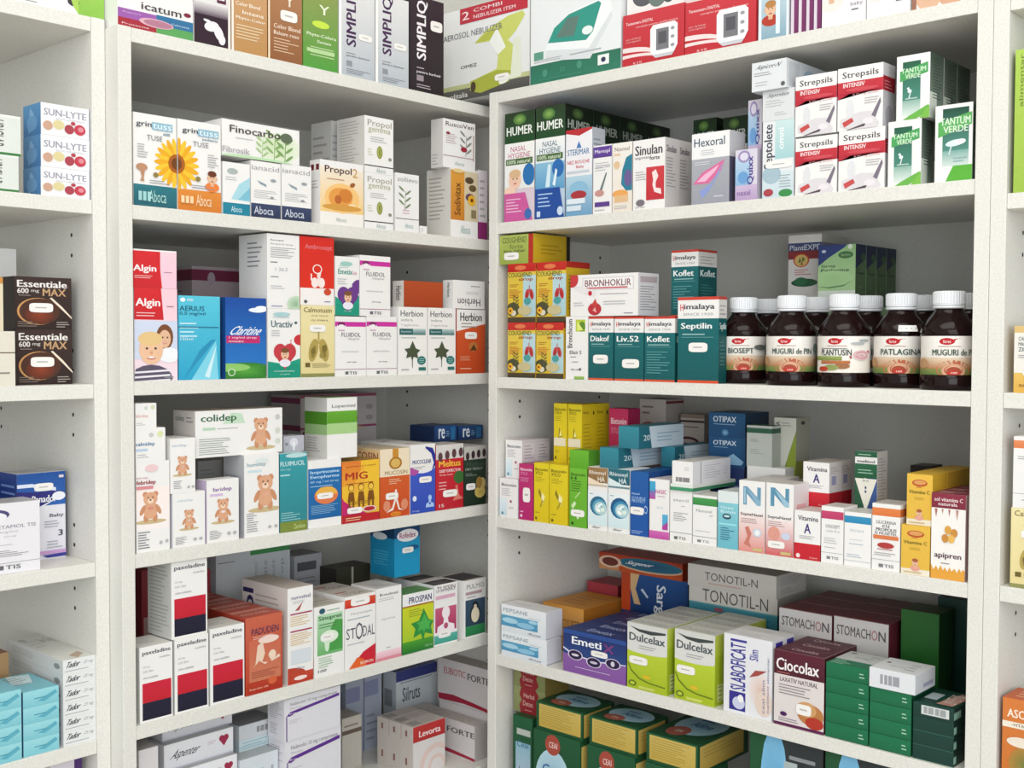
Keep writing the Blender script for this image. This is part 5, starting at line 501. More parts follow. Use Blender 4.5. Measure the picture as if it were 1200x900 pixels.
'teag': ('1c5030', [r(0, 0, 1, 1, '184a2a', '1f5634'), r(.06, .12, .96, .94, 'c0a44a', 'c8b060'), ln(.1, .2, .9, .9, 9, 'a88c3c')], [r(0, 0, 1, 1, '1a4a2c'), r(.04, .1, .9, .92, 'b89a44', 'c4ac5c'), ln(.1, .5, .8, .85, 3, 'a88c3c')], [e(.52, .56, .42, .36, '8ab4c8', 'a8ccd8'), e(.36, .26, .2, .16, 'a85a4a'), t(.3, .22, .44, .3, 'CEAI', 'e8d8cc', 1), t(.35, .48, .75, .64, 'Afine', '2a5a8a', 1), ln(.36, .68, .8, .8, 1, '3a6a94')], '1a4a2c'),
'teaf': ('1c5030', [r(0, 0, 1, 1, '17442a', '1f5634'), e(.42, .32, .38, .46, '8ab4cc', 'b4d4e0'), r(.06, 0, .8, .3, '8cb4cc'), e(.42, .84, .16, .14, 'a84a3c'), t(.34, .8, .52, .88, 'CEAI', 'e8d0c8', 1), t(.2, .42, .62, .56, 'Ceai', '2a5a94', 1), ln(.2, .2, .7, .32, 2, '4a7aa8')], [r(0, 0, 1, 1, '1c5030'), r(.04, .1, .94, .92, 'b89a44', 'c8b466')], [], '1a4a2c'),
'teal': ('1c5030', [r(0, 0, 1, 1, '17442a', '1f5a38'), r(.14, .0, .9, .66, 'b8c4cc', '8ab4c8'), t(.2, .6, .8, .68, 'Ceai', '3a6a8a', 1), pg('4a4a6a', .2, .0, .3, .3, .34, .36, .4, .2, .5, .28, .56, .0), pg('5a5a80', .5, .0, .62, .24, .68, .1, .74, .0), r(.2, .76, .9, .84, 'b4bcb4')], NO, [], '1a4a2c'),
'teak': ('2a2e34', [r(0, 0, 1, 1, '20262a', '2e3436'), r(0, 0, .24, 1, '1c5030'), e(.34, .55, .2, .55, '5a9ac4', '7ab8dc'), t(.38, .2, .46, .8, 'AMAR', '4a4a8a', 1, 90), r(.48, 0, .66, .86, 'c8ccd4', 'a8b4b4'), e(.7, .35, .14, .3, 'a8b05a'), e(.64, .2, .1, .14, 'c8c490'), e(.9, .3, .08, .2, 'b4b4bc'), e(.84, .16, .08, .12, 'c4c4cc'), ln(.55, .86, .9, .94, 1, '8a8e90'), e(.2, .4, .08, .18, 'a84a3c')], [r(0, 0, 1, 1, '2a241c')], [], '20302a'),
# far-left unit
'sunl': (W, [r(0, 0, 1, 1, 'e4e4e8', 'f0eeee'), t(.06, .62, .94, .84, 'SUN-LYTE', '9a9aaa', 2), t(.3, .52, .9, .6, 'saruri rehidratare', 'b4b4c0', 0), e(.14, .3, .1, .15, 'c8a088'), e(.36, .36, .12, .15, 'd8cc98'), e(.58, .26, .1, .15, 'a8404c'), e(.8, .28, .12, .17, 'c03a4c'), e(.82, .3, .06, .08, 'd88a94'), e(.66, .46, .05, .06, 'b0404c')], [r(0, 0, 1, 1, '3a78b0', '5a94c4'), pg('8ab4d8', .3, .1, .7, .3, .6, .7, .4, .9), e(.5, .4, .3, .25, '6aa0cc')], [], '4a84b8'),
'uric': ('d8dcd6', [r(0, 0, 1, .06, '3a7a3c'), r(0, .94, 1, 1, 'e4e6e2'), t(.36, .18, .66, .86, 'URICLAR', '5a5e58', 1, -90)], [r(0, 0, 1, 1, 'c8ccc8')], [], 'd4d8d4'),
'esse': ('35231f', [r(0, 0, 1, 1, '2a1a18', '3a2824'), t(.04, .8, .92, .93, 'Essentiale', 'efe8e4', 2), t(.04, .68, .24, .78, '600', 'e4dcd8', 2), t(.28, .69, .42, .75, 'mg', 'd0c8c4', 1), t(.48, .64, .9, .78, 'MAX', 'c09a72', 2), ln(.06, .63, .3, .66, 1, 'a89890'), e(.4, .34, .37, .26, 'c8925a'), e(.43, .34, .36, .25, '4a2a1e'), e(.42, .28, .26, .18, '8a3a1c', '5a2a18'), pg('e8d8c4', .6, .6, .8, .4, 1, .2, 1, .23, .82, .44, .64, .61), ln(.72, .03, .95, .16, 3, 'b0a49c'), ln(.04, .04, .5, .16, 3, '8a7a70'), st(.24, .32, .66, .5)], [r(0, 0, 1, 1, '241614')], [], '3c2a26'),
'cream': ('dcd6c8', [r(.2, .5, .7, .74, 'c8946a'), e(.4, .62, .1, .07, 'a85a2a'), r(0, .6, 1, .62, '6a5a4a'), ln(.1, .1, .9, .3, 2, '8a8a80')], [r(0, 0, 1, 1, '3a2420')], [], 'd0c8b8'),
'creamo': ('dccfb4', [r(0, .88, 1, 1, 'c88a44'), ln(.1, .2, .9, .7, 6, 'a89a84')], [r(0, 0, 1, 1, '44261e')], []),
'pana': ('e2e0e8', [r(0, 0, 1, 1, 'e0dee8', 'e8e8ec'), r(0, .62, 1, 1, '2a62b0', '1c4e98'), pg('2a2878', 0, .62, .6, .62, 1, .75, .9, .78, .4, .78, 0, .8), pg('2a2878', 0, .56, .0, .74, .7, .74, .9, .7, .4, .58, 0, .44), pg('e4e4f0', 0, .5, .4, .6, .92, .72, .5, .6, 0, .46), e(.86, .72, .14, .05, 'ececf4'), pg('dce4f4', 0, .88, .3, .88, .8, .82, .8, .78, .3, .84, 0, .84), t(.3, .66, .78, .74, 'Panadol', 'f0f0f6', 2), t(.66, .47, .96, .52, 'Baby', '6a6a72', 2), ln(.55, .36, .95, .45, 3, 'a4a4b0'), t(.84, .26, .94, .33, '3', '4a4a52', 2), ln(.6, .12, .95, .22, 3, 'a8a8b4'), r(.45, .06, 1, .1, 'c49acc'), pg('3a3a94', .5, .05, .6, .02, 1, .02, 1, .06), r(.86, .93, .96, .96, 'e0d0d8'), st(.34, .79, .74, .88)], [r(0, .7, 1, 1, '1a3478', '223f88'), r(0, 0, 1, .7, '2a2870', '1c3a80'), ln(.1, .5, .9, .9, 5, '6a88c4')], [ln(.1, .2, .8, .8, 3, '8a8a8e')], 'b8b8bc'),
'para': ('e4e2e6', [e(.3, .84, .24, .08, '4a4674'), e(.3, .81, .2, .07, 'e8e6ea'), t(.02, .64, .94, .69, 'PARACETAMOL TIS', '8a8898', 1), t(.3, .57, .66, .61, '120mg/5ml', 'a4a2b0', 0), t(.45, .51, .64, .54, 'sirop', 'a4a2b0', 0), ln(.2, .4, .7, .43, 1, 'c0bec8'), ln(.04, .24, .95, .34, 4, '8e8c94'), r(0, .15, 1, .155, '7a7a80'), r(.3, .06, .44, .12, '66666c'), t(.47, .06, .7, .12, 'TIS', '66666c', 1)], None, [ln(.2, .2, .8, .6, 2, G1)], 'b4b2b2'),
'navy': ('24305c', [r(0, 0, 1, 1, '1e2a54', '2a3a6c'), ln(.1, .2, .9, .8, 4, '7a8ab4')], [r(0, 0, 1, 1, '1e2850')], [ln(.1, .1, .9, .9, 4, 'a4a4a8')], '8a8c90'),
'tado': ('e0e2e2', [t(.05, .46, .58, .86, 'Tador', '3f454a', 3, 0, .25), t(.6, .5, .96, .78, '25 mg', '8a9094', 0, 0, .2), ln(.05, .16, .85, .32, 1, 'a4a8aa')], [r(0, 0, 1, 1, 'd4d6d4'), ln(.1, .3, .5, .8, 3, 'b4b6b4'), e(.9, .5, .05, .2, '8a9090')], [t(.55, .62, .95, .8, 'Tador 25 mg', '9a9e9c', 1), ln(.15, .5, .5, .8, 3, 'c4c6c4'), pg('b8a08a', .5, .02, .85, .12, .8, .2, .4, .12), e(.2, .82, .1, .06, 'b4b8b6')], 'd8d8d2'),
'aknm': ('8ccad4', [r(0, 0, 1, 1, '7cc0cc', '98d4dc'), pg('5aa8bc', .4, .3, .9, .8, .96, .6, .6, .2), ln(.3, .4, .8, .6, 1, '4a98ac')], [r(0, 0, 1, 1, '4a7aa0'), r(.2, .15, .8, .85, '8cc0d0'), r(.2, .15, .3, .85, '2a4a8a')], [pg('cfe6ec', .1, .5, .6, .4, .9, .9, .3, 1), ln(.1, .4, .7, .9, 5, '8a9aa4')], '7cbccc'),
'brwn': ('a4825a', [r(0, 0, 1, .6, 'b08a5c'), r(0, .6, 1, .7, '6a4a30')], None, [], '8a5a44'),
'purpw': ('d8d2da', [t(.1, .2, .7, .8, 'TIZ-A', '4a2a6a', 2, 0, .3), r(.75, 0, 1, 1, '4a2a6a')], None),
# far-right unit
'boti': ('a4c050', [r(0, 0, 1, 1, '9ab848', 'aac856'), t(.3, .07, .66, .7, 'Botisto', 'b0502a', 1, 90), t(.6, .55, .7, .97, 'supliment', '6a7a3a', 0, 90), t(.1, .6, .2, .97, 'alimentar', '6a7a3a', 0, 90)], [r(0, 0, 1, 1, '90ae40')]),
'cmz': ('e6e2da', [r(0, 0, 1, .3, 'd8a84a', 'e0b860'), r(0, .9, 1, 1, 'd8b878'), t(.1, .78, .4, .84, 'CALCIU', '5a6a72', 1), t(.1, .7, .5, .76, 'MAGNEZIU', '5a6a72', 1), t(.1, .62, .4, .68, 'ZINC', '5a6a72', 1), ln(.1, .52, .6, .58, 2, G1), e(.8, .3, .6, .12, 'e6e2da'), t(.12, .08, .6, .13, '30 cpr', '8a5a24', 1)], [r(0, 0, 1, 1, 'd8b878')]),
'owht': ('e8e6e4', [r(0, .84, 1, .95, 'd87a4a', 'e0885a'), ln(.1, .68, .7, .74, 2, G1), r(0, .2, 1, .205, '6a6a70'), t(.2, .06, .8, .12, 'TIS', '7a7a80', 1)], [r(0, .84, 1, .95, 'c86a3c')]),
'asco': ('cf7a38', [r(0, 0, 1, 1, 'c8722e', 'd47a3a'), t(.1, .78, .96, .88, 'ASCOVIT', 'f4e4d4', 2), r(0, .66, 1, .73, 'ece2d2'), t(.2, .68, .9, .715, '-VITAMINA C-', '6a5a3a', 1), e(.5, .25, .35, .2, '6a7a3a', 'b0803a'), e(.4, .5, .3, .06, 'e8dccc')], [r(0, 0, 1, 1, 'b46428')], [ln(.2, .2, .8, .8, 3, 'e0b090')], 'bf5c30'),
}
def with_name(key, name, *extra):
    """same range, its own product line printed on it"""
    src = DES['him']
    rep = lambda lst: [tuple(name if q == '@N' else q for q in op) for op in lst]
    DES[key] = (src[0], rep(src[1]) + list(extra), rep(src[2]), src[3], src[4])
with_name('himD', 'Diakof', st(.2, .26, .8, .4))
with_name('himL', 'Liv.52', st(.28, .2, .86, .34))
with_name('himK', 'Koflet', ln(.08, .12, .85, .48, 9, '5a9a9a'))
with_name('himS', 'Septilin', st(.28, .36, .74, .47))

def squeeze(key, k):
    """the marks stand on the upper part of a tall face: v -> 1 - k (1 - v)"""
    f = lambda v: 1 - k * (1 - v)
    def q(op):
        o = list(op)
        if o[0] in ('r', 't', 'ln', 'st'):
            i = 1
            o[2], o[4] = f(o[2]), f(o[4])
        elif o[0] == 'e': o[2] = f(o[2]); o[4] *= k
        elif o[0] == 'p': o[2] = tuple(f(v) if i % 2 else v for i, v in enumerate(o[2]))
        elif o[0] == 'pic': o[3] = f(o[3])
        return tuple(o)
    DES[key] = tuple([q(op) for op in x] if isinstance(x, list) and j in (1, 2) else x for j, x in enumerate(DES[key]))
squeeze('siro', .44); squeeze('plex', .46)
for key, k in (('tono2', .36), ('sargv', .5), ('bepa', .5), ('redwh', .34), ('brnwh', .34), ('bearD', .5), ('rosedark', .5), ('darkgry', .4), ('greyshape', 1)):
    squeeze(key, k)

CARTONS = [
    # name, print, width, height, depth, x, y, z (cm), turn, label, group, category, lid seen
    ('medicine_carton', 'curve', 17.06, 9, 5, -10.0, -71.21, 44.6, 90, 'wide white carton with lime green end on top of the far left unit', None, 'box', 0),
    ('medicine_carton', 'quad', 10.67, 9, 5, -6.94, -57.19, 43.5, 90, 'wide carton with four coloured quarters on top of left unit, leftmost there', None, 'box', 0),
    ('medicine_carton', 'darktooth', 5.59, 13, 5, -6.84, -48.94, 43.5, 90, 'narrow carton with dark purple foot and pale tooth-like shape', None, 'box', 0),
    ('hair_dye_carton', 'dyetan', 5.77, 15, 6, -7.34, -43.07, 43.5, 90, 'lighter tan hair dye carton beside the purple-footed carton', 'hair dye cartons', 'box', 0),
    ('hair_dye_carton', 'dyebrown', 5.8, 15, 6, -7.34, -37.09, 43.5, 90, 'darker brown hair dye carton left of the green one', 'hair dye cartons', 'box', 0),
    ('hair_dye_carton', 'dyegreen', 6.29, 15, 6, -7.34, -30.83, 43.5, 90, 'green hair dye carton on top of the left unit', 'hair dye cartons', 'box', 0),
    ('shampoo_carton', 'simpliw', 6.84, 13.5, 5, -6.84, -24.05, 43.5, 90, 'silver carton with vertical purple lettering, next to the green hair dye', 'upright lettered hair product cartons', 'box', 0),
    ('shampoo_carton', 'simpliw', 6.73, 13.5, 5, -6.84, -17.04, 43.5, 90, 'silver carton with vertical purple lettering, next to the black one', 'upright lettered hair product cartons', 'box', 0),
    ('shampoo_carton', 'simplik', 7.33, 14.88, 5, -6.84, -9.77, 43.5, 90, 'black carton with vertical white lettering in the corner', 'upright lettered hair product cartons', 'box', 0),
    ('device_box', 'neb', 19.63, 15, 14, -1.91, 7.9, 44.49, 0, 'large white inhaler box with pale green device picture, over the corner', None, 'box', 0),
    ('device_box', 'bpmbox', 17.7, 15, 12, 17.35, 6.5, 44.49, 0, 'large white device box with teal monitor picture and green foot', None, 'box', 0),
    ('device_box', 'redcuff', 10.72, 7.46, 7, 31.96, 4.0, 44.49, 0, 'red monitor box beside the large teal and white box', 'red monitor boxes', 'box', 0),
    ('device_box', 'redcuff', 11.27, 7.19, 7, 43.13, 4.0, 44.49, 0, 'red monitor box nearer the right end of the top board', 'red monitor boxes', 'box', 0),
    ('device_box', 'greyshape', 9.84, 5, 5, 31.7, 3.7, 51.97, 0, 'white box with grey shapes lying on the red monitor box', None, 'box', 0),
    ('medicine_carton', 'kidbox', 4.51, 10, 5, 51.42, 3.0, 44.49, 0, 'small carton with a child photo, right of the red boxes', None, 'box', 0),
    ('medicine_carton', 'purplethin', 1.0, 10, 7, 54.49, 4.0, 44.49, 0, 'thin purple and white carton, first of four standing side by side', 'thin purple cartons', 'box', 0),
    ('medicine_carton', 'purplethin', 0.99, 10, 7, 55.59, 4.0, 44.49, 0, 'thin purple and white carton, second of four standing side by side', 'thin purple cartons', 'box', 0),
    ('medicine_carton', 'purplethin', 0.98, 10, 7, 56.69, 4.0, 44.49, 0, 'thin purple and white carton, third of four standing side by side', 'thin purple cartons', 'box', 0),
    ('medicine_carton', 'purplethin', 0.97, 10, 7, 57.77, 4.0, 44.49, 0, 'thin purple and white carton, fourth of four standing side by side', 'thin purple cartons', 'box', 0),
    ('medicine_carton', 'facebox', 5.93, 10, 5, 61.39, 3.0, 44.49, 0, 'white carton with blond child picture, next to thin purple cartons', 'white cartons with a child picture', 'box', 0),
    ('medicine_carton', 'facebox', 5.55, 10, 5, 67.29, 3.0, 44.49, 0, 'white carton with blond child picture, next to the skin-toned carton', 'white cartons with a child picture', 'box', 0),
    ('medicine_carton', 'skinbox', 6.87, 10, 5, 73.77, 3.0, 44.49, 0, 'skin-toned carton at the right end of the top board', None, 'box', 0),
    ('medicine_carton', 'sunA', 6.14, 11.76, 5, -6.84, -57.55, 21.33, 90, 'white carton with yellow sunflower half and teal foot', None, 'box', 0),
    ('medicine_carton', 'sunB', 6.54, 11.81, 5, -6.84, -51.03, 21.33, 90, 'white carton with yellow sunflower half and orange foot', None, 'box', 0),
    ('medicine_carton', 'bluegeo', 4.32, 7.09, 5, -6.84, -45.29, 21.33, 90, 'white carton with blue triangles under the wide herb carton', None, 'box', 0),
    ('medicine_carton', 'iana', 4.94, 7.77, 5, -6.84, -40.46, 21.33, 90, 'white carton with navy foot, the left one under the herb carton', 'white cartons with navy foot', 'box', 0),
    ('medicine_carton', 'iana', 5.19, 7.91, 5, -6.84, -35.19, 21.33, 90, 'white carton with navy foot, beside the honey carton', 'white cartons with navy foot', 'box', 0),
    ('medicine_carton', 'fino', 12.84, 4.92, 5, -6.84, -41.12, 29.25, 90, 'wide white carton with green herb picture lying on navy-footed cartons', None, 'box', 0),
    ('medicine_carton', 'prop', 8.15, 9.35, 2.4, -5.54, -26.91, 21.33, 90, 'white and amber carton with an orange honeycomb picture', None, 'box', 0),
    ('medicine_carton', 'gemma', 5.76, 8.39, 6.5, -7.59, -19.73, 21.33, 90, 'white carton with green olive drawing standing on the shelf', 'white cartons with olive drawing', 'box', 0),
    ('medicine_carton', 'gemma', 5.75, 8.5, 6.5, -7.59, -19.73, 29.74, 90, 'white carton with green olive drawing stacked on its twin', 'white cartons with olive drawing', 'box', 0),
    ('medicine_carton', 'greyw', 2.14, 17.22, 5, -15.34, -21.08, 21.33, 90, 'plain pale carton behind the olive drawing cartons, side on', None, 'box', 0),
    ('medicine_carton', 'soll', 4.97, 9.02, 4, -6.34, -13.96, 21.33, 90, 'white carton with a grey-green leafy sprig drawing', None, 'box', 0),
    ('medicine_carton', 'plainw', 1.51, 1.2, 4, -6.34, -10.47, 21.33, 90, 'low plain white carton right of the leafy sprig carton', None, 'box', 0),
    ('medicine_carton', 'sedi', 6.29, 11.1, 5.64, -7.16, -1.3, 21.33, 90, 'white and amber carton with dark flowers at shelf end', None, 'box', 0),
    ('medicine_carton', 'rusc', 7.41, 7.81, 2.79, -6.03, -2.2, 32.45, 90, 'white carton with red berry twig standing on the amber flower carton', None, 'box', 0),
    ('medicine_carton', 'purpedge', 1.99, 11.46, 5, -6.84, 3.1, 21.33, 90, 'narrow white carton with purple foot against the corner post', None, 'box', 0),
    ('medicine_carton', 'alg', 6.17, 11.91, 5, -6.84, -57.6, -0.99, 90, 'tall red and pink carton with mother and baby photo', None, 'box', 0),
    ('medicine_carton', 'alg2', 6.21, 4.9, 5, -6.84, -57.68, 10.94, 90, 'low red and pink carton stacked on the mother and baby carton', None, 'box', 0),
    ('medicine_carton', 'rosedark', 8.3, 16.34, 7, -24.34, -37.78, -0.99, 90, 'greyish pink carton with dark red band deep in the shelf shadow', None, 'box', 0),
    ('medicine_carton', 'aeri', 6.31, 11.13, 5, -6.84, -51.18, -0.99, 90, 'cyan carton with pale blue glass shard shape', None, 'box', 0),
    ('medicine_carton', 'clar', 6.62, 11.13, 1.22, -4.95, -43.85, -0.99, 90, 'bright blue carton with green hills along its foot', None, 'box', 0),
    ('medicine_carton', 'urac', 5.62, 9.77, 5.5, -7.09, -37.45, -0.99, 90, 'white and teal carton with child in a red heart', None, 'box', 0),
    ('medicine_carton', 'eurs', 5.55, 10.46, 6.78, -7.73, -37.53, 8.8, 90, 'plain white text carton standing on the red heart carton', None, 'box', 0),
    ('medicine_carton', 'calm', 6.08, 10.41, 5, -6.84, -31.46, -0.99, 90, 'cream yellow carton with a gold lungs drawing', None, 'box', 0),
    ('medicine_carton', 'ambr', 6.14, 9.87, 5, -6.84, -31.55, 9.44, 90, 'bright red and white carton with white chest outline, stacked on cream carton', None, 'box', 0),
    ('medicine_carton', 'flui', 5.93, 8.92, 5, -6.84, -25.32, -0.99, 90, 'white carton with magenta band, lower left of three', 'white cartons with magenta band', 'box', 0),
    ('medicine_carton', 'flui', 6.07, 9.04, 5, -6.84, -19.17, -0.99, 90, 'white carton with magenta band, lower right of three', 'white cartons with magenta band', 'box', 0),
    ('medicine_carton', 'emetx', 4.58, 8.72, 4.5, -6.59, -25.97, 8.07, 90, 'white and teal carton with child in a purple heart', None, 'box', 0),
    ('medicine_carton', 'flui', 6.08, 9.16, 5, -6.84, -20.5, 8.07, 90, 'white carton with magenta band stacked above its two twins', 'white cartons with magenta band', 'box', 0),
    ('medicine_carton', 'ivy', 6.13, 10.64, 5, -6.84, -12.75, -0.99, 90, 'white carton with dark ivy leaf, left of the pair', 'white cartons with ivy leaf', 'box', 0),
    ('medicine_carton', 'ivy', 6.16, 10.66, 5, -6.84, -6.36, -0.99, 90, 'white carton with dark ivy leaf, right of the pair', 'white cartons with ivy leaf', 'box', 0),
    ('medicine_carton', 'herbo', 6.7, 10.55, 5, -6.84, 0.33, -0.99, 90, 'orange carton with white slanted head and brown drop emblem', None, 'box', 0),
    ('medicine_carton', 'herbside', 8.46, 4.07, 2.59, -5.64, -10.43, 9.69, 90, 'orange carton lying on the ivy leaf cartons', None, 'box', 0),
    ('medicine_carton', 'herblie', 7.37, 4.64, 2.39, -5.54, -0.14, 9.69, 90, 'white carton lying upside down on the orange drop carton', None, 'box', 0),
    ('medicine_carton', 'bearP', 4.76, 11.65, 5, -6.84, -58.19, -23.08, 90, 'tall white carton with teddy bear and red script at shelf end', None, 'box', 1),
    ('medicine_carton', 'bearB', 4.22, 4.3, 5, -6.84, -58.48, -11.41, 90, 'white carton with blue script on top of the tall bear carton', None, 'box', 1),
    ('medicine_carton', 'bearR', 2.95, 3.2, 4.5, -6.59, -59.11, -7.09, 90, 'small white carton with pale red script, topmost of the bear stack', None, 'box', 1),
    ('medicine_carton', 'bearC', 4.89, 7.18, 5, -6.84, -52.94, -23.08, 90, 'short white carton with faint bear, directly below another bear carton', None, 'box', 1),
    ('medicine_carton', 'bearT', 3.72, 7.18, 5, -6.84, -53.81, -15.88, 90, 'white carton with small upright bear stacked between tall and short ones', None, 'box', 1),
    ('medicine_carton', 'bearL', 5.07, 8.44, 2.49, -5.58, -47.7, -23.08, 90, 'white and lilac carton with bear and purple script', None, 'box', 1),
    ('medicine_carton', 'bearH', 5.81, 11.5, 4.98, -6.83, -41.35, -23.08, 90, 'tall white carton with pinkish bear, under the wide bear carton', None, 'box', 1),
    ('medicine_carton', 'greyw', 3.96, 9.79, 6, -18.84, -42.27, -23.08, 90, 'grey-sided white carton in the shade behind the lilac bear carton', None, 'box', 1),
    ('medicine_carton', 'coli', 14.17, 6.29, 5.39, -7.74, -44.4, -11.56, 90, 'wide white carton with sitting bear and green script', None, 'box', 1),
    ('medicine_carton', 'fluim', 4.78, 11.25, 6, -7.34, -35.88, -23.08, 90, 'teal carton with olive green foot', None, 'box', 1),
    ('medicine_carton', 'isop', 6.1, 9.87, 6, -7.34, -30.23, -23.08, 90, 'blue and white carton with orange and yellow disc', None, 'box', 1),
    ('medicine_carton', 'lope', 5.71, 9.02, 5.31, -7.39, -26.64, -13.19, 90, 'white carton with two green bands standing on the blue disc carton', None, 'box', 1),
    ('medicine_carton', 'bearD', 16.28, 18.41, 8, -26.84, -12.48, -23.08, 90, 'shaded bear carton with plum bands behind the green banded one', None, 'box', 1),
    ('medicine_carton', 'greycap', 3.67, 2.26, 3, -7.54, -34.54, -11.81, 90, 'small grey box on top of the teal carton', None, 'box', 1),
    ('medicine_carton', 'mig', 7.28, 9.25, 6, -7.34, -23.36, -23.08, 90, 'yellow and orange carton with cartoon children and magenta edge', None, 'box', 1),
    ('medicine_carton', 'muco', 6.11, 10.62, 9, -8.84, -16.49, -23.08, 90, 'cream and orange carton with white windpipe drawing', None, 'box', 1),
    ('medicine_carton', 'mucl', 5.39, 10.91, 6, -7.34, -10.55, -23.08, 90, 'white and royal blue carton with curved navy swoosh', 'white and blue swoosh cartons', 'box', 1),
    ('medicine_carton', 'mucl', 5.39, 10.91, 6, -13.42, -10.55, -23.08, 90, 'white and royal blue carton, second in the row behind its swoosh twin', 'white and blue swoosh cartons', 'box', 1),
    ('medicine_carton', 'meltr', 6.24, 10.54, 6, -7.34, -4.54, -23.08, 90, 'red carton with white head and green sprig', None, 'box', 1),
    ('medicine_carton', 'meltg', 5.21, 9.89, 6, -7.34, 1.38, -23.08, 90, 'dark green carton with yellow ginger, next to corner post', None, 'box', 1),
    ('medicine_carton', 'bluere', 5.24, 2.65, 6, -11.84, -1.09, -12.52, 90, 'navy carton lying on the red sprig carton', 'navy cartons lying on top', 'box', 1),
    ('medicine_carton', 'bluere', 6.0, 2.35, 6, -11.84, 4.9, -12.52, 90, 'navy carton lying on the dark green carton', 'navy cartons lying on top', 'box', 1),
    ('medicine_carton', 'paxe', 4.74, 9.85, 5.4, -7.04, -57.91, -45.24, 90, 'white carton with red and navy blocks, leftmost of the bottom three', 'white cartons with red and navy blocks', 'box', 1),
    ('medicine_carton', 'paxe', 5.12, 10.0, 5.4, -7.04, -52.66, -45.24, 90, 'white carton with red and navy blocks, middle of the bottom three', 'white cartons with red and navy blocks', 'box', 1),
    ('medicine_carton', 'paxe', 5.46, 10.38, 5.4, -7.04, -47.1, -45.24, 90, 'white carton with red and navy blocks, beside the terracotta carton', 'white cartons with red and navy blocks', 'box', 1),
    ('medicine_carton', 'paxe', 5.42, 10.2, 5.89, -7.48, -52.82, -35.22, 90, 'white carton with red and navy blocks, stacked on top of the others', 'white cartons with red and navy blocks', 'box', 1),
    ('medicine_carton', 'padu', 6.21, 10.88, 4.5, -6.59, -41.05, -45.24, 90, 'terracotta carton with pale mother and child silhouette, front one', 'terracotta cartons', 'box', 1),
    ('medicine_carton', 'padu', 6.21, 10.88, 4.5, -11.17, -41.05, -45.24, 90, 'terracotta carton, second in the row running back from the silhouette one', 'terracotta cartons', 'box', 1),
    ('medicine_carton', 'padu', 6.21, 10.88, 4.5, -15.75, -41.05, -45.24, 90, 'terracotta carton, third in the row running back from the silhouette one', 'terracotta cartons', 'box', 1),
    ('medicine_carton', 'padu', 6.21, 10.88, 4.5, -20.33, -41.05, -45.24, 90, 'terracotta carton, fourth in the row running back from the silhouette one', 'terracotta cartons', 'box', 1),
    ('medicine_carton', 'yelst', 4.52, 13.9, 11.2, -9.94, -34.73, -45.24, 90, 'tall white carton with yellow lines and red wavy foot', None, 'box', 1),
    ('medicine_carton', 'sinu', 5.61, 10.42, 4.6, -6.64, -29.45, -45.24, 90, 'white and green carton with pale flower picture', 'white and green cartons', 'box', 1),
    ('medicine_carton', 'sinu', 5.61, 10.42, 4.6, -11.32, -29.45, -45.24, 90, 'white and green carton, second in its row behind the flower picture front', 'white and green cartons', 'box', 1),
    ('medicine_carton', 'sinu', 5.61, 10.42, 4.6, -16.0, -29.45, -45.24, 90, 'white and green carton, third in its row behind the flower picture front', 'white and green cartons', 'box', 1),
    ('medicine_carton', 'stod', 5.99, 11.01, 5, -6.84, -23.5, -45.24, 90, 'white carton with orange head band and thin grey lettering', 'white cartons with orange band', 'box', 1),
    ('medicine_carton', 'stod', 5.99, 11.01, 5, -11.92, -23.5, -45.24, 90, 'white carton with orange band hidden behind its twin, second in row', 'white cartons with orange band', 'box', 1),
    ('medicine_carton', 'pinkb', 5.18, 11.29, 6, -7.34, -17.72, -45.24, 90, 'white carton with pale pink foot', None, 'box', 1),
    ('medicine_carton', 'rofe', 5.57, 8.47, 5.89, -11.78, -9.81, -33.92, 90, 'tall blue carton with white oval badge standing on other cartons', None, 'box', 1),
    ('medicine_carton', 'pros', 6.71, 9.53, 4, -6.34, -11.54, -45.24, 90, 'lime and green carton with big green ivy leaf', None, 'box', 1),
    ('medicine_carton', 'pinkm', 5.23, 9.96, 5, -6.84, -5.36, -45.24, 90, 'white carton with pink human bust and teal foot', 'white cartons with pink bust', 'box', 1),
    ('medicine_carton', 'pinkm', 5.23, 9.96, 5, -11.92, -5.36, -45.24, 90, 'white carton behind the pink bust one, second in its row', 'white cartons with pink bust', 'box', 1),
    ('medicine_carton', 'peng', 5.17, 9.65, 6, -7.34, 1.5, -45.24, 90, 'white carton with penguin photo beside the corner post', None, 'box', 1),
    ('medicine_carton', 'whitegr', 13.99, 8.4, 5, -25.84, -29.43, -36.84, 90, 'white carton with green stripe and vertical print at the shelf back', None, 'box', 1),
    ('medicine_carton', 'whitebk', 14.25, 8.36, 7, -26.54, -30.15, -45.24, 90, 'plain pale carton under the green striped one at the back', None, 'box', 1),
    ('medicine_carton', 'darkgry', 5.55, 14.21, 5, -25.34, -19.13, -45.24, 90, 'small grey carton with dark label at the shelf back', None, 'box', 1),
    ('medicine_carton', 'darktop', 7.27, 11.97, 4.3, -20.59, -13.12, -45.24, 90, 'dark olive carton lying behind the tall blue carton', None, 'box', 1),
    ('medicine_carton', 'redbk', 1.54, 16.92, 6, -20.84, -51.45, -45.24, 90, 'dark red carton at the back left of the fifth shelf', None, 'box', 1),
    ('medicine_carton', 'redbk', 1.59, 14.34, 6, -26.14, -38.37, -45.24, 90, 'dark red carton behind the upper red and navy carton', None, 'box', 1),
    ('medicine_carton', 'aspe', 10.85, 3.55, 8, -11.24, -49.72, -53.65, 90, 'flat pale grey carton with red heart, middle of its stack', 'flat heart cartons', 'box', 1),
    ('medicine_carton', 'aspe', 11.0, 2.95, 7, -12.14, -49.04, -50.06, 90, 'flat pale grey carton with red heart, topmost of its stack', 'flat heart cartons', 'box', 1),
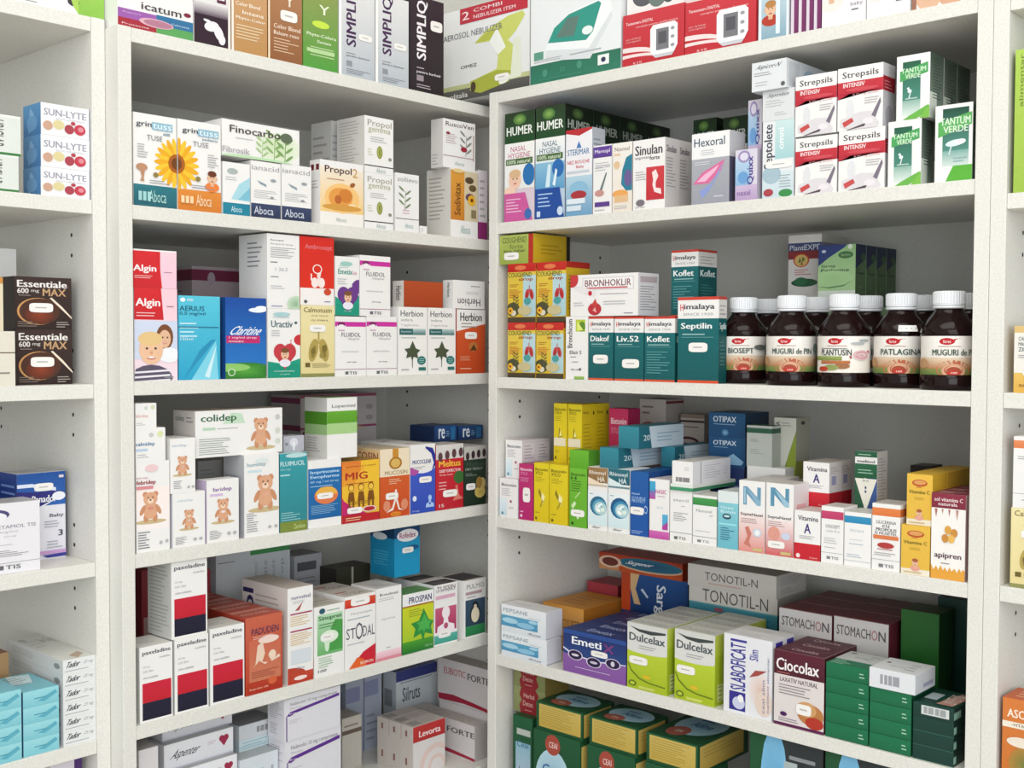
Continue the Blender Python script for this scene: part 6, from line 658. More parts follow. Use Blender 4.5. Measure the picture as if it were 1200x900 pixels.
    ('medicine_carton', 'aspe', 9.75, 3.55, 8, -10.24, -49.23, -57.23, 90, 'flat pale grey carton with red heart, third from top of its stack', 'flat heart cartons', 'box', 1),
    ('medicine_carton', 'aspe', 9.9, 3.55, 8, -10.44, -49.17, -60.81, 90, 'flat pale grey carton with red heart, fourth from top of its stack', 'flat heart cartons', 'box', 1),
    ('medicine_carton', 'aspe', 9.9, 3.55, 8, -10.44, -49.18, -64.39, 90, 'flat pale grey carton with red heart, fifth from top of its stack', 'flat heart cartons', 'box', 1),
    ('medicine_carton', 'heartw', 2.76, 18.48, 5, -7.54, -58.7, -67.44, 90, 'white carton with pale red heart outline at lower left', None, 'box', 1),
    ('medicine_carton', 'barcw', 6.29, 2.13, 5, -11.34, -39.06, -53.15, 90, 'pale carton with grey label on the vertical print carton', None, 'box', 1),
    ('medicine_carton', 'barct', 5.99, 1.57, 5, -11.34, -39.22, -54.75, 90, 'pale blue striped carton under the grey label carton', None, 'box', 1),
    ('medicine_carton', 'vertb', 6.48, 12.66, 6, -9.04, -40.77, -67.44, 90, 'white carton with vertical blue-grey print, low in the left unit', None, 'box', 1),
    ('medicine_carton', 'nebl', 10.2, 7.84, 4, -6.64, -32.18, -61.34, 90, 'white carton with purple stripe, lower of the two', 'white cartons with purple stripe', 'box', 1),
    ('medicine_carton', 'nebl', 10.21, 6.05, 4, -6.64, -32.2, -67.44, 90, 'white carton with purple stripe, bottom of its pile', 'white cartons with purple stripe', 'box', 1),
    ('medicine_carton', 'nebl', 10.24, 6.13, 4, -6.54, -32.36, -53.47, 90, 'white carton with purple stripe, stacked upper one', 'white cartons with purple stripe', 'box', 1),
    ('medicine_carton', 'silr', 10.03, 12.77, 3.44, -24.16, 4.96, -67.44, 90, 'grey white carton with navy top and pale triangle at the back', None, 'box', 1),
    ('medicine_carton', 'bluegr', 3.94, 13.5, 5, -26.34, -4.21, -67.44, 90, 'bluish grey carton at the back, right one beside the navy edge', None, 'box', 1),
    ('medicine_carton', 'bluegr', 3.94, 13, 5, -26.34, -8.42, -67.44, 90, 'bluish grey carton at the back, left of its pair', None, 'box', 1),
    ('medicine_carton', 'tanstr', 4.14, 8.8, 4, -20.84, -13.15, -67.44, 90, 'cream carton with brown stripe, low at the back', None, 'box', 1),
    ('medicine_carton', 'eub', 16.13, 6.1, 3.4, -13.9, 4.7, -67.44, 0, 'white carton with dark red wave at the foot, standing in front', 'white cartons with red wave', 'box', 1),
    ('medicine_carton', 'eub', 12.86, 7.55, 3.5, -12.11, 8.25, -59.94, 0, 'white carton with dark red wave at the back under the shelf', 'white cartons with red wave', 'box', 1),
    ('medicine_carton', 'eub', 12.02, 7.4, 3.5, -12.08, 8.25, -67.44, 0, 'white carton with red wave supporting its twin at back', 'white cartons with red wave', 'box', 1),
    ('medicine_carton', 'levo', 7.27, 8.21, 2.92, -9.9, -5.19, -67.44, 90, 'white carton with red block, nearest of three standing together', 'white cartons with red block', 'box', 1),
    ('medicine_carton', 'levo', 7.27, 8.21, 2.92, -12.9, -5.19, -67.44, 90, 'plain white side of the red block cartons, second counting from the nearest', 'white cartons with red block', 'box', 1),
    ('medicine_carton', 'levo', 7.27, 8.21, 2.92, -15.9, -5.19, -67.44, 90, 'plain white side of the red block cartons, third counting from the nearest', 'white cartons with red block', 'box', 1),
    ('medicine_carton', 'humP', 6.35, 17.3, 6.4, 6.21, 3.7, 23.46, 0, 'tall carton with dark green head, baby face and pink foot', None, 'box', 0),
    ('medicine_carton', 'humB', 5.96, 17.39, 6.92, 12.6, 3.96, 23.46, 0, 'tall carton with dark green head and blue foot at the front', 'tall cartons with dark green head', 'box', 0),
    ('medicine_carton', 'humB', 5.96, 17.39, 6.92, 12.6, 10.96, 23.46, 0, 'shaded carton with dark green head, second in the row going back', 'tall cartons with dark green head', 'box', 0),
    ('medicine_carton', 'humB', 5.96, 17.39, 6.92, 12.6, 17.96, 23.46, 0, 'shaded carton with dark green head, third in the row going back', 'tall cartons with dark green head', 'box', 0),
    ('medicine_carton', 'humB', 5.96, 17.39, 6.92, 12.6, 24.96, 23.46, 0, 'shaded carton with dark green head, fourth in the row going back', 'tall cartons with dark green head', 'box', 0),
    ('medicine_carton', 'humB', 4.24, 15.76, 6, 29.44, 21.0, 23.46, 0, 'dark green headed carton at the back, behind the grey lozenge carton', 'tall cartons with dark green head', 'box', 0),
    ('medicine_carton', 'humB', 4.24, 15.45, 6, 34.93, 21.0, 23.46, 0, 'dark green headed carton at the back, rightmost of its kind', 'tall cartons with dark green head', 'box', 0),
    ('medicine_carton', 'ster', 5.12, 13.14, 3.12, 18.38, 2.06, 23.46, 0, 'white and blue carton with thin red roof stripe', None, 'box', 0),
    ('medicine_carton', 'mare', 3.49, 10.18, 3.5, 22.92, 2.25, 23.46, 0, 'white carton with purple head and foot', None, 'box', 0),
    ('medicine_carton', 'naso', 3.58, 10.14, 3.5, 26.64, 2.25, 23.46, 0, 'cream carton with blue and violet drop shape', None, 'box', 0),
    ('medicine_carton', 'sinl', 5.63, 10.09, 3.31, 31.43, 2.15, 23.46, 0, 'white carton with red square and white figure outline, front one', 'white cartons with red square', 'box', 0),
    ('medicine_carton', 'sinl', 5.63, 10.09, 3.31, 31.43, 5.54, 23.46, 0, 'white carton behind the red square one, second in its row', 'white cartons with red square', 'box', 0),
    ('medicine_carton', 'hexo', 6.11, 9.82, 3.97, 41.84, 2.48, 23.46, 0, 'white and grey carton with pink and blue lozenge', None, 'box', 0),
    ('medicine_carton', 'quix', 3.37, 6.84, 2.2, 47.59, 1.5, 23.46, 0, 'pale violet carton with blue waves, standing on the shelf', 'pale violet cartons with waves', 'box', 0),
    ('medicine_carton', 'quix', 2.14, 8.76, 4, 47.2, 5.2, 28.66, 0, 'pale violet carton with blue waves, upper one at the back', 'pale violet cartons with waves', 'box', 0),
    ('medicine_carton', 'quix', 2.34, 5.17, 4, 47.05, 5.2, 23.46, 0, 'pale violet carton with blue waves, hidden behind the front one', 'pale violet cartons with waves', 'box', 0),
    ('medicine_carton', 'sept', 4.63, 10.14, 4.5, 52.34, 2.75, 23.46, 0, 'white and pale teal carton with vertical lettering', None, 'box', 0),
    ('medicine_carton', 'septw', 4.69, 4.01, 5, 52.28, 3.0, 33.62, 0, 'pale white carton in the middle of the stack left of red banded ones', None, 'box', 0),
    ('medicine_carton', 'aspl', 5.16, 3.81, 13.45, 51.26, 6.52, 37.65, 0, 'long white carton lying on top of the stack, its side facing right', None, 'box', 0),
    ('medicine_carton', 'stre', 5.85, 7.37, 3.6, 57.84, 2.3, 23.46, 0, 'white carton with red band, lower left of four', 'white cartons with red band', 'box', 0),
    ('medicine_carton', 'stre', 6.15, 7.6, 3.6, 64.07, 2.3, 23.46, 0, 'white carton with red band, lower right of four', 'white cartons with red band', 'box', 0),
    ('medicine_carton', 'stre', 5.79, 7.74, 3.6, 57.7, 2.3, 31.08, 0, 'white carton with red band, upper left of four', 'white cartons with red band', 'box', 0),
    ('medicine_carton', 'stre', 6.04, 7.87, 3.4, 63.78, 2.2, 31.08, 0, 'white carton with red band, upper right of four', 'white cartons with red band', 'box', 0),
    ('medicine_carton', 'tant', 4.21, 7.95, 3.53, 69.68, 2.26, 23.46, 0, 'white and green carton with slanted lime banner, lower left one', 'white and green banner cartons', 'box', 0),
    ('medicine_carton', 'tant', 4.21, 7.95, 3.53, 69.68, 5.87, 23.46, 0, 'white and green banner carton in the lower row, second from the front', 'white and green banner cartons', 'box', 0),
    ('medicine_carton', 'tant', 4.21, 7.95, 3.53, 69.68, 9.48, 23.46, 0, 'white and green banner carton in the lower row, third from the front', 'white and green banner cartons', 'box', 0),
    ('medicine_carton', 'tant', 4.17, 7.8, 4.06, 70.59, 2.63, 31.44, 0, 'white and green carton with slanted lime banner, stacked upper front one', 'white and green banner cartons', 'box', 0),
    ('medicine_carton', 'tant', 4.17, 7.8, 4.06, 70.59, 6.78, 31.44, 0, 'white and green banner carton in the upper row, second from the front', 'white and green banner cartons', 'box', 0),
    ('medicine_carton', 'tant', 4.17, 7.8, 4.06, 70.59, 10.92, 31.44, 0, 'white and green banner carton in the upper row, third from the front', 'white and green banner cartons', 'box', 0),
    ('medicine_carton', 'tant2', 4.48, 9.1, 3.2, 75.7, 2.1, 23.46, 0, 'large white and green banner carton with tube, against the right panel', 'large banner cartons with tube', 'box', 0),
    ('medicine_carton', 'coug', 5.9, 8.8, 5, 6.78, 3.0, -1.46, 0, 'yellow carton with red head, lower left of four', 'yellow cartons with red head', 'box', 0),
    ('medicine_carton', 'coug', 5.59, 8.74, 5, 12.73, 3.0, -1.46, 0, 'yellow carton with red head, lower right of four', 'yellow cartons with red head', 'box', 0),
    ('medicine_carton', 'coug', 5.98, 9.34, 6, 6.78, 3.5, 7.36, 0, 'yellow carton with red head, upper left of four', 'yellow cartons with red head', 'box', 0),
    ('medicine_carton', 'coug', 5.97, 9.33, 5.77, 12.99, 3.38, 7.36, 0, 'yellow carton with red head, upper right of four', 'yellow cartons with red head', 'box', 0),
    ('medicine_carton', 'couglie', 7.22, 4.65, 9.05, 5.58, 5.03, 16.72, 0, 'green and red carton with yellow side lying on the yellow cartons', None, 'box', 0),
    ('medicine_carton', 'brch', 4.33, 9.6, 4, 18.16, 2.5, -1.46, 0, 'white carton with green leaf square and vertical lettering', None, 'box', 0),
    ('medicine_carton', 'himD', 4.7, 9.54, 4.5, 22.85, 2.75, -1.46, 0, 'teal green carton with white head, first right of leaf square carton', 'teal green cartons with white head', 'box', 0),
    ('medicine_carton', 'himL', 5.32, 9.48, 4.5, 28.08, 2.75, -1.46, 0, 'teal green carton with white head, middle of the low three', 'teal green cartons with white head', 'box', 0),
    ('medicine_carton', 'himK', 5.27, 9.41, 4.5, 33.55, 2.75, -1.46, 0, 'teal green carton without sticker, right of the low three', 'teal green cartons with white head', 'box', 0),
    ('medicine_carton', 'bron', 12.78, 6.28, 5.13, 23.28, 3.07, 8.16, 0, 'wide white carton with framed title and red drop', None, 'box', 0),
    ('medicine_carton', 'himK', 4.7, 9.76, 4.86, 34.59, 7.63, 7.97, 0, 'teal green carton with white head raised on carton behind', 'teal green cartons with white head', 'box', 0),
    ('medicine_carton', 'himK', 5.48, 9.41, 5, 30.52, 7.7, -1.46, 0, 'teal green carton standing behind the low three as support', 'teal green cartons with white head', 'box', 0),
    ('medicine_carton', 'himS', 6.79, 12.06, 2.0, 40.14, 1.4, -1.46, 0, 'largest teal green carton with white head, left of the brown bottles', 'teal green cartons with white head', 'box', 0),
    ('medicine_carton', 'siro', 5.67, 19.54, 3.2, 53.56, 16.6, -1.46, 0, 'pale green and navy carton behind the bottles, front of its row', 'pale green and navy cartons', 'box', 0),
    ('medicine_carton', 'siro', 5.67, 19.54, 3.2, 53.56, 19.88, -1.46, 0, 'pale green and navy carton, second from the front of its row', 'pale green and navy cartons', 'box', 0),
    ('medicine_carton', 'siro', 5.67, 19.54, 3.2, 53.56, 23.16, -1.46, 0, 'pale green and navy carton, third from the front of its row', 'pale green and navy cartons', 'box', 0),
    ('medicine_carton', 'siro', 5.67, 19.54, 3.2, 53.56, 26.44, -1.46, 0, 'pale green and navy carton, fourth from the front of its row', 'pale green and navy cartons', 'box', 0),
    ('medicine_carton', 'plex', 5.36, 21.65, 8, 46.62, 22.6, -1.46, 0, 'white carton with navy band and round fruit emblem behind the bottles', None, 'box', 0),
    ('medicine_carton', 'bixw', 3.98, 6.31, 3.4, 4.14, 2.2, -24.17, 0, 'small white and blue carton standing by the left panel', 'small white and blue cartons', 'box', 1),
    ('medicine_carton', 'bixw', 3.98, 6.31, 3.4, 4.14, 5.68, -24.17, 0, 'small white and blue carton on the shelf, second of its row', 'small white and blue cartons', 'box', 1),
    ('medicine_carton', 'bixw', 3.98, 6.31, 3.4, 4.14, 9.16, -24.17, 0, 'small white and blue carton on the shelf, third of its row', 'small white and blue cartons', 'box', 1),
    ('medicine_carton', 'bixw', 3.59, 6.16, 3.4, 4.32, 3.2, -17.84, 0, 'small white and blue carton raised behind, front of its row', 'small white and blue cartons', 'box', 1),
    ('medicine_carton', 'bixw', 3.59, 6.16, 3.4, 4.32, 6.68, -17.84, 0, 'small white and blue carton raised behind, second of its row', 'small white and blue cartons', 'box', 1),
    ('medicine_carton', 'bixm', 3.04, 8.94, 5, 7.89, 3.0, -24.17, 0, 'narrow magenta carton with white price sticker', 'magenta cartons', 'box', 1),
    ('medicine_carton', 'bixy', 3.1, 9.31, 5, 11.16, 3.0, -24.17, 0, 'narrow yellow carton, left one of the pair on the shelf', 'narrow yellow cartons', 'box', 1),
    ('medicine_carton', 'bixy', 3.67, 9.3, 5, 14.7, 3.0, -24.17, 0, 'narrow yellow carton, right one of the pair on the shelf', 'narrow yellow cartons', 'box', 1),
    ('medicine_carton', 'bixyp', 2.68, 9.35, 3.4, 12.54, 5.1, -14.84, 0, 'yellow carton with pale strip, left of the raised pair', 'yellow cartons with pale strip', 'box', 1),
    ('medicine_carton', 'bixyp', 2.79, 9.33, 3.42, 15.51, 5.11, -14.84, 0, 'yellow carton with pale strip, right of the raised pair', 'yellow cartons with pale strip', 'box', 1),
    ('medicine_carton', 'bixyp', 2.79, 9.33, 3.42, 15.51, 8.61, -14.84, 0, 'yellow carton with pale strip behind the raised pair, second in row', 'yellow cartons with pale strip', 'box', 1),
    ('medicine_carton', 'bixg', 3.43, 9.07, 5, 18.62, 3.0, -24.17, 0, 'narrow green carton with white price sticker', None, 'box', 1),
    ('medicine_carton', 'bixglie', 3.73, 2.73, 2.7, 18.68, 1.95, -15.08, 0, 'plain green carton lying on the green sticker carton', None, 'box', 1),
    ('medicine_carton', 'rinb', 3.71, 9.48, 5, 22.42, 3.0, -24.17, 0, 'white carton with brown head and blue swirl', None, 'box', 1),
    ('medicine_carton', 'rint', 3.94, 9.53, 5, 26.43, 3.0, -24.17, 0, 'white carton with teal head and blue swirl', None, 'box', 1),
    ('medicine_carton', 'prot', 3.21, 9.44, 5, 30.19, 3.0, -24.17, 0, 'narrow deep blue carton with white price sticker', 'deep blue cartons', 'box', 1),
    ('medicine_carton', 'prot', 3.21, 9.44, 5, 30.19, 8.08, -24.17, 0, 'deep blue carton directly behind its sticker twin, second in row', 'deep blue cartons', 'box', 1),
    ('medicine_carton', 'nask', 3.46, 8.61, 5, 33.74, 3.0, -24.17, 0, 'white carton with blue squares and magenta foot', None, 'box', 1),
    ('medicine_carton', 'lietl', 3.48, 3.04, 13.24, 24.56, 7.12, -14.62, 0, 'long teal and white carton lying on the swirl cartons', 'long teal and white cartons', 'box', 1),
    ('medicine_carton', 'lietl', 3.72, 3.27, 11.57, 27.35, 7.38, -11.56, 0, 'long teal and white carton, topmost of the pile', 'long teal and white cartons', 'box', 1),
    ('medicine_carton', 'lietl', 2.44, 3.04, 10.85, 29.63, 13.93, -14.62, 0, 'long teal and white carton behind, reaching toward the navy boxes', 'long teal and white cartons', 'box', 1),
    ('medicine_carton', 'steri', 3.72, 7.33, 4.6, 37.47, 2.8, -24.17, 0, 'white carton with grey print under the green edged flat carton', None, 'box', 1),
    ('medicine_carton', 'nasg', 3.9, 6.96, 4.6, 41.46, 2.8, -24.17, 0, 'white carton with green band right below the flat green edged carton', None, 'box', 1),
    ('medicine_carton', 'slabg', 3.78, 0.9, 11.28, 37.74, 5.84, -16.82, 0, 'flat white carton with green edge lying across two white cartons', None, 'box', 1),
    ('medicine_carton', 'whlie', 3.49, 3.23, 9.87, 37.73, 5.34, -15.9, 0, 'long white carton lying on the flat green edged carton', None, 'box', 1),
    ('medicine_carton', 'lips', 3.21, 7.9, 4.6, 45.22, 2.8, -24.17, 0, 'turquoise carton with small mouth drawing', None, 'box', 1),
    ('medicine_carton', 'septN', 3.99, 9.63, 4.6, 48.98, 2.8, -24.17, 0, 'white and salmon carton with big blue letter, left one', 'white and salmon cartons', 'box', 1),
    ('medicine_carton', 'septN', 3.99, 9.63, 4.6, 48.98, 7.48, -24.17, 0, 'white and salmon carton in left row, second from the front', 'white and salmon cartons', 'box', 1),
    ('medicine_carton', 'septN2', 4.07, 9.64, 4.1, 53.2, 2.55, -24.17, 0, 'white and salmon carton with big blue letter and price sticker', 'white and salmon cartons', 'box', 1),
    ('medicine_carton', 'otip2', 6.27, 4.33, 6.75, 37.96, 15.07, -14.24, 0, 'navy carton with pale drop, lower of the stacked two', 'navy blue ear drop cartons', 'box', 1),
    ('medicine_carton', 'otip', 6.27, 3.67, 6.74, 37.91, 15.07, -9.89, 0, 'navy carton with white title, upper of the stacked two', 'navy blue ear drop cartons', 'box', 1),
    ('medicine_carton', 'navy', 5.69, 9.91, 6, 38.13, 14.7, -24.17, 0, 'navy carton under the stacked pair at the back', None, 'box', 1),
    ('medicine_carton', 'grtop', 4.12, 5.92, 2.4, 44.38, 11.3, -13.64, 0, 'grey white carton with dark green top stripe', None, 'box', 1),
    ('medicine_carton', 'plainw', 6.17, 10.51, 2.5, 45.57, 11.25, -24.17, 0, 'plain white carton under the green striped one', None, 'box', 1),
    ('medicine_carton', 'bepa', 3.51, 17.57, 3.9, 47.1, 14.55, -24.17, 0, 'grey carton with green and olive diagonal', None, 'box', 1),
    ('medicine_carton', 'redwh', 5.19, 19.19, 5, 20.62, 19.5, -24.17, 0, 'pale carton with dark red loop at the back of the shelf', 'pale cartons at the back', 'box', 1),
    ('medicine_carton', 'brnwh', 4.49, 16.86, 5, 26.63, 22.0, -24.17, 0, 'pale carton with plum loop and dark stripe near the navy cartons', 'pale cartons at the back', 'box', 1),
    ('medicine_carton', 'bixpk', 3.7, 12.22, 3.13, 20.56, 9.57, -18.37, 0, 'pinkish red carton raised behind the teal cartons', None, 'box', 1),
    ('medicine_carton', 'plainw', 3.95, 5.75, 4.5, 20.99, 10.05, -24.17, 0, 'plain white carton under the pinkish red one', None, 'box', 1),
    ('medicine_carton', 'vitA', 3.74, 6.4, 4, 57.26, 2.5, -24.17, 0, 'white and red carton with large blue letter, on the shelf', 'white and red letter cartons', 'box', 1),
    ('medicine_carton', 'vitA', 3.81, 5.98, 3.2, 56.24, 6.3, -17.75, 0, 'white and red carton with large blue letter, stacked upper front', 'white and red letter cartons', 'box', 1),
    ('medicine_carton', 'vitA', 3.81, 5.98, 3.2, 56.24, 9.58, -17.75, 0, 'white and red letter carton stacked upper row, second from front', 'white and red letter cartons', 'box', 1),
    ('medicine_carton', 'vitA', 2.93, 6.4, 6.6, 56.83, 7.9, -24.17, 0, 'white and red letter carton supporting the upper row behind', 'white and red letter cartons', 'box', 1),
    ('medicine_carton', 'pinkt', 3.05, 7.31, 3.9, 60.81, 2.45, -24.17, 0, 'white carton with pink band beside the red letter carton', None, 'box', 1),
    ('medicine_carton', 'bluet', 3.59, 6.89, 3.9, 64.29, 2.45, -24.17, 0, 'white carton with blue band in the front row', 'white cartons with blue band', 'box', 1),
    ('medicine_carton', 'bluet', 3.59, 6.89, 3.9, 64.29, 6.43, -24.17, 0, 'white carton with blue band, second in its row', 'white cartons with blue band', 'box', 1),
    ('medicine_carton', 'drgr', 3.05, 7.43, 3.03, 63.21, 6.37, -17.26, 0, 'white and dark green carton with two navy drops, standing on others', None, 'box', 1),
    ('medicine_carton', 'orant', 3.64, 8.34, 4.2, 68.04, 2.6, -24.17, 0, 'white carton with orange band next to the yellow cartons', None, 'box', 1),
    ('medicine_carton', 'vitC', 3.61, 6.09, 3.4, 71.84, 2.2, -24.17, 0, 'yellow carton with child face, on the shelf', 'yellow cartons with child face', 'box', 1),
    ('medicine_carton', 'vitC', 3.2, 6.27, 4.4, 72.17, 2.9, -18.06, 0, 'yellow carton with child face, stacked front one', 'yellow cartons with child face', 'box', 1),
    ('medicine_carton', 'vitC', 3.2, 6.27, 4.4, 72.17, 7.38, -18.06, 0, 'yellow carton with child face in upper row, second from front', 'yellow cartons with child face', 'box', 1),
    ('medicine_carton', 'vitC', 3.2, 6.27, 4.4, 72.17, 11.86, -18.06, 0, 'yellow carton with child face in upper row, third from front', 'yellow cartons with child face', 'box', 1),
    ('medicine_carton', 'vitC', 3.35, 6.09, 4.6, 70.7, 7.15, -24.17, 0, 'yellow carton with child face under the upper row, farther back', 'yellow cartons with child face', 'box', 1),
    ('medicine_carton', 'vitC', 3.35, 6.09, 4.6, 70.7, 11.83, -24.17, 0, 'yellow carton with child face in hidden lower row, second from front', 'yellow cartons with child face', 'box', 1),
    ('medicine_carton', 'apip', 4.12, 10.32, 3.2, 75.84, 2.1, -24.17, 0, 'white carton with maroon head and honey drips', 'white cartons with maroon head', 'box', 1),
    ('medicine_carton', 'apip', 4.12, 10.32, 3.2, 75.84, 5.38, -24.17, 0, 'white carton with maroon head, second in the row behind honey drips', 'white cartons with maroon head', 'box', 1),
    ('medicine_carton', 'apip', 4.12, 10.32, 3.2, 75.84, 8.66, -24.17, 0, 'white carton with maroon head, third in the row behind honey drips', 'white cartons with maroon head', 'box', 1),
    ('medicine_carton', 'blackb', 2.88, 11.25, 4, 63.59, 23.0, -24.17, 0, 'black box at the back behind the yellow cartons', None, 'box', 1),
    ('medicine_carton', 'peps', 9.78, 3.96, 3.56, 7.54, 2.28, -46.82, 0, 'flat white carton with blue wave panel, lower of two', 'flat white cartons with blue waves', 'box', 1),
    ('medicine_carton', 'peps', 9.59, 4.38, 3.98, 7.42, 2.49, -42.84, 0, 'flat white carton with blue wave panel, upper of two', 'flat white cartons with blue waves', 'box', 1),
    ('medicine_carton', 'emeb', 12.15, 6.6, 3.3, 21.9, 2.15, -46.82, 0, 'wide navy and purple carton with three round emblems, front one', 'wide navy and purple cartons', 'box', 1),
    ('medicine_carton', 'emeb', 12.15, 6.6, 3.3, 21.9, 5.53, -46.82, 0, 'wide navy and purple carton, second in its row from the front', 'wide navy and purple cartons', 'box', 1),
    ('medicine_carton', 'emeb', 12.15, 6.6, 3.3, 21.9, 8.91, -46.82, 0, 'wide navy and purple carton, third in its row from the front', 'wide navy and purple cartons', 'box', 1),
    ('medicine_carton', 'emeb', 12.15, 6.6, 3.3, 21.9, 12.29, -46.82, 0, 'wide navy and purple carton, fourth in its row from the front', 'wide navy and purple cartons', 'box', 1),
    ('medicine_carton', 'emeb', 12.15, 6.6, 3.3, 21.9, 15.67, -46.82, 0, 'wide navy and purple carton, fifth in its row from the front', 'wide navy and purple cartons', 'box', 1),
    ('medicine_carton', 'dulc', 7.12, 9.71, 2.7, 31.83, 1.75, -46.82, 0, 'lime and grey carton in front, left one of the pair', 'lime and grey cartons', 'box', 1),
    ('medicine_carton', 'dulc', 7.12, 9.71, 2.7, 31.83, 4.53, -46.82, 0, 'lime and grey carton in the left row, second from the front', 'lime and grey cartons', 'box', 1),
    ('medicine_carton', 'dulc', 7.12, 9.71, 2.7, 31.83, 7.31, -46.82, 0, 'lime and grey carton in the left row, third from the front', 'lime and grey cartons', 'box', 1),
    ('medicine_carton', 'dulc', 7.12, 9.71, 2.7, 31.83, 10.09, -46.82, 0, 'lime and grey carton in the left row, fourth from the front', 'lime and grey cartons', 'box', 1),
    ('medicine_carton', 'dulc', 7.12, 9.71, 2.7, 31.83, 12.87, -46.82, 0, 'lime and grey carton in the left row, fifth from the front', 'lime and grey cartons', 'box', 1),
    ('medicine_carton', 'dulc', 6.74, 10.04, 2.7, 39.88, 2.05, -46.82, 0, 'lime and grey carton in front, right one of the pair', 'lime and grey cartons', 'box', 1),
    ('medicine_carton', 'dulc', 6.74, 10.04, 2.7, 39.88, 4.83, -46.82, 0, 'lime and grey carton in the right row, second from the front', 'lime and grey cartons', 'box', 1),
    ('medicine_carton', 'dulc', 6.74, 10.04, 2.7, 39.88, 7.61, -46.82, 0, 'lime and grey carton in the right row, third from the front', 'lime and grey cartons', 'box', 1),
    ('medicine_carton', 'dulc', 6.74, 10.04, 2.7, 39.88, 10.39, -46.82, 0, 'lime and grey carton in the right row, fourth from the front', 'lime and grey cartons', 'box', 1),
    ('medicine_carton', 'dulc', 6.74, 10.04, 2.7, 39.88, 13.17, -46.82, 0, 'lime and grey carton in the right row, fifth from the front', 'lime and grey cartons', 'box', 1),
    ('medicine_carton', 'slab', 7.52, 10.84, 2.9, 48.53, 2.05, -46.82, 0, 'white carton with vertical violet lettering and violet corner, front one', 'white cartons with violet lettering', 'box', 1),
    ('medicine_carton', 'slab', 7.52, 10.84, 2.9, 48.53, 5.03, -46.82, 0, 'white carton with violet corner, second in its row', 'white cartons with violet lettering', 'box', 1),
    ('medicine_carton', 'cioc', 7.27, 10.07, 3.0, 56.32, 2.0, -46.82, 0, 'maroon and white carton with nuts and berries, front one', 'maroon and white cartons', 'box', 1),
    ('medicine_carton', 'cioc', 7.27, 10.07, 3.0, 56.32, 5.08, -46.82, 0, 'maroon and white carton, second in its row behind the nuts picture', 'maroon and white cartons', 'box', 1),
    ('medicine_carton', 'cioc', 7.27, 10.07, 3.0, 56.32, 8.16, -46.82, 0, 'maroon and white carton, third in its row behind the nuts picture', 'maroon and white cartons', 'box', 1),
    ('medicine_carton', 'orang', 8.76, 7.54, 11.5, 8.59, 14.75, -46.82, 0, 'flat orange carton lying behind the blue wave cartons', None, 'box', 1),
    ('medicine_carton', 'sargv', 13.25, 12.66, 3.95, 20.3, 20.18, -46.82, 0, 'blue and orange carton with vertical lettering behind the navy ones', 'blue and orange cartons', 'box', 1),
    ('medicine_carton', 'sarg', 16.96, 2.76, 6, 17.52, 21.0, -34.14, 0, 'orange carton with teal ellipse lying on the blue and orange one', 'orange ellipse cartons', 'box', 1),
    ('medicine_carton', 'redbk', 6.69, 9.19, 6, 7.28, 24.2, -46.82, 0, 'dark red carton at the back left behind the orange one', None, 'box', 1),
    ('medicine_carton', 'tono2', 15.53, 13.13, 9, 37.08, 19.5, -46.82, 0, 'wide white and teal carton, lower of two at the back', None, 'box', 1),
    ('medicine_carton', 'tono', 15.51, 3.4, 9, 36.96, 19.3, -33.67, 0, 'wide white carton with thin lettering, upper of two at the back', None, 'box', 1),
    ('medicine_carton', 'stom', 8.11, 13.33, 5.0, 52.04, 12.5, -46.82, 0, 'white and dark red carton, left of the two at the back', 'white and dark red cartons', 'box', 1),
    ('medicine_carton', 'stom', 8.11, 13.33, 5.0, 52.04, 17.58, -46.82, 0, 'white and dark red carton in left back row, second from front', 'white and dark red cartons', 'box', 1),
    ('medicine_carton', 'stom', 8.11, 13.33, 5.0, 52.04, 22.66, -46.82, 0, 'white and dark red carton in left back row, third from front', 'white and dark red cartons', 'box', 1),
    ('medicine_carton', 'stom', 7.86, 13.5, 5.0, 60.36, 12.5, -46.82, 0, 'white and dark red carton, right of the two at the back', 'white and dark red cartons', 'box', 1),
    ('medicine_carton', 'stom', 7.86, 13.5, 5.0, 60.36, 17.58, -46.82, 0, 'white and dark red carton in right back row, second from front', 'white and dark red cartons', 'box', 1),
    ('medicine_carton', 'stom', 7.86, 13.5, 5.0, 60.36, 22.66, -46.82, 0, 'white and dark red carton in right back row, third from front', 'white and dark red cartons', 'box', 1),
    ('medicine_carton', 'greens', 5.85, 1.91, 7, 63.1, 4.1, -46.82, 0, 'flat green carton, first in the left green stack counting upward', 'flat green cartons', 'box', 1),
    ('medicine_carton', 'greens', 5.85, 1.91, 7, 63.1, 4.1, -44.87, 0, 'flat green carton, second in the left green stack counting upward', 'flat green cartons', 'box', 1),
    ('medicine_carton', 'greens', 5.85, 1.91, 7, 63.1, 4.1, -42.92, 0, 'flat green carton, third in the left green stack counting upward', 'flat green cartons', 'box', 1),
    ('medicine_carton', 'greens', 5.85, 1.91, 7, 63.1, 4.1, -40.97, 0, 'flat green carton, fourth in the left green stack counting upward', 'flat green cartons', 'box', 1),
    ('medicine_carton', 'greens', 5.85, 1.91, 7, 63.1, 4.1, -39.02, 0, 'flat green carton, fifth in the left green stack counting upward', 'flat green cartons', 'box', 1),
    ('medicine_carton', 'greens', 5.39, 1.92, 7, 68.91, 4.1, -46.82, 0, 'flat green carton, first in the right green stack counting upward', 'flat green cartons', 'box', 1),
    ('medicine_carton', 'greens', 5.39, 1.92, 7, 68.91, 4.1, -44.85, 0, 'flat green carton, second in the right green stack counting upward', 'flat green cartons', 'box', 1),
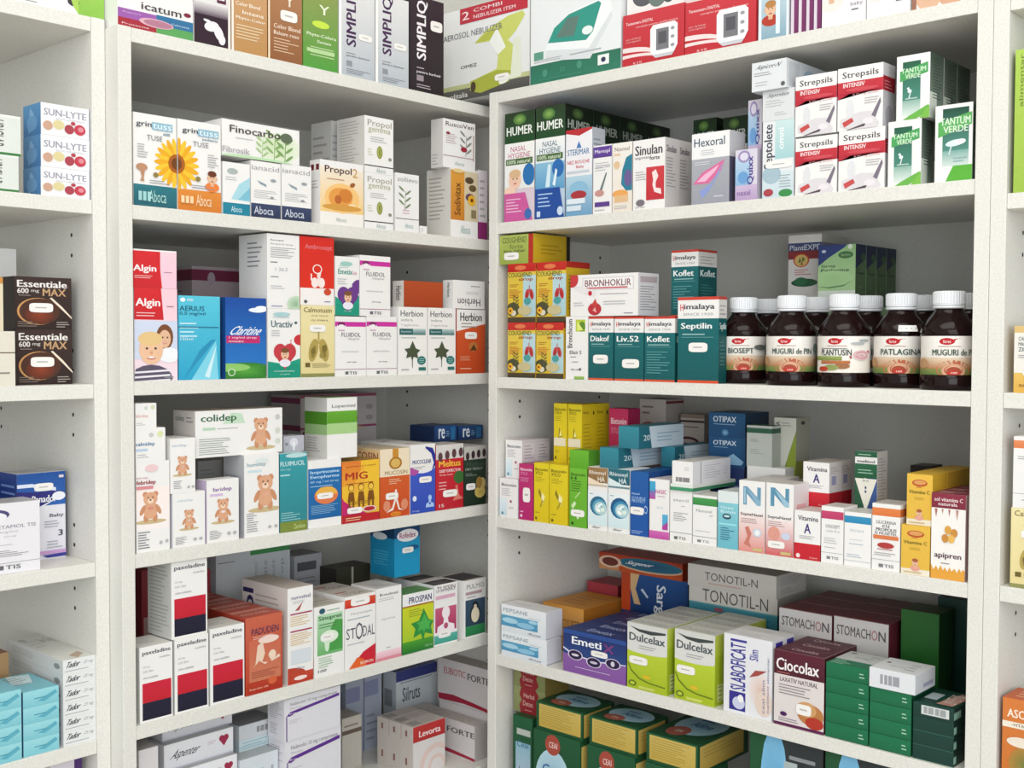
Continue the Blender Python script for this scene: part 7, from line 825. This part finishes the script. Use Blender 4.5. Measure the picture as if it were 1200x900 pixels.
    ('medicine_carton', 'greens', 5.39, 1.92, 7, 68.91, 4.1, -42.89, 0, 'flat green carton, third in the right green stack counting upward', 'flat green cartons', 'box', 1),
    ('medicine_carton', 'greens', 5.39, 1.92, 7, 68.91, 4.1, -40.92, 0, 'flat green carton, fourth in the right green stack counting upward', 'flat green cartons', 'box', 1),
    ('medicine_carton', 'whbar', 5.95, 2.42, 5.97, 69.21, 3.28, -38.98, 0, 'flat white carton with barcode on the right green stack', None, 'box', 1),
    ('medicine_carton', 'darkgs', 5.04, 1.74, 7, 74.38, 4.1, -46.82, 0, 'flat dark green carton, first in its stack counting upward', 'flat dark green cartons', 'box', 1),
    ('medicine_carton', 'darkgs', 5.04, 1.74, 7, 74.38, 4.1, -45.03, 0, 'flat dark green carton, second in its stack counting upward', 'flat dark green cartons', 'box', 1),
    ('medicine_carton', 'darkgs', 5.04, 1.74, 7, 74.38, 4.1, -43.25, 0, 'flat dark green carton, third in its stack counting upward', 'flat dark green cartons', 'box', 1),
    ('medicine_carton', 'darkgb', 5.04, 1.74, 7, 74.38, 4.1, -41.47, 0, 'flat dark green carton, topmost with white barcode label', 'flat dark green cartons', 'box', 1),
    ('medicine_carton', 'greenb', 5.13, 15.61, 5, 67.91, 14.0, -46.82, 0, 'mid green carton at the back right behind the green stacks', None, 'box', 1),
    ('medicine_carton', 'darkgs', 5.14, 16.79, 9, 70.61, 21.5, -46.82, 0, 'dark green upright carton at the back right corner', None, 'box', 1),
    ('tea_carton', 'teag', 8.94, 4.4, 13.72, 35.64, 8.26, -57.61, 0, 'green tea carton with yellow panels, right of the three lying', 'green tea cartons lying flat', 'box', 1),
    ('tea_carton', 'teag', 9.08, 4.4, 8, 24.92, 5.4, -57.61, 0, 'green tea carton with yellow panels, middle of the three lying', 'green tea cartons lying flat', 'box', 1),
    ('tea_carton', 'teag', 9.5, 4.4, 8, 14.28, 5.4, -57.61, 0, 'green tea carton with yellow panels, left of the three lying', 'green tea cartons lying flat', 'box', 1),
    ('tea_carton', 'teaf', 9.63, 11.68, 8, 13.92, 5.2, -69.32, 0, 'green tea carton with blue panel standing below the left lying one', 'green tea cartons standing', 'box', 1),
    ('tea_carton', 'teaf', 9.03, 11.68, 8, 24.66, 5.2, -69.32, 0, 'green tea carton with blue panel standing below the middle lying one', 'green tea cartons standing', 'box', 1),
    ('tea_carton', 'teaf', 9.16, 11.68, 8, 35.68, 5.2, -69.32, 0, 'green tea carton with blue panel standing below the right lying one', 'green tea cartons standing', 'box', 1),
    ('tea_carton', 'teal', 4.24, 12.58, 8, 6.04, 6.0, -69.32, 0, 'dark green carton with lavender drawing at the left panel', 'dark green lavender cartons', 'box', 1),
    ('tea_carton', 'tear', 6.85, 4.2, 6, 6.03, 6.6, -56.72, 0, 'olive and red carton with gold edge, lower of two', 'olive and red tea cartons', 'box', 1),
    ('tea_carton', 'tear', 6.84, 3.8, 6, 6.01, 6.6, -52.5, 0, 'olive and red carton with gold edge, upper of two', 'olive and red tea cartons', 'box', 1),
    ('tea_carton', 'teak', 10.89, 20.33, 7, 54.14, 4.7, -69.32, 0, 'wide dark carton with blue and cream picture, beside the lying tea cartons', 'wide dark tea cartons', 'box', 1),
    ('tea_carton', 'teak', 9.89, 20.33, 7, 64.87, 4.7, -69.32, 0, 'wide dark carton with blue and cream picture, farther right', 'wide dark tea cartons', 'box', 1),
    ('medicine_carton', 'sunl', 6.27, 3.51, 4.69, -9.85, -68.02, 21.85, 90, 'white and blue carton with citrus pictures, lowest of three', 'white and blue citrus cartons', 'box', 0),
    ('medicine_carton', 'sunl', 6.27, 3.86, 4.69, -9.84, -67.98, 25.38, 90, 'white and blue carton with citrus pictures, middle of three', 'white and blue citrus cartons', 'box', 0),
    ('medicine_carton', 'sunl', 6.21, 3.85, 4.68, -9.84, -67.97, 29.26, 90, 'white and blue carton with citrus pictures, topmost of three', 'white and blue citrus cartons', 'box', 0),
    ('medicine_carton', 'uric', 5.66, 4.28, 5, -9.7, -76.85, 21.85, 90, 'white carton with green edge and vertical lettering, lower one', 'white cartons with green edge', 'box', 0),
    ('medicine_carton', 'uric', 5.91, 4.7, 5, -9.7, -76.67, 26.15, 90, 'white carton with green edge and vertical lettering, upper one', 'white cartons with green edge', 'box', 0),
    ('medicine_carton', 'esse', 7.16, 6.89, 5, -12.5, -69.67, -1.35, 90, 'dark brown carton with amber swirl, lower one', 'dark brown swirl cartons', 'box', 0),
    ('medicine_carton', 'esse', 7.25, 6.45, 5, -12.5, -69.76, 5.56, 90, 'dark brown carton with amber swirl, upper one', 'dark brown swirl cartons', 'box', 0),
    ('medicine_carton', 'cream', 6.23, 6.58, 2.6, -8.6, -77.76, -1.35, 90, 'cream carton with brown picture at the left edge, lower one', None, 'box', 0),
    ('medicine_carton', 'creamo', 4.79, 6.38, 2.6, -8.6, -78.4, 5.25, 90, 'cream carton with ochre head at the left edge, upper one', None, 'box', 0),
    ('medicine_carton', 'plainw', 4.39, 17.5, 6, -24.0, -70.36, -1.35, 90, 'plain white carton high behind the dark brown ones', None, 'box', 0),
    ('medicine_carton', 'para', 8.08, 8.53, 4.5, -10.25, -75.54, -24.0, 90, 'large white carton with grey print at the lower left edge', None, 'box', 1),
    ('medicine_carton', 'pana', 6.32, 11.25, 5, -16.0, -68.63, -24.0, 90, 'blue and white carton with lilac stripe and baby wording', None, 'box', 1),
    ('medicine_carton', 'navy', 5.51, 10.2, 9, -23.2, -72.36, -24.0, 90, 'navy carton behind the large white one at left edge', None, 'box', 1),
    ('medicine_carton', 'tado', 4.28, 1.79, 15.98, -15.39, -66.87, -46.75, 90, 'long flat white carton, first of the six stacked counting upward', 'long flat white cartons', 'box', 1),
    ('medicine_carton', 'tado', 4.28, 1.79, 15.98, -15.39, -66.87, -44.93, 90, 'long flat white carton, second of the six stacked counting upward', 'long flat white cartons', 'box', 1),
    ('medicine_carton', 'tado', 4.28, 1.79, 15.98, -15.39, -66.87, -43.12, 90, 'long flat white carton, third of the six stacked counting upward', 'long flat white cartons', 'box', 1),
    ('medicine_carton', 'tado', 4.28, 1.79, 15.98, -15.39, -66.87, -41.3, 90, 'long flat white carton, fourth of the six stacked counting upward', 'long flat white cartons', 'box', 1),
    ('medicine_carton', 'tado', 4.28, 1.79, 15.98, -15.39, -66.87, -39.48, 90, 'long flat white carton, fifth of the six stacked counting upward', 'long flat white cartons', 'box', 1),
    ('medicine_carton', 'tado', 4.28, 1.79, 15.98, -15.39, -66.87, -37.67, 90, 'long flat white carton, sixth of the six stacked counting upward', 'long flat white cartons', 'box', 1),
    ('medicine_carton', 'aknm', 4.52, 1.97, 8, -11.5, -71.8, -46.75, 90, 'flat aqua carton, first of the right stack counting upward', 'flat aqua cartons', 'box', 1),
    ('medicine_carton', 'aknm', 4.52, 1.97, 8, -11.5, -71.8, -44.75, 90, 'flat aqua carton, second of the right stack counting upward', 'flat aqua cartons', 'box', 1),
    ('medicine_carton', 'aknm', 4.52, 1.97, 8, -11.5, -71.8, -42.75, 90, 'flat aqua carton, third of the right stack counting upward', 'flat aqua cartons', 'box', 1),
    ('medicine_carton', 'aknm', 4.52, 1.97, 8, -11.5, -71.8, -40.75, 90, 'flat aqua carton, fourth of the right stack counting upward', 'flat aqua cartons', 'box', 1),
    ('medicine_carton', 'aknm', 4.59, 2.12, 8, -11.3, -76.66, -46.75, 90, 'flat aqua carton, first of the left stack counting upward', 'flat aqua cartons', 'box', 1),
    ('medicine_carton', 'aknm', 4.59, 2.12, 8, -11.3, -76.66, -44.6, 90, 'flat aqua carton, second of the left stack counting upward', 'flat aqua cartons', 'box', 1),
    ('medicine_carton', 'aknm', 4.59, 2.12, 8, -11.3, -76.66, -42.45, 90, 'flat aqua carton, third of the left stack counting upward', 'flat aqua cartons', 'box', 1),
    ('medicine_carton', 'aknm', 4.59, 2.12, 8, -11.3, -76.66, -40.3, 90, 'flat aqua carton, fourth of the left stack counting upward', 'flat aqua cartons', 'box', 1),
    ('medicine_carton', 'brwn', 3.81, 11, 6, -19.2, -73.81, -46.75, 90, 'brown and tan carton behind the left aqua stack', None, 'box', 1),
    ('medicine_carton', 'purpw', 4.12, 20.45, 5, -11.5, -67.89, -69.2, 90, 'white and dark purple carton under the lowest visible shelf', None, 'box', 1),
    ('medicine_carton', 'boti', 4.72, 16.27, 5, 85.04, 3.0, 21.45, 0, 'tall lime green carton at the right edge', None, 'box', 0),
    ('medicine_carton', 'cmz', 4.78, 7.67, 5, 85.52, 3.0, -1.45, 0, 'white and ochre supplement carton at the right edge', None, 'box', 0),
    ('medicine_carton', 'calm', 4.81, 9.23, 5, 85.55, 3.0, -23.95, 0, 'cream carton with lungs drawing at the right edge', None, 'box', 1),
    ('medicine_carton', 'owht', 4.88, 8.2, 5, 85.72, 3.0, -14.7, 0, 'white carton with orange band stacked at the right edge', None, 'box', 1),
    ('medicine_carton', 'asco', 5.23, 9.94, 5, 85.21, 3.0, -46.9, 0, 'orange vitamin carton at the lower right edge', None, 'box', 1),
]
BOTTLES = [
    # x, y, scale, turn, label print, label, sticker
    (44.16, 5.8, 1, 35.2, 'bio', 'brown syrup bottle at the left end of the front row', 0),
    (52.71, 4.0, 1, 29.0, 'pin', 'brown syrup bottle second from left in the front row', 0),
    (60.33, 4.0, 1, 22.5, 'pla', 'brown syrup bottle with mostly white label, middle of front row', 0),
    (66.95, 6.4, 1, 24.0, 'pat', 'brown syrup bottle with a white price sticker on its shoulder', 1),
    (74.1, 4.0, 1, 35.9, 'pin', 'brown syrup bottle at the right end of the front row', 0),
    (44.16, 12.65, 1, 30.1, 'bio', 'brown syrup bottle in the second row, first from the left', 0),
    (52.71, 10.85, 1, 27.8, 'pin', 'brown syrup bottle in the second row, second from the left', 0),
    (60.33, 10.85, 1, 25.5, 'pla', 'brown syrup bottle in the second row, third from the left', 0),
    (66.95, 13.25, 1, 23.0, 'pat', 'brown syrup bottle in the second row, fourth from the left', 0),
    (74.1, 10.85, 1, 21.0, 'pin', 'brown syrup bottle in the second row, fifth from the left', 0),
]
LIGHT = (18, 28, 62, 1.0, 0)

# ---------------------------------------------------------------- setting
def bmbox(V, F, x0, x1, y0, y1, z0, z1):
    o = len(V)
    V += [(x * CM, y * CM, z * CM) for z in (z0, z1) for x, y in ((x0, y0), (x1, y0), (x1, y1), (x0, y1))]
    F += [tuple(i + o for i in f) for f in ((3, 2, 1, 0), (4, 5, 6, 7), (0, 1, 5, 4), (1, 2, 6, 5), (2, 3, 7, 6), (3, 0, 4, 7))]
def slab(name, x0, x1, y0, y1, z0, z1, mat, parent=None, bevel=.05, discs=None):
    V, F = [], []
    bmbox(V, F, x0, x1, y0, y1, z0, z1)
    n = len(F)
    for (ax, v, a, z, s) in discs or []:
        o = len(V)
        for i in range(12):
            q = 2 * math.pi * i / 12
            p = [0, 0, (z + .27 * math.sin(q)) * CM]; p[ax] = (v + s * .012) * CM; p[1 - ax] = (a + .27 * math.cos(q)) * CM
            V.append(tuple(p))
        F.append(tuple(range(o, o + 12)))
    me = bpy.data.meshes.new(name); me.from_pydata(V, [], F); me.materials.append(mat)
    if discs:
        me.materials.append(M_hole)
        for i, p in enumerate(me.polygons): p.material_index = 1 if i >= n else 0
    me.update()
    o = link(name, me, parent)
    if bevel:
        m = o.modifiers.new('edge', 'BEVEL'); m.width = bevel * CM; m.segments = 1; m.limit_method = 'ANGLE'
    return o
def struct(o):
    o['kind'] = 'structure'; return o
FZ = -Z0 / CM
LIFT = Vector((0, 0, Z0))
for nm, a in (('floor', (-38.5, 420, -420, 33, FZ - 5, FZ)), ('ceiling', (-38.5, 420, -420, 33, 160, 165)), ('wall_left', (-43, -38, -420, 38, FZ, 160)), ('wall_back', (-38, 420, 33, 38, FZ, 160))):
    o = struct(slab(nm, *a, {'floor': M_floor, 'ceiling': M_ceil}.get(nm, M_wall), bevel=0)); o.location = LIFT

# ---------------------------------------------------------------- shelving units
def unit(label, axis, front, a0, a1, shelves, D=30.0):
    """axis 'L': runs along y and opens to +x; 'R': runs along x and opens to -y. a0..a1 = inner width"""
    root = bpy.data.objects.new('shelving_unit', None); COL.objects.link(root); root.empty_display_size = .05
    base = (front - D / 2, (a0 + a1) / 2) if axis == 'L' else ((a0 + a1) / 2, front + D / 2)
    root.location = (base[0] * CM, base[1] * CM, 0)
    tag(root, label, 'shelves', 'white shelving units')
    def part(name, p0, p1, a, b, z0, z1, mat=M_shelf, discs=None, bevel=.05):
        # p = depth range from the front going back, a..b along the unit
        if axis == 'L': q = (front - p1, front - p0, a, b)
        else: q = (a, b, front + p0, front + p1)
        o = slab(name, *q, z0, z1, mat, root, bevel, discs)
        o.location = (-base[0] * CM, -base[1] * CM, Z0)
        return o
    ztop = shelves[0]
    def holes(v, s):
        out = []
        for z in shelves[1:]:
            for dz in (-4.1, -6.7, 1.6, 4.2):
                for dd in (5.65, 26.9):
                    out.append((1, v, front - dd, z + dz, s) if axis == 'L' else (0, v, front + dd, z + dz, s))
        return out
    part('side_panel', 0, D, a0 - T, a0, FZ, ztop, discs=holes(a0, 1))
    part('side_panel', 0, D, a1, a1 + T, FZ, ztop, discs=holes(a1, -1))
    part('top_board', .08, D - .3, a0 + .03, a1 - .03, ztop - T, ztop - .02)
    for z in shelves[1:]:
        part('shelf', .12, D - .3, a0 + .03, a1 - .03, z - T, z)
    part('back_panel', D - .28, D, a0 + .02, a1 - .02, FZ, ztop - .1, M_back, bevel=0)
    part('plinth', 2, 3.6, a0 + .03, a1 - .03, FZ, FZ + 7)
    return root
unit('white shelving unit filling the left side of the corner', 'L', XL, YL, 10.1, SH_L + [SH_L[-1] - 22.4], 33.0)
unit('white shelving unit to the right of the corner, with the brown bottles', 'R', 0.0, T, WR, SH_R + [SH_R[-1] - 22.4])
unit('white shelving unit cut off by the left edge of the view', 'L', XA, -135.0, YL - 2 * T - .05, SH_A + [SH_A[-1] - 22.4])
unit('white shelving unit cut off by the right edge of the view', 'R', 0.0, WR + 2 * T + .05, 165.0, SH_B + [SH_B[-1] - 22.4])

# ---------------------------------------------------------------- cartons
for (nm, des, w, h, d, x, y, z, rot, label, group, cat, lid) in CARTONS:
    place(nm, des, w, h, d, x, y, z, rot, label, group, cat, bool(lid))

# ---------------------------------------------------------------- syrup bottles
KR, KZ = 1.28, 1.232          # bottle girth and height
def lathe(prof, n=32, cap=True):
    V, F = [], []
    for rr, z in prof:
        for i in range(n):
            q = 2 * math.pi * i / n; V.append((rr * KR * math.cos(q) * CM, rr * KR * math.sin(q) * CM, z * KZ * CM))
    for k in range(len(prof) - 1):
        for i in range(n):
            F.append((k * n + i, k * n + (i + 1) % n, (k + 1) * n + (i + 1) % n, (k + 1) * n + i))
    if cap:
        F.append(tuple(range(n - 1, -1, -1))); F.append(tuple((len(prof) - 1) * n + i for i in range(n)))
    return V, F
def simple(name, VF, mat, smooth=True):
    me = bpy.data.meshes.new(name); me.from_pydata(VF[0], [], VF[1]); me.materials.append(mat)
    if smooth:
        for p in me.polygons: p.use_smooth = len(p.vertices) == 4
    me.update(); return me
me_body = simple('bottle_body', lathe([(2.3, 0), (2.55, .15), (2.62, .5), (2.62, 1.35), (2.57, 1.45), (2.57, 5.35), (2.62, 5.45), (2.62, 5.6), (2.5, 6.1), (2.15, 6.75), (1.6, 7.4), (1.32, 7.8), (1.27, 8.1), (1.27, 8.4)]), M_glass)
me_ring = simple('neck_ring', lathe([(1.27, 8.02), (1.5, 8.06), (1.5, 8.28), (1.27, 8.32)], cap=False), M_cap)
def capmesh():
    V, F = [], []
    n = 72
    prof = [(1.46, 8.34), (1.46, 8.5), (1.46 + .05, 8.52), (1.46 + .05, 9.6), (1.46 - .1, 9.75), ]
    for k, (rr, z) in enumerate(prof):
        for i in range(n):
            q = 2 * math.pi * i / n; rr2 = rr - (.045 if i % 2 and k in (2, 3) else 0)
            V.append((rr2 * KR * math.cos(q) * CM, rr2 * KR * math.sin(q) * CM, z * KZ * CM))
    for k in range(len(prof) - 1):
        for i in range(n): F.append((k * n + i, k * n + (i + 1) % n, (k + 1) * n + (i + 1) % n, (k + 1) * n + i))
    F.append(tuple((len(prof) - 1) * n + i for i in range(n)))
    return V, F
me_cap = simple('cap', capmesh(), M_cap, False)
def label_mesh(ops, R=2.6 * KR, z0=1.5 * KZ, z1=5.3 * KZ, a0=-1.5, a1=1.5):
    """printed paper label wrapped round the bottle; u runs round the bottle, face towards -Y at u = .5"""
    V, F, C = [], [], []
    H = (z1 - z0) * CM; Wd = (a1 - a0) * R * CM
    def emit(pts, faces, cols, k):
        o = len(V)
        for u, v in pts:
            a = -math.pi / 2 + a0 + (a1 - a0) * u
            V.append(((R + k) * CM * math.cos(a), (R + k) * CM * math.sin(a), z0 * CM + v * H))
        for f in faces: F.append(tuple(i + o for i in f))
        C.extend(cols)
    def grid(x0, x1, y0, y1, c, c2, k):
        n = max(1, int((x1 - x0) * 28))
        pts = []; cols = []
        for i in range(n + 1):
            u = x0 + (x1 - x0) * i / n; pts += [(u, y0), (u, y1)]; cols += [c, c2]
        emit(pts, [(2 * i, 2 * i + 2, 2 * i + 3, 2 * i + 1) for i in range(n)], cols, k)
    grid(0, 1, 0, 1, lin('e6e0d6'), lin('ece8e2'), 0)
    k = 0
    for op in ops:
        k += .007
        if op[0] == 'r': grid(op[1], op[3], op[2], op[4], lin(op[5]), lin(op[6] or op[5]), k)
        elif op[0] == 't':
            _, x0, y0, x1, y1, s, c, bd, rot, sh = op
            for vs, fs in glyphs(s, bd):
                emit([(x0 + gx * (x1 - x0), y0 + gy * (y1 - y0)) for gx, gy in vs], fs, [lin(c)] * len(vs), k)
                k += .003
        elif op[0] == 'e':
            _, cx, cy, rx, ry, c, c2 = op
            for m, (f0, f1) in enumerate(((0, .5), (.5, 1))):
                pts = [(cx + rx * f * math.cos(i * math.pi / 10), min(1, max(0, cy + ry * f * math.sin(i * math.pi / 10)))) for f in (f0, f1) for i in range(20)]
                emit(pts, [(i, (i + 1) % 20, 20 + (i + 1) % 20, 20 + i) for i in range(20)], [lin(c)] * 20 + [lin(c2 or c)] * 20, k)
        elif op[0] == 'p':
            xy = op[2]; emit([(xy[i], xy[i + 1]) for i in range(0, len(xy), 2)], [tuple(range(len(xy) // 2))], [lin(op[1])] * (len(xy) // 2), k)
    return mesh_from('paper_label', (V, F, C), M_paper)
LOGO = [e(.4, .86, .09, .09, 'b8242c'), pg('b8242c', .46, .8, .56, .94, .5, .93, .44, .9), t(.355, .82, .445, .9, 'fares', 'f0dcd8', 1), r(.3, .725, .56, .74, '9a5a50')]
def med(nm, x0=.2, x1=.74, c='4a5a50'):
    return LOGO + [r(0, 0, 1, .16, '5a7a3c', '8a8a50'), r(0, .16, 1, .44, 'b07a50', 'dcc8ae'), e(.48, .12, .2, .26, 'a8503a', 'b8684a'), e(.48, .1, .14, .19, 'd8b090', 'c89478'), e(.48, .08, .09, .13, 'a04a34'), e(.48, .06, .07, .06, 'b8342c'), t(.45, .03, .52, .08, '100', 'e8d4c4', 1),
                   r(.06, .44, .94, .455, 'e8e0d4'), t(x0, .5, x1, .66, nm, c, 2), t(.38, .38, .56, .43, 'sirop', 'e0d0bc', 1), e(.86, .66, .05, .14, '6a7a74', '9aa49a'), e(.9, .3, .08, .12, '9a6a44', 'b89068'), e(.1, .3, .08, .12, 'a87a50', 'c4a078')]
LAB = {'bio': med('BIOSEPT', .26, .62) + [e(.72, .68, .1, .08, '4a5048', '7a807a')], 'pin': med('MUGURI de PIN', .23, .78), 'pat': med('PATLAGINA', .24, .76),
       'pla': LOGO + [t(.2, .47, .62, .64, 'PLANTUSIN', '3f4a4a', 2), r(.2, .655, .56, .67, '4a5a58'), r(.06, .34, .5, .45, '7a8a44', '9aa860'), r(.2, .24, .6, .33, 'a8603a', 'b8784a'), e(.5, .18, .1, .08, '8a5a3a', 'a87a54'), e(.36, .14, .1, .08, '7a8a4a', '9aa060'), e(.24, .1, .08, .07, 'b8442c'), e(.76, .48, .13, .14, 'b87a84', 'e0c4c4'), pg('a84a58', .6, .38, .9, .54, .89, .62, .59, .46), t(.66, .47, .84, .53, 'NATURAL', 'e8d4d4', 1), e(.7, .8, .1, .04, '9aa0a0', 'b8bcbc'), e(.8, .88, .09, .04, '8a9290', 'b4b8b6')]}
LM = {k: label_mesh(v) for k, v in LAB.items()}
def sticker_on_shoulder():
    V, F = [], []
    n = 9
    for i in range(n):
        a = -math.pi / 2 - .1 + .75 * i / (n - 1)
        for rr, z in ((2.36, 6.42), (2.63, 5.78)):
            V.append((rr * KR * math.cos(a) * CM, rr * KR * math.sin(a) * CM, z * KZ * CM))
    F = [(2 * i, 2 * i + 1, 2 * i + 3, 2 * i + 2) for i in range(n - 1)]
    return mesh_from('price_sticker', (V, F, [lin('ecebe8')] * len(V)), M_paper)
ST_SH = sticker_on_shoulder()
for (x, y, sc_, turn, kind, label, sticker) in BOTTLES:
    root = bpy.data.objects.new('syrup_bottle', None); COL.objects.link(root); root.empty_display_size = .02
    root.location = (x * CM, y * CM, SH_R[2] * CM + Z0 + .0003); root.rotation_euler = (0, 0, math.radians(turn)); root.scale = (1, 1, 1)
    tag(root, label, 'bottle', 'dark syrup bottles on the right shelf')
    link('bottle_body', me_body, root); link('paper_label', LM[kind], root); link('cap', me_cap, root); link('neck_ring', me_ring, root)
    if sticker: link('price_sticker', ST_SH, root)

# ---------------------------------------------------------------- camera and light
cam = bpy.data.cameras.new('camera'); co = bpy.data.objects.new('camera', cam); COL.objects.link(co); sc.camera = co
cam.sensor_fit = 'HORIZONTAL'; cam.sensor_width = 36; cam.lens = 36 * F_PX / 1200; cam.clip_start = .05
fwd = Vector((math.sin(YAW) * math.cos(PITCH), math.cos(YAW) * math.cos(PITCH), math.sin(PITCH)))
rt = Vector((math.cos(YAW), -math.sin(YAW), 0)); up = rt.cross(fwd)
r2 = math.cos(ROLL) * rt + math.sin(ROLL) * up; u2 = -math.sin(ROLL) * rt + math.cos(ROLL) * up
Mx = Matrix((r2, u2, -fwd)).transposed().to_4x4(); Mx.translation = Vector((CAM[0] * CM, CAM[1] * CM, CAM[2] * CM + Z0))
co.matrix_world = Mx

def area(name, loc, target, sx, sy, power, col):
    l = bpy.data.lights.new(name, 'AREA'); l.shape = 'RECTANGLE'; l.size = sx; l.size_y = sy; l.energy = power; l.color = col
    o = bpy.data.objects.new(name, l); COL.objects.link(o); o.location = loc
    d = Vector(target) - Vector(loc); o.rotation_euler = d.to_track_quat('-Z', 'Y').to_euler()
    return o
area('ceiling_light', (1.05, -1.15, 2.72), (.95, -1.0, 0), 1.6, 1.0, LIGHT[0], (1, .97, .92))
area('ceiling_light', (2.6, -2.6, 2.72), (2.3, -2.3, 0), 2.0, 1.2, LIGHT[1], (1, .97, .93))
area('shop_window_daylight', (3.6, -3.2, 1.5), (0, 0, 1.1), 2.6, 2.0, LIGHT[2], (.93, .97, 1))
w = bpy.data.worlds.new('world'); sc.world = w; w.use_nodes = True
w.node_tree.nodes['Background'].inputs['Color'].default_value = (.9, .95, 1, 1); w.node_tree.nodes['Background'].inputs['Strength'].default_value = LIGHT[3]
sc.view_settings.view_transform = 'Standard'; sc.view_settings.look = 'None'; sc.view_settings.exposure = LIGHT[4]; sc.view_settings.gamma = 1.0
